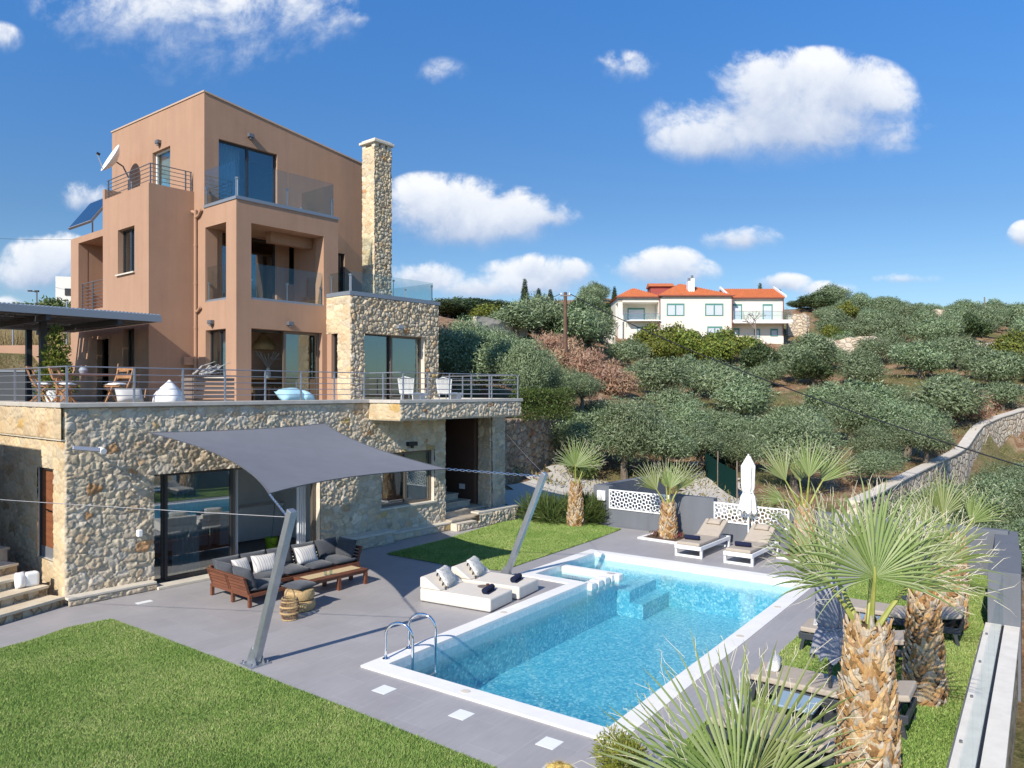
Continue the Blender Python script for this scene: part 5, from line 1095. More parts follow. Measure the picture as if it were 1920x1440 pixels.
# ---------------------------------------------------------------- grey garden wall with fretwork
gw = thing('garden_wall', 'dark grey rendered garden wall with white fretwork panels behind the loungers', 'wall', (20.3, 9, 0))
GX = 20.2
mb = MB(); mb.box((GX, 12.97, -.3), (GX+.25, 13.55, 1.24)); mb.box((GX, 10.84, -.3), (GX+.25, 12.97, .56)); mb.box((GX, 9.46, -.3), (GX+.25, 10.84, 1.17)); mb.box((GX, 7.28, -.3), (GX+.25, 9.46, .54)); mb.box((GX, 2.4, -.3), (GX+.25, 7.28, 1.08)); mb.box((GX+.25, 13.3, -.3), (24.6, 13.55, 1.24)); mb.build('rendered_wall', M['greyren'], gw, bevel=.01)
def clip_cell(s, others, lim):
    poly = [(lim[0], lim[2]), (lim[1], lim[2]), (lim[1], lim[3]), (lim[0], lim[3])]
    for q in others:
        mx, my = (s[0]+q[0])/2, (s[1]+q[1])/2; nx, ny = q[0]-s[0], q[1]-s[1]; out = []
        for i in range(len(poly)):
            a, b = poly[i], poly[(i+1) % len(poly)]; da = (a[0]-mx)*nx+(a[1]-my)*ny; db = (b[0]-mx)*nx+(b[1]-my)*ny
            if da <= 0: out.append(a)
            if da*db < 0: k = da/(da-db); out.append((a[0]+(b[0]-a[0])*k, a[1]+(b[1]-a[1])*k))
        poly = out
        if not poly: break
    return poly
def fret(y1, y0, z0, z1):
    W_, H_ = y1-y0, z1-z0; pr = gw; mb = MB(); th = .02; x = GX-.03; bd = .035
    def P(p, dx): return (x+dx, y1-p[0], z0+p[1])
    S = []; c = .155; rows = int(H_/c)+3
    for i in range(-1, int(W_/c)+3):
        for j in range(-1, rows): # pairs of a snub square net give pentagons
            k = (i+j) % 2; o_ = .27*c
            S += [(i*c+(o_ if k else 0)*1-.0, j*c+(0 if k else o_)), (i*c-(o_ if k else 0), j*c-(0 if k else o_))]
    lim = (bd, W_-bd, bd, H_-bd)
    for s in S:
        if not (-.05 < s[0] < W_+.05 and -.05 < s[1] < H_+.05): continue
        near = [q for q in S if q != s and abs(q[0]-s[0]) < 3*c and abs(q[1]-s[1]) < 3*c]
        po = clip_cell(s, near, lim)
        if len(po) < 3: continue
        cx = sum(p[0] for p in po)/len(po); cy = sum(p[1] for p in po)/len(po); inn = [(cx+(p[0]-cx)*.76, cy+(p[1]-cy)*.76) for p in po]; n = len(po)
        vs = [P(p, 0) for p in po]+[P(p, 0) for p in inn]+[P(p, th) for p in po]+[P(p, th) for p in inn]
        mb.add(vs, [(i, (i+1) % n, n+(i+1) % n, n+i) for i in range(n)]+[(2*n+i, 3*n+i, 3*n+(i+1) % n, 2*n+(i+1) % n) for i in range(n)]+[(n+i, n+(i+1) % n, 3*n+(i+1) % n, 3*n+i) for i in range(n)])
    for a, b in (((0, 0), (W_, bd)), ((0, H_-bd), (W_, H_)), ((0, bd), (bd, H_-bd)), ((W_-bd, bd), (W_, H_-bd))):
        mb.box((x-.004, y1-b[0], z0+a[1]), (x+th+.004, y1-a[0], z0+b[1]))
    mb.build('fretwork_panel', M['white'], gw)
fret(12.95, 10.86, .55, 1.15); fret(9.44, 8.42, .54, 1.09); fret(8.34, 7.30, .53, 1.08)
mb = MB(); mb.box((GX-.1, 13.07, .78), (GX-.01, 13.36, 1.09)); tag(mb.build('electric_box', M['white'], None, bevel=.01), 'white electric meter box on the left end of the grey garden wall', 'box')
# low retaining wall with glass fence on the right
rw = thing('boundary_wall', 'long low boundary wall with cream stone coping beside the right lawn strip', 'wall', (12, 1.6, 0))
B0, B1 = Vector((6.0, 1.10, 0)), Vector((15.25, 1.89, 0)); BD = (B1-B0).normalized(); BN = Vector((-BD.y, BD.x, 0))
mb = MB(); mb.obox((B0+B1)/2-Z_*.9, (B1-B0)/2, BN*.22, Z_*1.1); mb.build('wall_body', rubble_mat('boundary_stone', 2.4, ((.42, .33, .22), (.50, .42, .30), (.36, .26, .17))), rw)
mb = MB(); mb.obox((B0+B1)/2+BN*.13+Z_*.23, (B1-B0)/2, BN*.115, Z_*.03); mb.obox((B0+B1)/2-BN*.135+Z_*.23, (B1-B0)/2, BN*.11, Z_*.03); mb.build('coping', mat('cream_slab', (.74, .69, .60), .7, var=.08, vscale=4, bump=.2), rw)
mb = MB(); mb.obox((B0+B1)/2-BN*.005+Z_*.222, (B1-B0)/2, BN*.02, Z_*.02); mb.build('channel', M['black'], rw)
mb = MB(); mb.obox((B0+B1)/2+BN*.27+Z_*.04, (B1-B0)/2, BN*.03, Z_*.06); mb.build('lawn_edging', M['greyren'], rw)
ge = thing('glass_fence', 'clear glass balustrade standing in the boundary wall channel', 'fence', tuple(B0+Z_*.25))
Lf = (B1-B0).length; k = 7
for i in range(k):
    a, b = B0+BD*(Lf*i/k+.01), B0+BD*(Lf*(i+1)/k-.01); MB().obox((a+b)/2-BN*.005+Z_*.70, (b-a)/2, BN*.006, Z_*.46).build('pane', M['fence_glass'], ge)
for i in range(6):
    mb = MB(); p = B0+BD*(Lf*(i+.5)/6)+BN*.19; mb.tube([p+Z_*.261, p+Z_*.29], .018, 8); mb.build('cable_eye', M['rail'], ge)
gb = thing('grey_wall_block', 'stepped grey rendered wall where the glass fence ends', 'wall', (18, 2.1, 0))
def strip(mb, p, q, w, z0, z1): 
    p = Vector((*p, 0)); q = Vector((*q, 0)); d = (q-p).normalized(); n = Vector((-d.y, d.x, 0)); mb.obox((p+q)/2+Z_*(z0+z1)/2, (q-p)/2, n*w/2, Z_*(z1-z0)/2)
mb = MB(); strip(mb, (15.26, 1.87), (17.5, 2.1), .48, -2, 1.15); strip(mb, (17.5, 2.1), (20.8, 2.5), .44, -2, 1.0); mb.build('rendered_wall', M['greyren'], gb, bevel=.01)
# ---------------------------------------------------------------- terrace furniture
TF = 3.9
def chair_folding(c, ang, lab):
    t = thing('wooden_chair', lab, 'chair', (*c, TF), ang, 'wooden chairs at the terrace table')
    for s in (-1, 1):
        mb = MB(); mb.beam((-.22, s*.21, 0), (.12, s*.21, .62), .03, .035); mb.beam((.12, s*.21, .62), (.2, s*.21, .88), .03, .035); mb.build('leg', M['teak'], t); mb = MB(); mb.beam((.22, s*.19, 0), (-.2, s*.19, .46), .03, .03); mb.build('leg', M['teak'], t)
    mb = MB(); mb.beam((.185, -.22, .85), (.185, .22, .85), .02, .07); mb.beam((.13, -.22, .66), (.13, .22, .66), .02, .07); mb.build('backrest', M['teak'], t); mb = MB(); mb.box((-.22, -.2, .43), (.1, .2, .455)); mb.build('seat', M['teak'], t)
    MB().pillow((-.06, 0, .49), (.18, 0, 0), (0, .19, 0), (0, 0, .035), 7).build('seat_cushion', M['white'], t, smooth='all')
for c, a, lab in (((6.15, 18.9), 2.6, 'wooden folding chair at the left end of the terrace table'), ((6.45, 18.4), 2.4, 'wooden folding chair left of the terrace table nearest the railing'), ((7.45, 17.9), .4, 'wooden armchair with white cushion on the near side of the terrace table'), ((8.0, 19.4), .2, 'wooden chair half hidden behind the terrace table'), ((7.0, 19.9), 2.4, 'wooden chair on the far side of the terrace table')): chair_folding(c, a, lab)
tt = thing('dining_table', 'orange brown wooden dining table on the terrace under the pergola', 'table', (7.2, 19.0, TF)); mb = MB(); mb.box((6.6, 18.6, TF+.70), (8.2, 19.5, TF+.74)); mb.build('tabletop', mat('red_table', (.30, .10, .05), .5, var=.15), tt)
for x in (6.7, 8.1):
    for y in (18.7, 19.4): mb = MB(); mb.box((x-.035, y-.035, TF), (x+.035, y+.035, TF+.7)); mb.build('leg', M['teak'], tt)
mb = MB(); mb.lathe([(.07, 0), (.1, .08), (.06, .16)], (7.1, 19.0, TF+.74), 12); tag(mb.build('serving_bowl', mat('grey_glaze', (.3, .33, .36), .3), None, smooth=True), 'grey bowl on the terrace dining table', 'bowl')
o_ = MB().pillow((7.50, 17.5, TF+.24), (.29, 0, 0), (0, .08, .16), (0, -.14, .03), 11, 0, .03).build('floor_cushion', mat('offwhite_cushion', (.52, .50, .47), .95), None, smooth='all'); tag(o_, 'square off white floor cushion behind the terrace railing', 'cushion')
mb = MB(); n = 20; prof = [(.30, 0), (.36, .06), (.33, .22), (.22, .38), (.11, .50), (.04, .57), (.015, .60)]
mb.lathe(prof, (8.55, 17.8, TF), n, jit=lambda t, z: 1+.10*math.sin(3*t+1)*(z < .4)+.05*math.sin(7*t+z*9)); tag(mb.build('bean_bag', M['white'], None, smooth='all'), 'white pointed bean bag on the terrace beside the slatted crate', 'bean bag')
cr = thing('slatted_crate', 'brown slatted wooden crate table on the terrace under driftwood', 'crate', (9.9, 18.5, TF)); mb = MB()
for k in range(6): mb.box((9.35, 18.2, TF+.04+.11*k), (10.45, 18.23, TF+.115+.11*k)); mb.box((9.35, 18.78, TF+.04+.11*k), (10.45, 18.81, TF+.115+.11*k)); mb.box((9.33, 18.23, TF+.04+.11*k), (9.36, 18.78, TF+.115+.11*k)); mb.box((10.44, 18.23, TF+.04+.11*k), (10.47, 18.78, TF+.115+.11*k))
mb.build('slats', M['greywood'], cr); mb = MB(); mb.box((9.3, 18.17, TF+.71), (10.5, 18.84, TF+.74)); mb.build('top', M['greywood'], cr)
mb = MB(); g = random.Random(3)
for i in range(9):
    p = Vector((g.uniform(9.4, 9.8), 18.5+g.uniform(-.1, .1), TF+.76)); pts = [p]
    for k in range(6): p = p+Vector((g.uniform(.03, .17), g.uniform(-.06, .06), g.uniform(-.03, .09))); p.z = max(p.z, TF+.755); pts.append(p.copy())
    mb.tube(pts, [.03, .028, .024, .02, .015, .011, .006], 6)
tag(mb.build('driftwood', mat('bleached_wood', (.42, .39, .35), .9, var=.2), None, smooth=True), 'pale twisted driftwood lying on the slatted crate', 'driftwood')
M['skyblue'] = mat('pale_blue_cotton', (.34, .56, .66), .95, var=.06)
t = thing('blue_bean_bag', 'pale blue floor bean bag on the terrace before the dining room', 'bean bag', (12.1, 17.9, TF)); MB().pillow((11.95, 17.9, TF+.22), (.36, 0, .02), (0, .26, .12), (0, -.10, .15), 11, 0, .06, .05).build('cover', M['skyblue'], t, smooth='all'); MB().pillow((12.36, 17.8, TF+.17), (.17, 0, -.05), (0, .24, .06), (0, -.08, .15), 9, 0, .06, .05, 4).build('side_fold', M['skyblue'], t, smooth='all')
def wicker_chair(c, lab):
    t = thing('wicker_armchair', lab, 'armchair', (*c, TF), .2, 'white wicker chairs on the terrace'); t.scale = (.78, .78, .76); mb = MB()
    for i in range(15):
        f = i/14; z = .35+.55*f; w = .30+.07*f
        mb.tube([(-.02-.2*(1-(2*j/8-1)**2)*.3, (2*j/8-1)*w, z) for j in range(9)], .012, 5)
    for j in range(13): q = 2*j/12-1; mb.tube([(-.02-.06*(1-q*q), q*.30, .35), (-.05-.06*(1-q*q), q*.37, .92)], .011, 5)
    mb.tube([(-.02, -.3, .35), (-.05, -.37, .92), (-.12, 0, .99), (-.05, .37, .92), (-.02, .3, .35)], .022, 6); mb.build('woven_back', M['white_wicker'], t); mb = MB(); mb.box((-.02, -.3, .30), (.55, .3, .38)); mb.build('seat', M['white_wicker'], t, bevel=.02)
    for x in (.02, .5):
        for y in (-.26, .26): mb = MB(); mb.tube([(x, y, .3), (x*1.1, y*1.1, 0)], .018, 6); mb.build('leg', M['white_wicker'], t)
    mb = MB(); mb.box((.62, -.24, .24), (1.0, .24, .36)); mb.box((.66, -.2, 0), (.96, .2, .24)); mb.build('footrest', M['white_wicker'], t, bevel=.02)
wicker_chair((15.35, 17.0), 'white wicker armchair in front of the living room doors'); wicker_chair((16.95, 17.0), 'white wicker armchair beside the stone box corner')
mb = MB(); mb.lathe([(.22, 0), (.2, .03), (.03, .05), (.03, .36), (.28, .38), (.28, .41)], (16.3, 17.1, TF), 16); tag(mb.build('terrace_side_table', M['greywood'], None, smooth=True), 'small round table between the white wicker armchairs', 'table')
def jar(c, z, s, lab, lm, cm, shp=1):
    t = thing('potted_shrub', lab, 'plant', (*c, z)); mb = MB(); mb.lathe([(.16*s, 0), (.27*s, .2*s), (.30*s, .38*s), (.22*s, .52*s), (.24*s, .57*s), (.20*s, .57*s), (.19*s, .5*s)], n=18); mb.build('pot', M[cm], t, smooth=True)
    V = leaf_cloud(random.Random(int(c[0]*37)), [(Vector((0, 0, .75*s)), .34*s), (Vector((.15*s, 0, .85*s)), .25*s), (Vector((-.14*s, .1*s, .82*s)), .25*s)], 900, .07*s, .03*s); fast_mesh('foliage', V, 4, M[lm], t)
# leaf cloud: quads on a set of lobes
def leaf_cloud(g, lobes, n, L, W_, up=.35, shell=.55, flat=1.0, vary=.4, nrm=False):
    rg = np.random.default_rng(g.randrange(1 << 30)); w = np.array([r**2 for c, r in lobes]); li = rg.choice(len(lobes), n, p=w/w.sum())
    C = np.array([tuple(c) for c, r in lobes])[li]; Rr = np.array([r for c, r in lobes])[li]
    d = rg.normal(size=(n, 3)); d /= np.linalg.norm(d, axis=1)[:, None]; rr = Rr*(shell+(1-shell)*rg.random(n)**.7)*(1+.12*rg.normal(size=n))
    P = C+d*rr[:, None]*np.array([1, 1, flat]); ax = d+rg.normal(0, .7, (n, 3)); ax[:, 2] += up; ax /= np.linalg.norm(ax, axis=1)[:, None]
    if nrm:      # leaves lie roughly along the surface of their lobe, so clumps take light and shade
        cd = P-(np.array([tuple(c) for c, r in lobes])*w[:, None]).sum(0)/w.sum(); cd /= np.linalg.norm(cd, axis=1)[:, None]+1e-9
        N = d*.8+cd*.35+rg.normal(0, .42, (n, 3)); N[:, 2] += .15; N /= np.linalg.norm(N, axis=1)[:, None]
        ax = ax-N*(ax*N).sum(1)[:, None]*.8; ax /= np.linalg.norm(ax, axis=1)[:, None]; s = np.cross(N, ax)
    else: s = np.cross(ax, rg.normal(size=(n, 3)))
    s /= np.linalg.norm(s, axis=1)[:, None]+1e-9
    l = (L*(1+vary*rg.uniform(-1, 1, n)))[:, None]; ww = (W_*(1+vary*rg.uniform(-1, 1, n)))[:, None]
    V = np.stack([P, P+ax*l*.5+s*ww*.5, P+ax*l, P+ax*l*.5-s*ww*.5], 1).reshape(-1, 3)
    return V
# ---------------------------------------------------------------- indoor things seen through the glass
def stool(x, y, lab):
    t = thing('bar_stool', lab, 'bar stool', (x, y, .04), 0, 'chrome bar stools in the lower room'); mb = MB(); mb.lathe([(.20, 0), (.20, .015), (.05, .05), (.03, .08), (.03, .70)], n=18); mb.build('pedestal', M['chrome'], t, smooth=True); mb = MB(); mb.lathe([(.17, .70), (.20, .73), (.20, .78), (.18, .80)], n=18); mb.build('seat', M['black'], t, smooth=True); mb = MB(); mb.tube([(.16*math.cos(a), .16*math.sin(a), .3) for a in [math.pi*i/8 for i in range(9)]], .011, 6); mb.build('footrest', M['chrome'], t)
stool(10.85, 18.6, 'chrome bar stool beside the lime green bucket'); stool(9.15, 18.4, 'chrome bar stool at the left behind the glass door'); stool(9.6, 18.6, 'chrome bar stool second from left behind the glass door')
t = thing('bar_table', 'white bar table with chrome pedestal inside the lower room', 'table', (10.3, 18.7, .04)); mb = MB(); mb.box((9.2, 18.75, .98), (11.0, 19.2, 1.02)); mb.build('tabletop', M['white'], t); mb = MB(); mb.tube([(10.2, 19, .04), (10.2, 19, .98)], .04, 10); mb.build('pedestal', M['chrome'], t)
bk = thing('bucket', 'lime green bucket on the floor inside the open door', 'bucket', (11.25, 17.75, .04)); mb = MB(); mb.lathe([(.125, 0), (.165, .30), (.175, .30), (.175, .325), (.155, .325), (.12, .02)], (11.25, 17.75, .04), 20); mb.build('pail', M['lime'], bk, smooth=True); mb = MB(); mb.tube([(11.25-.17+.34*i/10, 17.57, .30-.12*math.sin(math.pi*i/10)) for i in range(11)], .007, 5); mb.build('handle', M['black'], bk)
mb = MB(); mb.tube([(11.27, 17.8, .1), (11.5, 17.95, 1.35)], .012, 6); tag(mb.build('mop_handle', M['rail']), 'thin dark mop handle leaning in the lime bucket', 'mop')
pl = thing('pendant_lamp', 'large bell shaped rattan pendant lamp in the dining room', 'lamp', (14.0, 22.6, 5.7)); mb = MB(); mb.lathe([(.40, -.02), (.42, .08), (.36, .2), (.2, .33), (.13, .42), (.11, .5), (.09, .5)], (14.0, 22.6, 5.62), 28, caps=False); mb.build('shade', M['wicker'], pl, smooth=True); mb = MB(); mb.tube([(14.0, 22.6, 6.1), (14.0, 22.6, 6.6)], .008, 6); mb.build('cord', M['black'], pl)
dt = thing('indoor_table', 'wooden dining table inside the ground floor glass doors', 'table', (13.9, 22.4, TF)); mb = MB(); mb.box((12.9, 21.9, TF+.70), (15.2, 22.9, TF+.75)); mb.build('tabletop', M['teak'], dt)
for x in (13.0, 15.1):
    for y in (22.0, 22.8): mb = MB(); mb.box((x-.04, y-.04, TF), (x+.04, y+.04, TF+.7)); mb.build('leg', M['teak'], dt)
for x, lab in ((13.3, 'wooden bench seat at the left of the indoor table'), (14.2, 'wooden bench seat at the right of the indoor table')):
    t = thing('wooden_stool', lab, 'stool', (x, 21.6, TF)); mb = MB(); mb.box((x-.3, 21.5, TF+.42), (x+.3, 21.75, TF+.46)); mb.build('seat', M['teak'], t)
    for k in (-.26, .26): mb = MB(); mb.box((x+k-.03, 21.52, TF), (x+k+.03, 21.73, TF+.42)); mb.build('leg', M['teak'], t)
vz = thing('vase', 'pale vase of dried grass on the indoor table', 'vase', (13.95, 22.2, TF+.75)); mb = MB(); mb.lathe([(.06, 0), (.1, .1), (.08, .24), (.045, .32), (.05, .34)], (13.95, 22.2, TF+.75), 14); mb.build('jar', M['white_wicker'], vz, smooth=True); mb = MB(); g = random.Random(2)
for i in range(26): a = g.uniform(0, 6.3); r = g.uniform(.1, .42); mb.tube([(13.95, 22.2, TF+1.05), (13.95+.5*r*math.cos(a), 22.2+.5*r*math.sin(a), TF+1.35), (13.95+r*math.cos(a), 22.2+r*math.sin(a), TF+1.5+g.uniform(-.1, .15))], [.004, .004, .012], 4)
mb.build('dried_grass', mat('pampas', (.5, .46, .42), .9), vz)
wb = thing('white_bag', 'soft white bag standing on the lit outside steps', 'bag', (5.25, 16.95, .38)); MB().pillow((5.17, 16.92, .53), (.09, .03, 0), (0, .02, .16), (-.03, .1, 0), 9, 0, .05, .04).build('body', M['white'], wb, smooth='all'); mb = MB(); mb.box((5.24, 16.85, .38), (5.50, 17.05, .66)); mb.build('side_pouch', M['white'], wb, bevel=.05, seg=3)
# ---------------------------------------------------------------- fan palms
M['fan'] = leaf_mat('fan_leaf', [(.17, .225, .06), (.235, .30, .095), (.30, .355, .135), (.38, .41, .20)], .42, .25, .2, .4)
M['fibre'] = mat('leaf_fibre', (.62, .56, .42), .9)
M['petiole'] = mat('green_petiole', (.22, .27, .05), .5, var=.2, vscale=8, col2=(.38, .36, .09))
def bark_mat(name, cols):
    m = bpy.data.materials.new(name); m.use_nodes = True; t = NT(m.node_tree); b = t.n['Principled BSDF']
    g = t.add('ShaderNodeNewGeometry'); tc = t.add('ShaderNodeTexCoord').outputs['Object']; n = len(cols)
    c = t.ramp(g.outputs['Random Per Island'], [(i/(n-1), cols[i]) for i in range(n)]); nz = t.noise(t.vmath('MULTIPLY', tc, (1, 1, .5)), 45, 5, .7)
    t.put(b.inputs['Base Color'], t.mix(.8, c, t.ramp(nz, [(.3, .55), (.7, 1.3)]), 'MULTIPLY')); b.inputs['Roughness'].default_value = .9; b.inputs['Specular IOR Level'].default_value = .1
    bp = t.add('ShaderNodeBump'); bp.inputs['Strength'].default_value = .7; bp.inputs['Distance'].default_value = .01; t.put(bp.inputs['Height'], nz); t.l.new(bp.outputs[0], b.inputs['Normal']); return m
M['bark'] = bark_mat('palm_bark', [(.24, .125, .05), (.44, .25, .10), (.55, .36, .17), (.42, .37, .31), (.60, .46, .28), (.36, .19, .08), (.54, .47, .37)])
M['barkcore'] = mat('palm_core', (.13, .075, .04), .95, var=.4, vscale=25, bump=1, bscale=50)
def fan(par, base, hub, up, R, seed, spread=100, nseg=34, droop=.25, face=None, fold=.30, cup=.25, wf=1.0):
    g = random.Random(seed); base = Vector(base); hub = Vector(hub); e = Vector(up).normalized()
    f = Vector(face) if face is not None else Vector((e.x, e.y, 0))
    n = (f-e*f.dot(e)); n = n.normalized() if n.length > .05 else e.orthogonal().normalized(); s = n.cross(e)
    mb = MB(); sp = R_(spread); dt = 2*sp/nseg; rows = [.03, .14, .28, .42, .56, .68, .80, .91, 1.0]
    for i in range(nseg):
        t = -sp+dt*(i+.5)+g.uniform(-.012, .012); q = abs(t)/sp; d = (e*math.cos(t)+s*math.sin(t)+n*cup*q*q).normalized(); sd = (s*math.cos(t)-e*math.sin(t)).normalized(); nn = d.cross(sd).normalized()
        Ri = R*(1-.22*q*q)*g.uniform(.90, 1.06); dr = droop*g.uniform(.5, 1.5)*(.7+.8*q); tw = g.uniform(-.06, .06); vs = []; br = g.uniform(.36, .46); tipc = g.uniform(-.12, .12)
        for r in rows:
            w = wf*r*Ri*math.tan(dt/2)*1.03 if r <= br else wf*br*Ri*math.tan(dt/2)*1.03*max(.0, (1-(r-br)/(1-br)))**.75+.0008
            c = hub+d*r*Ri+Vector((0, 0, -dr*Ri*max(0, r-.45)**2*1.9))+sd*(tw*Ri*max(0, r-.4)+tipc*Ri*max(0, r-.78)**2*4)
            vs += [c-sd*w-nn*w*fold, c+nn*w*fold, c+sd*w-nn*w*fold]
        k = len(rows); mb.add(vs, [(3*j+a, 3*j+a+1, 3*j+a+4, 3*j+a+3) for j in range(k-1) for a in (0, 1)], 0)
        for _ in range(3 if R > .8 else 1):     # loose fibres between the segments
            r0 = g.uniform(.42, .95); p = hub+d*r0*Ri+Vector((0, 0, -dr*Ri*max(0, r0-.45)**2*1.9)); L = R*g.uniform(.1, .3); c1 = p+d*L*.5+sd*g.uniform(-.12, .12)*L*3; c2 = c1+d*L*.3+sd*g.uniform(-.3, .3)*L+nn*g.uniform(-.3, .3)*L-Z_*L*g.uniform(-.1, .6); w = .0022 if R > .8 else .003
            mb.add([p-sd*w, p+sd*w, c1+sd*w*.9, c1-sd*w*.9, c2+nn*w*.4, c2-nn*w*.4], [(0, 1, 2, 3), (3, 2, 4, 5)], 1)
    lf = mb.build('leaf', [M['fan'], M['fibre']], par)
    d = hub-base; m = base+d*.5+Vector((0, 0, .02)); pm = MB(); pm.tube([base, base.lerp(m, .5), m, m.lerp(hub, .5), hub, hub+e*.10*R], [.035*max(R, .7), .028*max(R, .7), .022*max(R, .7), .019*max(R, .7), .016, .006], 6); pm.build('petiole', M['petiole'], lf, smooth=True)
    return lf
def palm(lab, base, h, r0, r1, leaves, seed, lean=(0, 0), dens=1.0, flare=0, droop=.2, wf=1.0, seg=1.0, cup=.25):
    """leaves: (view azimuth deg from picture right, elevation deg, petiole m, R, spread)"""
    g = random.Random(seed); t = thing('fan_palm', lab, 'palm', (*base, 0), 0, None); B = Vector((*base, 0)); ln = Vector((*lean, 0))
    def rad(z): f = z/h; return (r0+(r1-r0)*f)*(1+.10*math.sin(f*3.0))+flare*max(0, .25-f)
    mb = MB(); k = 14; vs = [(rad(h*i/k), h*i/k) for i in range(k+1)]
    n = 20; V_ = []
    for r, z in vs:
        for j in range(n): a = 2*math.pi*j/n; V_.append((B.x+ln.x*z/h+(r-.02)*math.cos(a), B.y+ln.y*z/h+(r-.02)*math.sin(a), z))
    mb.add(V_, [(i*n+j, i*n+(j+1) % n, (i+1)*n+(j+1) % n, (i+1)*n+j) for i in range(k) for j in range(n)]+[tuple(k*n+j for j in range(n))]); tr = mb.build('trunk', M['barkcore'], t, smooth='all')
    mb = MB(); rows = int(h/.044*dens); per = max(7, int(2*math.pi*r0/.105))
    for i in range(rows):
        z = h*(i+.3)/rows
        for j in range(per):
            a = 2*math.pi*(j+.5*(i % 2)+g.uniform(-.18, .18))/per+i*.05; r = rad(z); o = Vector((math.cos(a), math.sin(a), 0)); tg = Vector((-math.sin(a), math.cos(a), 0)); c = B+ln*(z/h)+o*(r-.02)+Z_*z
            w = .062*g.uniform(.6, 1.3)*(r/.27)**.6; hh = .125*g.uniform(.5, 1.5); ou = g.uniform(.010, .042); sk = (1 if (i+j) % 2 else -1)*g.uniform(.02, .10); p1 = c+Z_*hh*.5+o*ou*.7+tg*sk*.5; p2 = c+Z_*hh+o*ou*g.uniform(.5, 1.5)+tg*sk
            mb.add([c-tg*w, c+o*.02, c+tg*w, p1-tg*w*.75, p1+o*.022, p1+tg*w*.75, p2-tg*w*g.uniform(.1, .5), p2+o*.01+Z_*g.uniform(-.02, .03), p2+tg*w*g.uniform(.1, .5)], [(0, 1, 4, 3), (1, 2, 5, 4), (3, 4, 7, 6), (4, 5, 8, 7)])
            if g.random() < .6:
                q = p2+o*g.uniform(.0, .04)+tg*g.uniform(-.06, .06)+Z_*g.uniform(-.03, .08); mb.add([p1-tg*w*.2, p1+tg*w*.05, q], [(0, 1, 2)])
    mb.build('bark_scales', M['bark'], t)
    T = B+ln+Z_*h
    for i, L in enumerate(leaves):
        az, el, pt, R, spd = L[:5]; a = R_(az); hd = VR*math.cos(a)+VF*math.sin(a); e_ = R_(el); d = hd*math.cos(e_)+Z_*math.sin(e_)
        face = L[5] if len(L) > 5 else None
        fc = hd if face is None else (VR*face[0]+VF*face[1]+Z_*face[2])
        up = d if len(L) < 7 else (VR*L[6][0]+VF*L[6][1]+Z_*L[6][2])
        b0 = T+hd*r1*.45-Z_*.05; fan(t, b0, b0+d*pt, up, R, seed*50+i, spd, int((L[7] if len(L) > 7 else spd/2.9)*seg), droop if el > 35 else droop*1.7, fc, .5, cup, wf)
    return t
FACE = (0, -1, .15)
palm('thick trunked fan palm in front with wide open crown over the lawn strip', (8.405, 2.224), 1.80, .285, .19,
     [(-100, 76, .64, 1.06, 108, (0.05, -1, .35), (.02, .1, 1)), (175, 58, .55, 1.05, 55, (.45, -1, .2), (-.62, 0, .8)), (10, 50, .55, 1.12, 52, (-.45, -1, .2), (.78, .1, .74)),
      (120, 58, .6, 1.1, 60, (.2, -1, .1), (-.35, .3, .9)), (60, 60, .6, 1.12, 58, (-.2, -1, .1), (.38, .3, .9))], 3, dens=1.1, flare=.10, droop=.24, wf=.80)
palm('fan palm with shaded dark lower trunk standing behind the thick palm', (11.6, 2.35), 1.45, .25, .16,
     [(90, 70, .5, .95, 60, (0, -1, .2), (.1, .2, 1)), (30, 55, .5, .95, 50, (-.3, -1, .2), (.6, .2, .75)), (150, 55, .45, .8, 50, (.3, -1, .2), (-.6, .2, .7))], 4, flare=.1, wf=.9)
palm('fan palm with leaning grey brown trunk nearest the glass fence', (15.4, 2.75), 1.55, .30, .2,
     [(90, 70, .5, .95, 60, (0, -1, .2), (.15, .1, 1)), (0, 55, .45, .8, 50, (-.3, -1, .2), (.6, .1, .8)), (170, 55, .45, .85, 50, (.3, -1, .2), (-.6, .1, .75))], 5, lean=(.1, -.05), wf=.9)
palm('fan palm by the grey wall at the far right pool corner', (19.75, 6.75), 1.25, .27, .19,
     [(-85, 80, .85, 1.15, 45, (-.1, -1, 0), (.05, 0, 1)), (170, 62, .8, 1.15, 40, (.4, -1, 0), (-.45, 0, .9)), (10, 60, .8, 1.15, 42, (-.4, -1, 0), (.6, 0, .85)), (90, 70, .7, 1.05, 40, (0, -1, 0), (0, .1, 1)), (200, 25, .6, .8, 40, (.3, -1, .3), (-.9, 0, .3))], 6, droop=.08, cup=.1)
palm('fan palm between the two fretwork panels casting its shadow on the grey wall', (19.55, 10.55), 1.0, .25, .15,
     [(-80, 80, .5, .85, 50, (.2, -1, 0), (.2, 0, 1)), (175, 60, .5, .98, 48, (.5, -1, 0), (-.55, 0, .9)), (15, 62, .5, 1.0, 42, (-.5, -1, 0), (.55, 0, .9)), (90, 68, .5, .9, 45, (0, -1, 0), (0, .1, 1))], 7, droop=.08, cup=.1)
palm('fan palm with a single upright fan beside the stone path', (19.5, 13.75), 1.3, .27, .14,
     [(-100, 82, .62, 1.0, 88, (.25, -1, 0), (.12, 0, 1)), (20, 70, .5, 1.0, 50, (-.2, -1, 0), (.42, 0, .9))], 8, droop=.06, cup=.08)
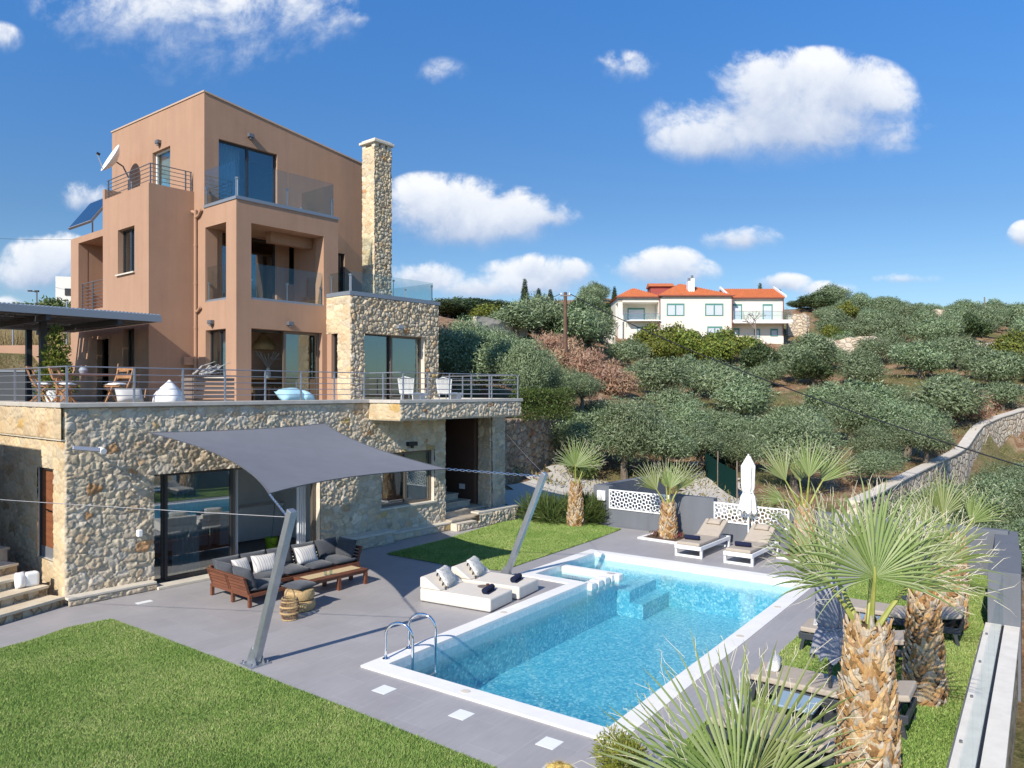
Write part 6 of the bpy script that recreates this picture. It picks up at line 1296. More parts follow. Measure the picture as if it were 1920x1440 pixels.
palm('foreground fan palm at the bottom edge with tall thin leaf blades', (6.95, 3.05), .25, .2, .15,
     [(-95, 60, .25, 1.55, 40, (-.1, -1, .5), (-.34, .25, 1), 17), (170, 45, .3, 1.25, 45, (.3, -1, .45), (-.95, 0, .42), 15), (30, 55, .35, 1.45, 42, (-.3, -1, .4), (.36, .2, .9), 16), (0, 40, .3, 1.15, 40, (-.2, -1, .5), (.85, 0, .45), 13)], 9, droop=.10, wf=.72, cup=.12)
# planting beds
for k, (x0, x1, y0, y1, lab) in enumerate(((18.95, 20.15, 9.95, 11.2, 'white kerbed planting bed with flowers around the palm between the panels'), (19.0, 20.15, 6.0, 7.2, 'white kerbed planting bed around the palm at the far right pool corner'))):
    t = thing('planting_bed', lab, 'flower bed', (x0, y0, 0)); mb = MB(); mb.box((x0, y0, 0), (x0+.1, y1, .05)); mb.box((x0+.1, y0, 0), (x1, y0+.1, .05)); mb.box((x0+.1, y1-.1, 0), (x1, y1, .05)); mb.build('kerb', M['whitestone'], t)
    mb = MB(); mb.add([(x0+.1, y0+.1, .03), (x1, y0+.1, .03), (x1, y1-.1, .03), (x0+.1, y1-.1, .03)], [(0, 1, 2, 3)]); mb.build('soil', mat('bed_soil', (.10, .06, .04), .95, var=.4, vscale=30, bump=1), t)
    g = random.Random(k); V = leaf_cloud(g, [(Vector((g.uniform(x0+.2, x1-.2), g.uniform(y0+.2, y1-.2), .06)), g.uniform(.06, .14)) for _ in range(16)], 700, .06, .03); fast_mesh('bed_planting', V, 4, leaf_mat('bed_flower', [(.05, .10, .03), (.10, .14, .05), (.30, .05, .12), (.35, .12, .05)]), t)['kind'] = 'stuff'
for p, lab in (((19.35, 14.05, 0), 'small black garden spotlight at the foot of the single fan palm'), ((19.2, 10.1, .05), 'small pale garden spotlight in the bed of the wall palm'), ((14.1, 2.75, 0), 'small garden spotlight on the lawn between the palm trunks')):
    t = thing('garden_spotlight', lab, 'spotlight', p, 0, 'garden spotlights'); mb = MB(); mb.tube([(0, 0, 0), (0, 0, .1)], .02, 6); mb.build('spike', M['black'], t); mb = MB(); mb.tube([(0, 0, .1), (-.05, -.05, .2)], [.05, .06], 12); mb.build('head', M['rail'], t)
# foreground pots
M['cactus'] = mat('golden_spines', (.55, .40, .12), .9, var=.3, vscale=60)
t = thing('cactus_pot', 'round white concrete pot with yellow spined cactus at the bottom edge', 'plant', (6.28, 4.62, 0)); mb = MB(); mb.lathe([(.12, 0), (.21, .10), (.235, .22), (.20, .34), (.185, .345), (.165, .34), (.165, .29)], (6.28, 4.62, 0), 28); mb.build('pot', mat('pale_concrete', (.55, .54, .52), .85, var=.1, vscale=14, bump=.4), t, smooth=True)
mb = MB(); mb.lathe([(.165, .30), (.01, .315)], (6.28, 4.62, 0), 20); mb.build('gravel', mat('dark_gravel', (.12, .10, .09), .9, var=.6, vscale=90, bump=1), t); mb = MB(); g = random.Random(8)
for k in range(6):
    c = Vector((6.28+g.uniform(-.08, .08), 4.62+g.uniform(-.08, .08), .32)); mb.lathe([(.05, 0), (.062, .035), (.045, .075), (.01, .09)], tuple(c), 10)
    for i in range(130): a = g.uniform(0, 6.3); e = g.uniform(0, 1.5); d = Vector((math.cos(a)*math.cos(e), math.sin(a)*math.cos(e), math.sin(e))); q = c+Z_*.03+d*.055; s = d.orthogonal().normalized()*.0015; mb.add([q-s, q+s, q+d*.045], [(0, 1, 2)])
mb.build('cactus', M['cactus'], t)
M['lime_leaf'] = leaf_mat('lime_shrub_leaf', [(.16, .20, .03), (.28, .32, .05), (.38, .38, .09)])
t = thing('potted_shrub', 'lime green feathery shrub in a grey pot under the foreground fan leaves', 'plant', (6.72, 4.15, 0)); mb = MB(); mb.lathe([(.16, 0), (.24, .3), (.22, .3), (.2, .26)], (6.72, 4.15, 0), 20); mb.build('pot', M['rail'], t, smooth=True); fast_mesh('foliage', leaf_cloud(random.Random(3), [(Vector((6.72, 4.15, .42)), .24), (Vector((6.8, 4.3, .46)), .2), (Vector((6.65, 4.02, .46)), .18)], 3200, .07, .012), 4, M['lime_leaf'], t)
# ---------------------------------------------------------------- trees
M['olive'] = leaf_mat('olive_leaf', [(.088, .130, .056), (.145, .200, .092), (.212, .272, .138), (.335, .395, .245)], .45, .15, .35)
M['dark'] = leaf_mat('carob_leaf', [(.03, .05, .02), (.06, .09, .03), (.10, .13, .05)], .45, .2)
M['yellow'] = leaf_mat('yellow_green_leaf', [(.07, .11, .02), (.16, .20, .035), (.30, .30, .06)], .5, .25)
M['cyp'] = leaf_mat('cypress_leaf', [(.022, .038, .018), (.05, .07, .03), (.075, .10, .045)], .6, .1)
M['dry'] = leaf_mat('dead_leaf', [(.26, .14, .08), (.40, .25, .16), (.52, .37, .26)], .8, .1)
M['bushm'] = leaf_mat('bush_leaf', [(.05, .085, .02), (.09, .14, .035), (.16, .19, .06)], .5, .2)
M['treebark'] = mat('olive_bark', (.16, .13, .10), .95, var=.35, vscale=10, bump=1, bscale=25)
def tree_proto(nm, lab, cat, lm, lobes, n, L, W_, trunk_h, tr, seed, limbs=5, flat=1.0, up=.35, shell=.5):
    g = random.Random(seed); t = thing(nm, lab, cat); cen = [c for c, r in lobes]
    mb = MB(); top = Vector((g.uniform(-.15, .15), g.uniform(-.15, .15), trunk_h)); mid = Vector((g.uniform(-.15, .15), g.uniform(-.15, .15), trunk_h*.5)); mb.tube([(0, 0, -.5), mid*.5, mid, top], [tr*1.35, tr*1.05, tr*.9, tr*.75], 8)
    for c in g.sample(cen, min(limbs, len(cen))): mb.tube([top-Z_*.15, top.lerp(c, .5)+Vector((g.uniform(-.2, .2), g.uniform(-.2, .2), .1)), c], [tr*.6, tr*.35, tr*.12], 6)
    mb.build('trunk', M['treebark'], t, smooth=True); fast_mesh('crown', leaf_cloud(g, lobes, n, L, W_, up, shell, flat, nrm=True), 4, M[lm], t); return t
def olive_lobes(g, R=1.9, z0=1.1, H=2.6):
    out = [(Vector((0, 0, z0+H*.45)), R*.62)]
    for i in range(9):
        a = 2*math.pi*(i+g.uniform(-.3, .3))/9; r = R*g.uniform(.45, .75); out.append((Vector((r*math.cos(a), r*math.sin(a), z0+H*g.uniform(.26, .64))), R*g.uniform(.32, .54)))
    for i in range(4): a = g.uniform(0, 6.3); r = R*g.uniform(.1, .4); out.append((Vector((r*math.cos(a), r*math.sin(a), z0+H*g.uniform(.62, .85))), R*g.uniform(.3, .45)))
    return out
PROTO = {}; USED = {}
def proto(kind, i):
    k = (kind, i)
    if k in PROTO: return PROTO[k]
    g = random.Random(hash(kind) % 1000 if False else sum(map(ord, kind))*13+i)
    if kind == 'near': t = tree_proto('olive_tree', 'x', 'olive tree', 'olive', olive_lobes(g), 15000, .17, .042, 1.3, .17, i+70)
    elif kind == 'olive': t = tree_proto('olive_tree', 'x', 'olive tree', 'olive', olive_lobes(g, 2.0, .9, 2.5), 6500, .26, .075, 1.2, .2, i+80)
    elif kind == 'dark': t = tree_proto('carob_tree', 'x', 'tree', 'dark', olive_lobes(g, 2.2, .6, 3.2), 6500, .28, .13, 1.2, .2, i+90)
    elif kind == 'yellow': t = tree_proto('fruit_tree', 'x', 'tree', 'yellow', olive_lobes(g, 1.9, .5, 2.8), 5000, .26, .14, 1.0, .12, i+95)
    elif kind == 'cypress': t = tree_proto('cypress_tree', 'x', 'cypress', 'cyp', [(Vector((0, 0, .6+.55*k)), .85*(1-k/13)**.8+.08) for k in range(12)], 4200, .3, .1, .6, .12, i+97, 2, up=1.6)
    elif kind == 'dry': t = tree_proto('dry_shrub', 'x', 'shrub', 'dry', [(Vector((g.uniform(-1, 1), g.uniform(-1, 1), g.uniform(.4, 1.2))), g.uniform(.45, .8)) for _ in range(9)], 3400, .22, .05, .4, .06, i+98, 7)
    elif kind == 'bush': t = tree_proto('green_shrub', 'x', 'shrub', 'bushm', [(Vector((g.uniform(-.7, .7), g.uniform(-.7, .7), g.uniform(.3, .9))), g.uniform(.4, .65)) for _ in range(8)], 2600, .16, .07, .3, .06, i+99, 4)
    PROTO[k] = t; return t
NV = dict(near=3, olive=5, dark=3, yellow=3, cypress=2, dry=2, bush=3)
CNT = {}
def plant(kind, x, y, s, label, group=None, z=None, sz=None):
    CNT[kind] = CNT.get(kind, 0)+1; i = CNT[kind] % NV[kind]; p = proto(kind, i)
    t = p if (kind, i) not in USED else copy_tree(p); USED[kind, i] = 1
    t.location = (x, y, (hz(x, y) if z is None else z)-.05); t.rotation_euler = (0, 0, rnd.uniform(0, 6.28)); t.scale = (s*rnd.uniform(.92, 1.08), s*rnd.uniform(.92, 1.08), (sz or s)*rnd.uniform(.92, 1.08))
    t['label'] = label
    if group: t['group'] = group
    elif 'group' in t: del t['group']
    return t
def pl_(kind, px, d, s, label, group=None, z=None, sz=None): x, y = dep(px, d); return plant(kind, x, y, s, label, group, z, sz)
HGT = dict(near=3.95, olive=3.7, dark=4.35, yellow=3.6, cypress=7.4, bush=1.45, dry=1.7)
def pt_(kind, px, d, s, topy, label, group=None):
    x, y = dep(px, d); z = hz(x, y); H = 4.25-(topy-732)*d/1420-z
    return plant(kind, x, y, s, label, group, z, max(.3, H/HGT[kind]))
def gp_(kind, px, d, s, topy, label, group=None):
    x, y = dep(px, d); z = max(hz(x, y), 3.3); H = 4.25-(topy-732)*d/1420-z
    return plant(kind, x, y, s, label, group, z, max(.3, H/HGT[kind]))
OG = 'olives behind the grey wall'
for px, d, s, ty in ((1100, 34.5, .95, 755), (1172, 34, 1.0, 748), (1243, 34.5, 1.0, 768), (1308, 36, .9, 782), (1130, 39, 1.0, 742), (1205, 39.5, 1.0, 738), (1285, 41, 1.0, 752), (1360, 41.5, .95, 765), (1435, 42, .95, 770), (1500, 43, .95, 775), (1390, 36.5, .75, 810)):
    pt_('near', px, d, s, ty, 'silvery olive tree close behind the dark grey garden wall', OG)
TG = 'olives beside the terrace'
for px, d, s, ty in ((848, 37, 1.05, 607), (905, 37, 1.05, 604), (880, 42, 1.1, 596), (945, 42, 1.0, 610), (975, 36.5, .95, 628)):
    gp_('near', px, d, s, ty, 'dense olive tree just right of the stone living room', TG)
gp_('near', 985, 34, .62, 645, 'small olive with bare trunk at the terrace path end'); gp_('near', 1040, 35.5, .55, 680, 'young thin olive above the rubble retaining wall'); gp_('near', 1090, 38, .62, 690, 'loose grey olive right of the hedge, left of the dry shrubs')
for px, d, s, ty in ((968, 64, 1.3, 566), (1015, 66, 1.3, 556), (1075, 66, 1.3, 575), (1000, 71, 1.3, 560), (1105, 70, 1.2, 582), (1040, 72, 1.2, 570)): pt_('olive', px, d, s, ty, 'tall olive tree crowding around the wooden utility pole', 'olives round the utility pole')
DG = 'dark trees on the left skyline'
for px, d, s, ty in ((838, 72, 1.4, 556), (868, 74, 1.4, 552), (902, 78, 1.3, 558), (945, 80, 1.2, 562), (1050, 92, 1.3, 566), (1085, 95, 1.3, 556), (1122, 96, 1.3, 560), (1010, 90, 1.2, 562), (1140, 98, 1.2, 566)): pt_('dark', px, d, s, ty, 'dark green tree on the skyline between the villa and white house', DG)
pt_('yellow', 922, 70, 1.3, 562, 'yellow green tree among dark trees left of the utility pole')
# the grove
GR = [('olive tree on the slope below the white house', 'grove below the white house'), ('olive tree on the ridge right of the white house', 'grove on the ridge'), ('olive tree in the grove above the curved stone wall', 'grove above the curved wall'), ('olive tree in the grove left of the white house garden', 'grove left of the house'), ('olive tree below the curved stone wall at the right edge', 'olives below the curved wall')]
def grove():
    d = 33.0
    while d < 128:
        step = 4.4*(1+.003*max(0, d-45)) if d > 44 else 3.1; px = 1060+rnd.uniform(0, 60) if d > 44 else 1500
        while px < 1990:
            q = px+rnd.uniform(-.22, .22)*step*1420/d; dd = d+rnd.uniform(-1.2, 1.2); px += step*1420/d*rnd.uniform(.9, 1.15)
            if 1130 < q < 1520 and 80 < dd < 108: continue
            if 1150 < q < 1500 and dd >= 108: continue
            if dd < 47 and q < 1120: continue
            if q < 1165 and 44 < dd < 75: continue
            if q < 1100 and dd > 70: continue
            if 1330 < q < 1660 and 56 < dd < 61: continue
            if 1600 < q < 1700 and 70 < dd < 74: continue
            if q > 1575 and dd < np.interp(q, [1590, 1640, 1690, 1725, 1775, 1812, 1835, 1925, 2010], [27.5, 29.5, 32.5, 35, 39, 43, 47.5, 53, 60])+2.6: continue
            if 1180 < q < 1420 and 71 < dd < 80: continue
            if q > 1840 and 70 < dd < 83: continue
            k = 0 if q < 1500 and dd < 80 else (3 if q < 1200 else (1 if dd > 76 else 2))
            f = rnd.uniform(.70, 1.20)*(1 if dd > 44 else .92)
            if rnd.random() < .09: pl_('dark' if rnd.random() < .5 else 'bush', q, dd, f*(.8 if dd > 44 else .5), 'darker green shrubby tree scattered among the grey green olives', 'dark shrubs among the olives'); continue
            pl_('olive' if dd > 44 else 'near', q, dd, f, GR[k][0], GR[k][1], None, f*(.80 if dd < 80 else .88))
        d += 4.9
grove()
for px, d, s, ty in ((1690, 30, .7, 940), (1745, 29, .75, 918), (1800, 30, .8, 900), (1860, 28, .8, 892), (1910, 30, .85, 885), (1925, 38, .8, 852), (1945, 27, .8, 905), (1885, 36, .7, 868), (1850, 24, .6, 965), (1925, 22, .6, 965)): pt_('near', px, d, s, ty, GR[4][0], GR[4][1])
for px, d, s in ((1215, 78, .95), (1262, 77.5, 1.15), (1292, 76, 1.15), (1330, 77, 1.0), (1365, 76.5, 1.05), (1400, 78, .85), (1240, 74, .9), (1345, 73, .95)): pl_('yellow', px, d, s, 'yellow green garden tree in front of the white house', 'garden trees of the white house')
pl_('bush', 1570, 88, 1.6, 'dark round garden bush right of the white house'); pl_('yellow', 1560, 90, .7, 'small bright yellow conifer right of the white house'); pl_('yellow', 1590, 104, .8, 'bright green shrub high on the olive ridge')
pt_('dark', 1540, 112, 1.5, 545, 'large rounded tree on the ridge just right of the white house'); pt_('dark', 1772, 122, 1.3, 577, 'low rounded tree behind the ridge ruin'); pt_('dark', 1905, 112, .8, 577, 'lone open tree on the skyline at the right edge'); pt_('dark', 1855, 108, .7, 590, 'dark bush right of the ridge ruin'); pt_('dark', 1500, 118, 1.0, 556, 'dark tree just behind the white house gable')
for px, d, s, ty, lab in ((984, 120, .8, 518, 'tallest cypress on the skyline left of the utility pole'), (1010, 120, .7, 537, 'middle cypress of three left of the utility pole'), (1032, 120, .7, 540, 'cypress nearest the utility pole'), (1152, 125, .7, 535, 'lone cypress left of the white house roof'), (1425, 128, .75, 528, 'cypress tip above the right roof of the white house'), (1462, 128, .7, 539, 'small cypress tip at the white house gable')): pt_('cypress', px, d, s, ty, lab)
for px, d, s in ((1030, 55, 1.1), (1062, 54, 1.2), (1098, 52, 1.2), (1130, 51, 1.15), (1160, 51, 1.0), (1045, 58, 1.2), (1120, 54, 1.1)): pl_('dry', px, d, s, 'dry brown dead shrub below the utility pole', 'dead shrubs by the utility pole')
for px, d, s in ((1770, 52, .9), (1795, 53, 1.1), (1822, 53, 1.0), (1810, 50, .9)): pl_('dry', px, d, s, 'dry brown shrub beside the curved stone wall', 'dry shrubs by the curved wall')
for px, d, s, lab in ((1845, 36, .75, 'bright green climbing shrub on the curved wall face, left one'), (1895, 41, .8, 'bright green climbing shrub on the curved wall face, right one'), (1900, 66, 1.1, 'yellow leaved shrub on the bank at the right edge')): pl_('yellow' if 'yellow' in lab else 'bush', px, d, s, lab)
# hedge and garden plants beside the terrace
def cloud_plant(nm, lab, cat, x, y, z, lobes, n, L, W_, lm, part='foliage', group=None, up=.35):
    t = thing(nm, lab, cat, (x, y, z), 0, group); V = leaf_cloud(random.Random(int(x*91+y*7)), lobes, n, L, W_, up); V = V+np.array([x, y, z]); fast_mesh(part, V, 4, M[lm], t); return t
x, y = dep(1018, 31.8)
cloud_plant('hedge', 'clipped dark green hedge above the rubble retaining wall', 'hedge', x, y, 3.1, [(VR*(.26*i-1.05)+Z_*(.25+.33*j)+VF*.2*(j % 2), .32) for i in range(9) for j in range(3)], 9000, .10, .045, 'bushm')
for px, d, s, lab in ((1085, 33.5, .8, 'low green shrub at the end of the garden hedge'), (965, 31.5, .6, 'low green shrub beside the terrace path')): pl_('bush', px, d, s, lab)
x, y = 18.85, 14.7
cloud_plant('grassy_shrub', 'tall grassy green shrub clump left of the single fan palm', 'shrub', 19.7, 14.5, 0, [(Vector((.45*math.cos(i*1.3), .9*math.sin(i*.9), .25)), .34) for i in range(8)], 4200, .42, .02, 'bushm', up=1.3)
cloud_plant('grassy_shrub', 'grassy green shrub right of the single fan palm against the wall', 'shrub', 20.0, 13.7, 0, [(Vector((.1*i, .2*i-.3, .3)), .34) for i in range(4)], 2200, .40, .02, 'bushm', up=1.3)
for (cx, cy, s, lab, lm) in ((19.4, 17.6, .9, 'green topiary in stone jar at the terrace end, left one', 'bushm'), (20.6, 18.4, 1.1, 'green shrub in rounded clay jar at the terrace end, right one', 'lime_leaf')): jar((cx, cy), 3.85, s, lab, lm, 'coping')
pt = thing('potted_conifer', 'yellow green conical tree in a pot under the pergola', 'plant', (7.65, 22.3, TF)); mb = MB(); mb.lathe([(.2, 0), (.3, .35), (.27, .35)], (7.65, 22.3, TF), 18); mb.build('pot', M['white'], pt, smooth=True)
V = leaf_cloud(random.Random(4), [(Vector((.10*math.sin(k*2), .1*math.cos(k*3), .45+.14*k)), .36*(1-k/13)+.05) for k in range(12)], 3600, .10, .05); fast_mesh('foliage', V+np.array([7.65, 22.3, TF]), 4, M['yellow'], pt)
# ---------------------------------------------------------------- the white house on the hill
HD = 89.0; hx, hy = dep(1320, HD); KZ = HD/1420; HB = 4.25-(632-732)*KZ
def L_(px, py): return ((px-1320)*KZ, 4.25-(py-732)*KZ-HB)
wh = thing('white_house', 'cream two storey house with orange tiled roofs on the hill', 'house', (hx, hy, HB), R_(-50))
cw = mat('cream_render', (.72, .67, .58), .9, var=.04, vscale=.6); M['tile'] = mat('terracotta_tile', (.52, .155, .055), .8, var=.18, vscale=2.5, bump=.6, bscale=6); M['green'] = mat('green_shutter', (.08, .24, .20), .5); M['shut'] = mat('white_shutter', (.55, .58, .62), .6); M['brownpipe'] = mat('brown_gutter', (.22, .07, .05), .6)
def hb(px0, px1, py0, py1, y0, y1, mb): (x0, z1), (x1, z0) = L_(px0, py0), L_(px1, py1); mb.box((x0, y0, z0), (x1, y1, z1))
mb = MB(); hb(1238, 1372, 555, 645, 0, 9, mb); hb(1375, 1476, 557, 645, 1.2, 9, mb); mb.build('wall', cw, wh)
mb = MB(); hb(1160, 1168, 560, 640, .3, .8, mb); hb(1236, 1237.9, 560, 603, .3, 1, mb); hb(1160, 1237.5, 556.5, 566, .3, 7, mb); hb(1160, 1237.5, 602, 645, .8, 7, mb); hb(1169, 1237.4, 566.1, 602, 2.6, 7, mb); hb(1160, 1168, 566.1, 602, 2.6, 7, mb); mb.build('wing_wall', cw, wh)
mb = MB(); hb(1176, 1238, 600.5, 602, -.3, 2.55, mb); hb(1373.5, 1484, 600, 605, -.4, 1.15, mb); mb.build('balcony_floor', M['white'], wh)
def hip(name, e0, e1, ey, r0, r1, ry, y0, y1, yr, ov=.3):
    (a, ez), (b, _) = L_(e0, ey), L_(e1, ey); (c, rz), (d, _) = L_(r0, ry), L_(r1, ry); rz += (732-ry)*yr/1420; mb = MB()
    vs = [(a-ov, y0-ov, ez), (b+ov, y0-ov, ez), (b+ov, y1+ov, ez), (a-ov, y1+ov, ez), (c, yr, rz), (d, yr, rz)]
    mb.add(vs, [(0, 1, 5, 4), (1, 2, 5), (2, 3, 4, 5), (3, 0, 4), (3, 2, 1, 0)]); ro = mb.build(name, M['tile'], wh)
    mb = MB(); mb.beam((a-ov, y0-ov-.03, ez-.06), (b+ov, y0-ov-.03, ez-.06), .09, .12); mb.build('gutter', M['brownpipe'], ro)
    mb = MB(); n = int((b-a+2*ov)/.24)
    for i in range(n+1):
        x = a-ov+(b-a+2*ov)*i/n; xr = min(max(x, c), d); f = 1.0
        if x < c: f = (x-(a-ov))/(c-(a-ov))
        elif x > d: f = ((b+ov)-x)/((b+ov)-d)
        if f > .05: mb.tube([(x, y0-ov, ez+.03), (x, y0-ov+(yr-(y0-ov))*f, ez+.03+(rz-ez)*f)], .055, 5)
    mb.build('tile_ridge', M['tile'], ro); return ro
hip('roof', 1160, 1237, 556, 1194, 1200, 541, .3, 7, 3.6); hip('roof', 1238, 1372, 554, 1288, 1296, 533, 0, 9, 4.5); 
(a, ez), (b, _) = L_(1374, 556), L_(1476, 556); (_, rz) = L_(1374, 542); rz += 190*5/1420; mb = MB(); mb.add([(a-.1, .9, ez), (b+.1, .9, ez), (b+.1, 5, rz), (a-.1, 5, rz), (a-.1, 9.2, ez), (b+.1, 9.2, ez)], [(0, 1, 2, 3), (3, 2, 5, 4), (0, 3, 4), (1, 5, 2)]); gr = mb.build('roof', M['tile'], wh)
mb = MB(); mb.beam((a, .85, ez-.06), (b, .85, ez-.06), .09, .12); mb.build('gutter', M['brownpipe'], gr); mb = MB()
for x in (a-.15, b+.15): mb.beam((x, .8, ez+.1), (x, 5, rz+.18), .22, .25)
mb.build('verge', M['white'], gr); mb = MB()
for i in range(28): x = a+(b-a)*i/27; mb.tube([(x, .9, ez+.03), (x, 5, rz+.03)], .055, 5)
mb.build('tile_ridge', M['tile'], gr)
mb = MB(); (ax0, az1), (ax1, az0) = L_(1239, 537), L_(1284, 554); mb.box((ax0, 6.5, az0), (ax1, 8.8, az1+.9)); mb.build('attic_wall', mat('red_render', (.30, .07, .06), .9), wh); mb = MB(); (x0, z0), (x1, z1) = L_(1236, 537), L_(1287, 531); z0 += .88; z1 += 1.05; mb.add([(x0, 6.2, z0), (x1, 6.2, z0), (x1, 9, z0), (x0, 9, z0), (x0, 7.6, z1), (x1, 7.6, z1)], [(0, 1, 5, 4), (1, 2, 5), (2, 3, 4, 5), (3, 0, 4), (3, 2, 1, 0)]); mb.build('attic_roof', M['tile'], wh)
mb = MB(); hb(1295, 1301, 524, 552, 1.2, 2.2, mb); hb(1301, 1307, 519, 552, 1.2, 2.2, mb); cn = mb.build('chimney', M['white'], wh)
for px, py in ((1298, 519), (1304, 514)): (x, z) = L_(px, py); mb = MB(); mb.tube([(x, 1.7, z-.45), (x, 1.7, z+.1)], .14, 10); mb.build('chimney_pot', M['rail'], cn)
def hwin(p0, p1, q0, q1, y, leaves=2, low=False):
    (x0, z1), (x1, z0) = L_(p0, q0), L_(p1, q1); mb = MB(); w = .12
    mb.box((x0, y-.06, z1-w*1.6), (x1, y-.005, z1)); mb.box((x0, y-.06, z0), (x0+w, y-.005, z1-w*1.6)); mb.box((x1-w, y-.06, z0), (x1, y-.005, z1-w*1.6)); mb.box((x0+w, y-.06, z0), (x1-w, y-.005, z0+w*.7))
    for i in range(1, leaves): x = x0+(x1-x0)*i/leaves; mb.box((x-.07, y-.06, z0+w*.7), (x+.07, y-.005, z1-w*1.6))
    f = mb.build('window', M['green'], wh); mb = MB(); mb.box((x0+.05, y-.03, z0+.04), (x1-.05, y-.004, z1-.08)); k = 8
    for i in range(k): z = z0+.1+(z1-z0-.25)*i/k; mb.box((x0+.1, y-.04, z), (x1-.1, y-.03, z+.05))
    mb.build('shutter', M['shut'], f)
hwin(1250, 1283, 569, 592, 0); hwin(1322, 1356, 569, 592, 0); hwin(1326, 1354, 612, 629, 0); hwin(1378, 1397, 568, 599, 1.2, 1); hwin(1436, 1455, 568, 599, 1.2, 1); hwin(1183, 1216, 573, 600, 2.6, 1); hwin(1420, 1431, 615, 631, 1.2, 1); hwin(1451, 1465, 615, 629, 1.2, 1); hwin(1196, 1225, 612, 626, .8, 1); hwin(1374, 1392, 614, 626, 1.2, 1)
for p0, p1, y in ((1168, 1236, -.2), (1374, 1483, -.3)):
    (x0, zt), (x1, zb) = L_(p0, 584 if y < -.25 else 588), L_(p1, 600); mb = MB(); mb.tube([(x0, y, zt), (x1, y, zt)], .03, 5); mb.tube([(x0, y, (zt+zb)/2), (x1, y, (zt+zb)/2)], .015, 5); n = 6
    for i in range(n+1): x = x0+(x1-x0)*i/n; mb.box((x-.02, y-.02, zb), (x+.02, y+.02, zt))
    rl = mb.build('balcony_railing', M['railsilver'], wh); mb = MB(); mb.box((x0, y-.012, zb+.05), (x1, y-.004, zt-.06)); mb.build('glass_panel', M['clear'], rl)
mb = MB(); (x0, z0), (x1, z1) = L_(1375, 606.5), L_(1479, 604.5); mb.box((x0, -.5, z0), (x1, 1.1, z1)); mb.build('awning', M['white'], wh)
for px in (1372.5, 1475, 1237): (x, z1), (_, z0) = L_(px, 556), L_(px, 628); mb = MB(); mb.tube([(x, -.05 if px < 1400 else 1.12, z0), (x, -.05 if px < 1400 else 1.12, z1)], .06, 6); mb.build('downpipe', M['brownpipe'], wh)
t = thing('bare_tree', 'bare branched tree in front of the white house balcony', 'tree', dep(1417, 86)+(HB-.5,)); mb = MB(); g = random.Random(6); bx_, by_ = dep(1417, 86)
def twig(p, d, L, r, k):
    q = p+d*L; mb.tube([p, q], [r, r*.65], 5)
    if k:
        for _ in range(3): twig(q, (d+Vector((g.uniform(-.9, .9), g.uniform(-.9, .9), g.uniform(-.35, .3)))).normalized(), L*.72, r*.6, k-1)
twig(Vector((bx_, by_, HB-.6)), Z_, 1.3, .12, 4); mb.build('branches', M['greywood'], t)
# second white house behind the villa
w2 = thing('white_cube_house', 'plain white cube house partly hidden behind the left of the villa', 'house', dep(104, 62)+(8,), R_(-50)); K2 = 62/1420; mb = MB(); z0 = 4.25-(585-732)*K2-8; z1 = 4.25-(518-732)*K2-8
q0, q1, q2, q3 = (-.0, 0), (2.9, 1.0), (1.5, 4.6), (-1.05, 3.2); mb.prism([(0, 0), (3.2, .9), (2.2, 5), (-1.05, 3.2)], z0, z1); mb.build('wall', mat('white_render', (.72, .70, .64), .9, var=.03), w2)
mb = MB(); mb.obox((1.1, .27, z1-1.25), (.42, .12, 0), (-.01, .035, 0), (0, 0, .28)); mb.build('window', M['frame'], w2); mb = MB(); mb.obox((-.55, 1.6, z1-1.45), (.12, -.37, 0), (.03, .01, 0), (0, 0, .18)); mb.build('window', M['frame'], w2)
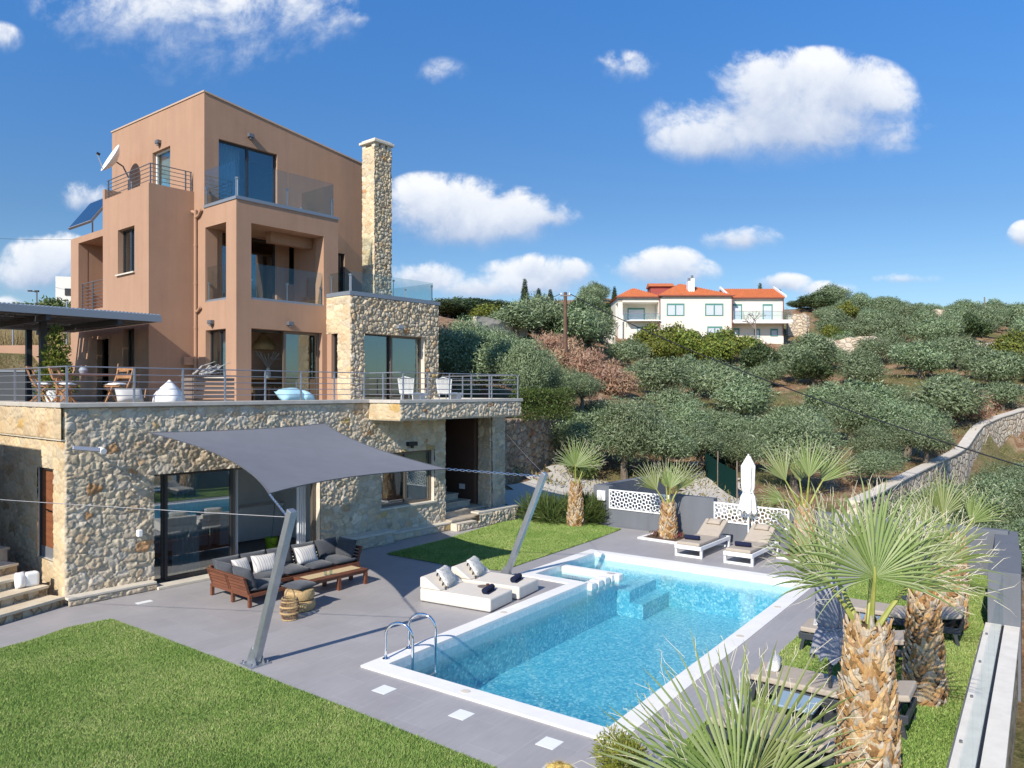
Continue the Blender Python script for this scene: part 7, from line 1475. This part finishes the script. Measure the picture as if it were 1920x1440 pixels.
# ---------------------------------------------------------------- walls on the hillside
def dry_wall(nm, pts, hgt, th, mt, lab, cat='wall', top=None, drop=.4, pxd=True):
    if len(pts[0]) > 2: pts = [(a, c, b) for a, b, c in pts]
    P = [(*dep(*p[:2]),) if pxd else p[:2] for p in pts]; Q = []; zex = []
    for n_, (a, b) in enumerate(zip(P, P[1:])):
        k = max(2, int(math.dist(a, b)/.6))
        if len(pts[0]) > 2: ta, tb = (4.25-(pts[n_+e][2]-732)*pts[n_+e][1]/1420-hgt-.1 for e in (0, 1)); zex += [ta+(tb-ta)*i/k for i in range(k)]
        Q += [(a[0]+(b[0]-a[0])*i/k, a[1]+(b[1]-a[1])*i/k) for i in range(k)]
    Q.append(P[-1]); zz = [hz(*q) for q in Q] if not zex else zex+[zex[-1]]; zz = [sum(zz[max(0, i-4):i+5])/len(zz[max(0, i-4):i+5]) for i in range(len(Q))]
    t = thing(nm, lab, cat, (*Q[0], zz[0])); vs = []; g = random.Random(len(lab)); n = len(Q); tv = []
    for i, q in enumerate(Q):
        a = Q[max(0, i-1)]; b = Q[min(n-1, i+1)]; d = Vector((b[0]-a[0], b[1]-a[1], 0)).normalized(); s = Vector((-d.y, d.x, 0)); c = Vector((*q, zz[i])); h = hgt*(1+(g.uniform(-.1, .1) if top is None else 0)); j = .05 if top is None else .02
        for (o_, z) in ((-th/2, -drop), (-th/2, h*.33), (-th/2, h*.66), (-th/2, h), (th/2, h), (th/2, h*.66), (th/2, h*.33), (th/2, -drop)): vs.append(c+s*(o_+g.uniform(-j, j))+Z_*(z+(g.uniform(-j, j) if top is None else 0)))
        for o_ in (-th/2-.06, th/2+.06):
            for z in (h+.0, h+.06): tv.append(c+s*o_+Z_*z)
    mb = MB(); mb.add(vs, [(8*i+k, 8*i+k+1, 8*i+8+k+1, 8*i+8+k) for i in range(n-1) for k in range(7)]+[tuple(range(7, -1, -1)), tuple(8*(n-1)+k for k in range(8))]); mb.build('stone_body', mt, t)
    if top: mb = MB(); mb.add(tv, [f for i in range(n-1) for f in ((4*i, 4*i+4, 4*i+5, 4*i+1), (4*i+1, 4*i+5, 4*i+7, 4*i+3), (4*i+3, 4*i+7, 4*i+6, 4*i+2), (4*i+2, 4*i+6, 4*i+4, 4*i))]+[(0, 1, 3, 2), (4*n-4, 4*n-2, 4*n-1, 4*n-3)]); mb.build('coping', top, t)
    return t
pale = rubble_mat('pale_dry_stone', 1.8, ((.56, .47, .36), (.68, .60, .48), (.60, .48, .35)), (.30, .22, .15), 1, 1.4); brn = rubble_mat('brown_rubble', 2.6, ((.30, .21, .13), (.42, .31, .21), (.36, .25, .15), (.46, .37, .27)), (.08, .055, .04), 1.2, 1.0)
conc = mat('grey_concrete_cap', (.60, .54, .46), .85, var=.1)
dry_wall('curved_wall', CW_, 1.7, .45, pale, 'long curved pale stone wall with grey concrete cap on the right hillside', top=conc, drop=1.5)
dry_wall('dry_stone_wall', [(1150, 47), (1185, 46), (1215, 44.5), (1248, 43)], 1.1, .6, pale, 'broken dry stone terrace wall among the olives left of the centre slope', drop=.8)
dry_wall('dry_stone_wall', [(1280, 70), (1330, 70), (1375, 69)], .9, .6, pale, 'dry stone terrace wall below the garden trees of the white house', drop=.8)
dry_wall('dry_stone_wall', [(1528, 84), (1570, 82), (1625, 80), (1650, 81)], 2.0, .8, pale, 'pale tumbled stone wall right below the white house', drop=1)
dry_wall('dry_stone_wall', [(1476, 96), (1500, 96), (1515, 95)], 2.8, .6, pale, 'tall stone garden wall against the right end of the white house', drop=1)
dry_wall('dry_stone_wall', [(1815, 74), (1870, 76), (1950, 78)], 1.5, .7, pale, 'stone wall along the bank near the right edge', drop=1)
dry_wall('low_wall', [(890, 60), (930, 62), (985, 66)], 1.0, .4, mat('cream_plaster_wall', (.52, .46, .37), .9, var=.1), 'low cream plastered wall behind the terrace olives', drop=.8)
dry_wall('ridge_ruin', [(1738, 112), (1785, 110), (1820, 108), (1848, 106)], 1.8, 2.5, pale, 'roofless stone ruin on the right skyline', 'ruin', drop=1)
dry_wall('low_wall', [(1110, 84), (1125, 83), (1150, 83)], 1.5, 3.0, mat('white_shed_wall', (.62, .58, .5), .9), 'low white shed left of the white house', 'shed', drop=1)
sgx = [(19.15, 18.72), (22.87, 19.62), (26.0, 20.42), (28.6, 21.07)]
rtw = thing('retaining_wall', 'brown rubble retaining wall below the garden hedge', 'wall', (22.87, 19.69, 0))
ua = Vector((.9694, .2455, 0)); na = Vector((.2455, -.9694, 0)); BP = np.array([(.34, .25, .17), (.44, .34, .24), (.40, .28, .18), (.48, .40, .31), (.38, .30, .23), (.42, .16, .08)])
stone_wall('stone_body', (19.15, 18.75, -.4), ua, na, 9.6, 3.5, [], .26, .24, .09, 61, rtw, res=.035, pal=BP, palw=np.array([3, 3, 2.5, 1.5, 2, .15]), mortar=(.16, .11, .075), edge=.25); 
mb = MB(); c = Vector((19.15, 18.75, 0))+ua*4.8; mb.obox(c-na*.25+Z_*1.32, ua*4.8, na*.24, Z_*1.76); mb.build('core', brn, rtw)
lw_ = thing('back_wall', 'low brown rendered wall behind the pergola', 'wall', (8, 33, TF)); mb = MB(); p = Vector((*dep(-160, 31), 0)); q = Vector((*dep(150, 30), 0)); mb.beam(p+Z_*5.0, q+Z_*5.0, .3, 2.1); mb.build('rendered_body', M['stucco'], lw_)
wf = thing('wire_fence', 'thin grey post fence behind the low brown wall', 'fence', (8, 33, 5.8)); mb = MB()
for px in (-40, 24, 125, 180): x, y = dep(px, 31.2); mb.tube([(x, y, 5.4), (x, y, 7.9)], .035, 6)
mb.build('posts', M['railsilver'], wf)
ht = thing('outdoor_kitchen', 'dark grey outdoor kitchen counter under the pergola', 'counter', (7.5, 26, TF)); p = Vector((*dep(-60, 27), 0)); q = Vector((*dep(92, 27), 0)); mb = MB(); mb.beam(p+Z_*(TF+.5), q+Z_*(TF+.5), .7, 1.0); mb.build('cabinet', M['anthracite'], ht); mb = MB(); mb.beam(p+Z_*(TF+1.03), q+Z_*(TF+1.03), .76, .05); mb.build('worktop', M['trim'], ht)
# dry grass behind the low wall
rg = np.random.default_rng(5); n = 26000; px = rg.uniform(-60, 210, n); dd = rg.uniform(31.5, 42, n); x = .766*dd+.643*(px-960)/1420*dd; y = .643*dd-.766*(px-960)/1420*dd; z = height(x, y); h = rg.uniform(.5, 1.5, n); a = rg.uniform(0, 6.28, n); w = .012
V = np.stack([np.stack([x-np.cos(a)*w, y-np.sin(a)*w, z-.1], 1), np.stack([x+np.cos(a)*w, y+np.sin(a)*w, z-.1], 1), np.stack([x+rg.normal(0, .25, n), y+rg.normal(0, .25, n), z+h], 1)], 1).reshape(-1, 3)
M['strawblade'] = leaf_mat('straw', [(.38, .28, .13), (.50, .39, .20), (.28, .25, .12)], .9, .2); tag(fast_mesh('dry_grass', V, 3, M['strawblade']), 'tall straw coloured dry grass behind the low wall', 'grass', kind='stuff')
for px, d, s, k, ty in ((60, 52, 1.6, 'bush', 566), (72, 50, 1.0, 'yellow', 562), (20, 54, 1.3, 'bush', 566), (128, 50, 1.6, 'bush', 548), (108, 47, 1.2, 'bush', 570), (35, 46, 1.3, 'bush', 582), (90, 44, 1.3, 'bush', 574), (150, 46, 1.5, 'bush', 560)): pt_(k, px, d, s, ty, 'green bush showing above the pergola roof on the left', 'bushes above the pergola')
# undergrowth on the slopes
rg = np.random.default_rng(9); n = 1500; px = rg.uniform(1000, 2000, n); dd = 26+100*rg.random(n)**1.2; x = .766*dd+.643*(px-960)/1420*dd; y = .643*dd-.766*(px-960)/1420*dd; k = ~((x < 24) & (y > 1) & (y < 22)); z = height(x, y); lob = [(Vector((x[i], y[i], z[i])), rg.uniform(.15, .5)) for i in range(n) if k[i]]
M['weed'] = leaf_mat('weed_leaf', [(.08, .10, .035), (.16, .16, .06), (.33, .25, .12), (.24, .19, .10)], .8, .15)
tag(fast_mesh('undergrowth', leaf_cloud(random.Random(2), lob, 42000, .22, .05, .8), 4, M['weed']), 'dry weeds and low undergrowth on the olive slopes', 'undergrowth', kind='stuff')
# gravel
def sheet(nm, poly, mt, lift=.03, step=.5):
    xs = [p[0] for p in poly]; ys = [p[1] for p in poly]; nx = int((max(xs)-min(xs))/step)+2; ny = int((max(ys)-min(ys))/step)+2; X, Y = np.meshgrid(np.linspace(min(xs), max(xs), nx), np.linspace(min(ys), max(ys), ny), indexing='ij'); Z = height(X.ravel(), Y.ravel())+lift
    I, J = np.meshgrid(np.arange(nx-1), np.arange(ny-1), indexing='ij'); I = I.ravel(); J = J.ravel(); cx = (X[:-1, :-1]+X[1:, 1:]).ravel()/2; cy = (Y[:-1, :-1]+Y[1:, 1:]).ravel()/2; kp = inpoly(poly, cx, cy); I = I[kp]; J = J[kp]
    return fast_mesh(nm, np.stack([X.ravel(), Y.ravel(), Z], 1), 4, mt, None, None, True, np.stack([I*ny+J, (I+1)*ny+J, (I+1)*ny+J+1, I*ny+J+1], 1))
grv = mat('pale_gravel', (.40, .36, .30), .95, vscale=30, col2=(.68, .64, .58), bump=1, bscale=50)
tag(sheet('gravel', [(20.7, 15.5), (26.5, 14.2), (29, 20.8), (22.5, 19.3), (20.7, 18.6)], grv, .06, .4), kind='structure'); tag(sheet('gravel_path', [dep(1270, 27.5), dep(1420, 26.5), dep(1410, 31), dep(1350, 40), dep(1290, 38)], grv, .06, .4), kind='structure')
# netting fence
nf = thing('netting_fence', 'dark green garden netting fence on posts behind the grey wall', 'fence', (*dep(1350, 34), 0)); pts = [dep(1322, 35), dep(1346, 33), dep(1382, 30.5)]; pts2 = [dep(1322, 35), dep(1360, 37.5), dep(1400, 38)]
netm = glass_mat('green_netting', (.10, .22, .18), 0, 0); bs_ = netm.node_tree; tnt = NT(bs_); df = tnt.add('ShaderNodeBsdfDiffuse'); df.inputs[0].default_value = c4((.015, .05, .045)); mx_ = [n for n in bs_.nodes if n.type == 'MIX_SHADER'][0]; tnt.l.new(df.outputs[0], mx_.inputs[2]); mx_.inputs[0].default_value = .75
for l in list(bs_.links):
    if l.to_socket == mx_.inputs[0]: bs_.links.remove(l)
mx_.inputs[0].default_value = .8
for PP in (pts, pts2):
    for a, b in zip(PP, PP[1:]):
        za, zb = hz(*a), hz(*b); mb = MB(); mb.add([(*a, za+.02), (*b, zb+.02), (*b, zb+1.15), (*a, za+1.15)], [(0, 1, 2, 3)]); o_ = mb.build('netting', netm, nf); q = o_.modifiers.new('t', 'SOLIDIFY'); q.thickness = .01
    for a in PP: mb = MB(); za = hz(*a); mb.tube([(*a, za-.2), (*a, za+1.6)], .03, 6); mb.build('post', M['greywood'], nf)
# utility pole and wires
ux, uy = dep(1060, 53); uz = hz(ux, uy); up_ = thing('utility_pole', 'weathered wooden utility pole rising among olives and dry shrubs', 'pole', (ux, uy, uz)); zt = 4.25+(732-548)*53/1420; mb = MB(); mb.tube([(ux, uy, uz-.3), (ux, uy, zt)], [.17, .12], 10); mb.build('post', mat('pole_wood', (.13, .075, .05), .9, var=.3, vscale=4), up_, smooth=True)
c = Vector((ux, uy, zt-.25)); mb = MB(); mb.beam(c-VR*.35+VF*-.1, c+VR*.4+VF*-.1, .08, .08); mb.build('crossarm', M['greywood'], up_)
for k in (-.3, .3): q = c+VR*k-VF*.1; mb = MB(); mb.lathe([(.02, .04), (.05, .08), (.05, .16), (.02, .2)], tuple(q), 10); mb.build('insulator', M['white'], up_)
cable('power_cable', c+VR*.3+Z_*.15, Vector((*dep(2150, 26), 0.4)), 'black power cable sagging from the utility pole to lower right', .8, .03, 'black', 30)
cable('power_cable', c-VR*.3+Z_*.15, Vector((*dep(880, 95), 4.25+150*95/1420)), 'thin wire from the utility pole towards the skyline trees', .8, .02, 'black', 12)
cable('power_cable', Vector((*dep(-120, 58), 4.25+293*58/1420)), Vector((*dep(180, 58), 4.25+284*58/1420)), 'thin wire crossing the sky left of the villa', .2, .012, 'black', 10)
sp2 = thing('street_lamp', 'small twin headed lamp pole by the white cube house', 'lamp', (*dep(69, 56), 8)); x, y = dep(69, 56); mb = MB(); mb.tube([(x, y, 8.5), (x, y, 4.25+184*56/1420)], .05, 6); mb.build('post', M['rail'], sp2); mb = MB(); c = Vector((x, y, 4.25+184*56/1420)); mb.tube([c, c-VR*.45+Z_*.1], .035, 6); mb.obox(c-VR*.5+Z_*.1, VR*.14, VF*.08, Z_*.05); mb.obox(c+Z_*.08, VR*.14, VF*.08, Z_*.06); mb.build('lamp_head', M['black'], sp2)
for px, d, y0, lab in ((1846, 112, 557, 'pale thin mast on the right skyline beside the ruin'), (1870, 105, 590, 'short dark wooden post at the right end of the ridge')):
    x, y = dep(px, d); mb = MB(); mb.tube([(x, y, hz(x, y)-.3), (x, y, 4.25+(732-y0)*d/1420)], .09, 6); tag(mb.build('skyline_post', M['greywood']), lab, 'post')
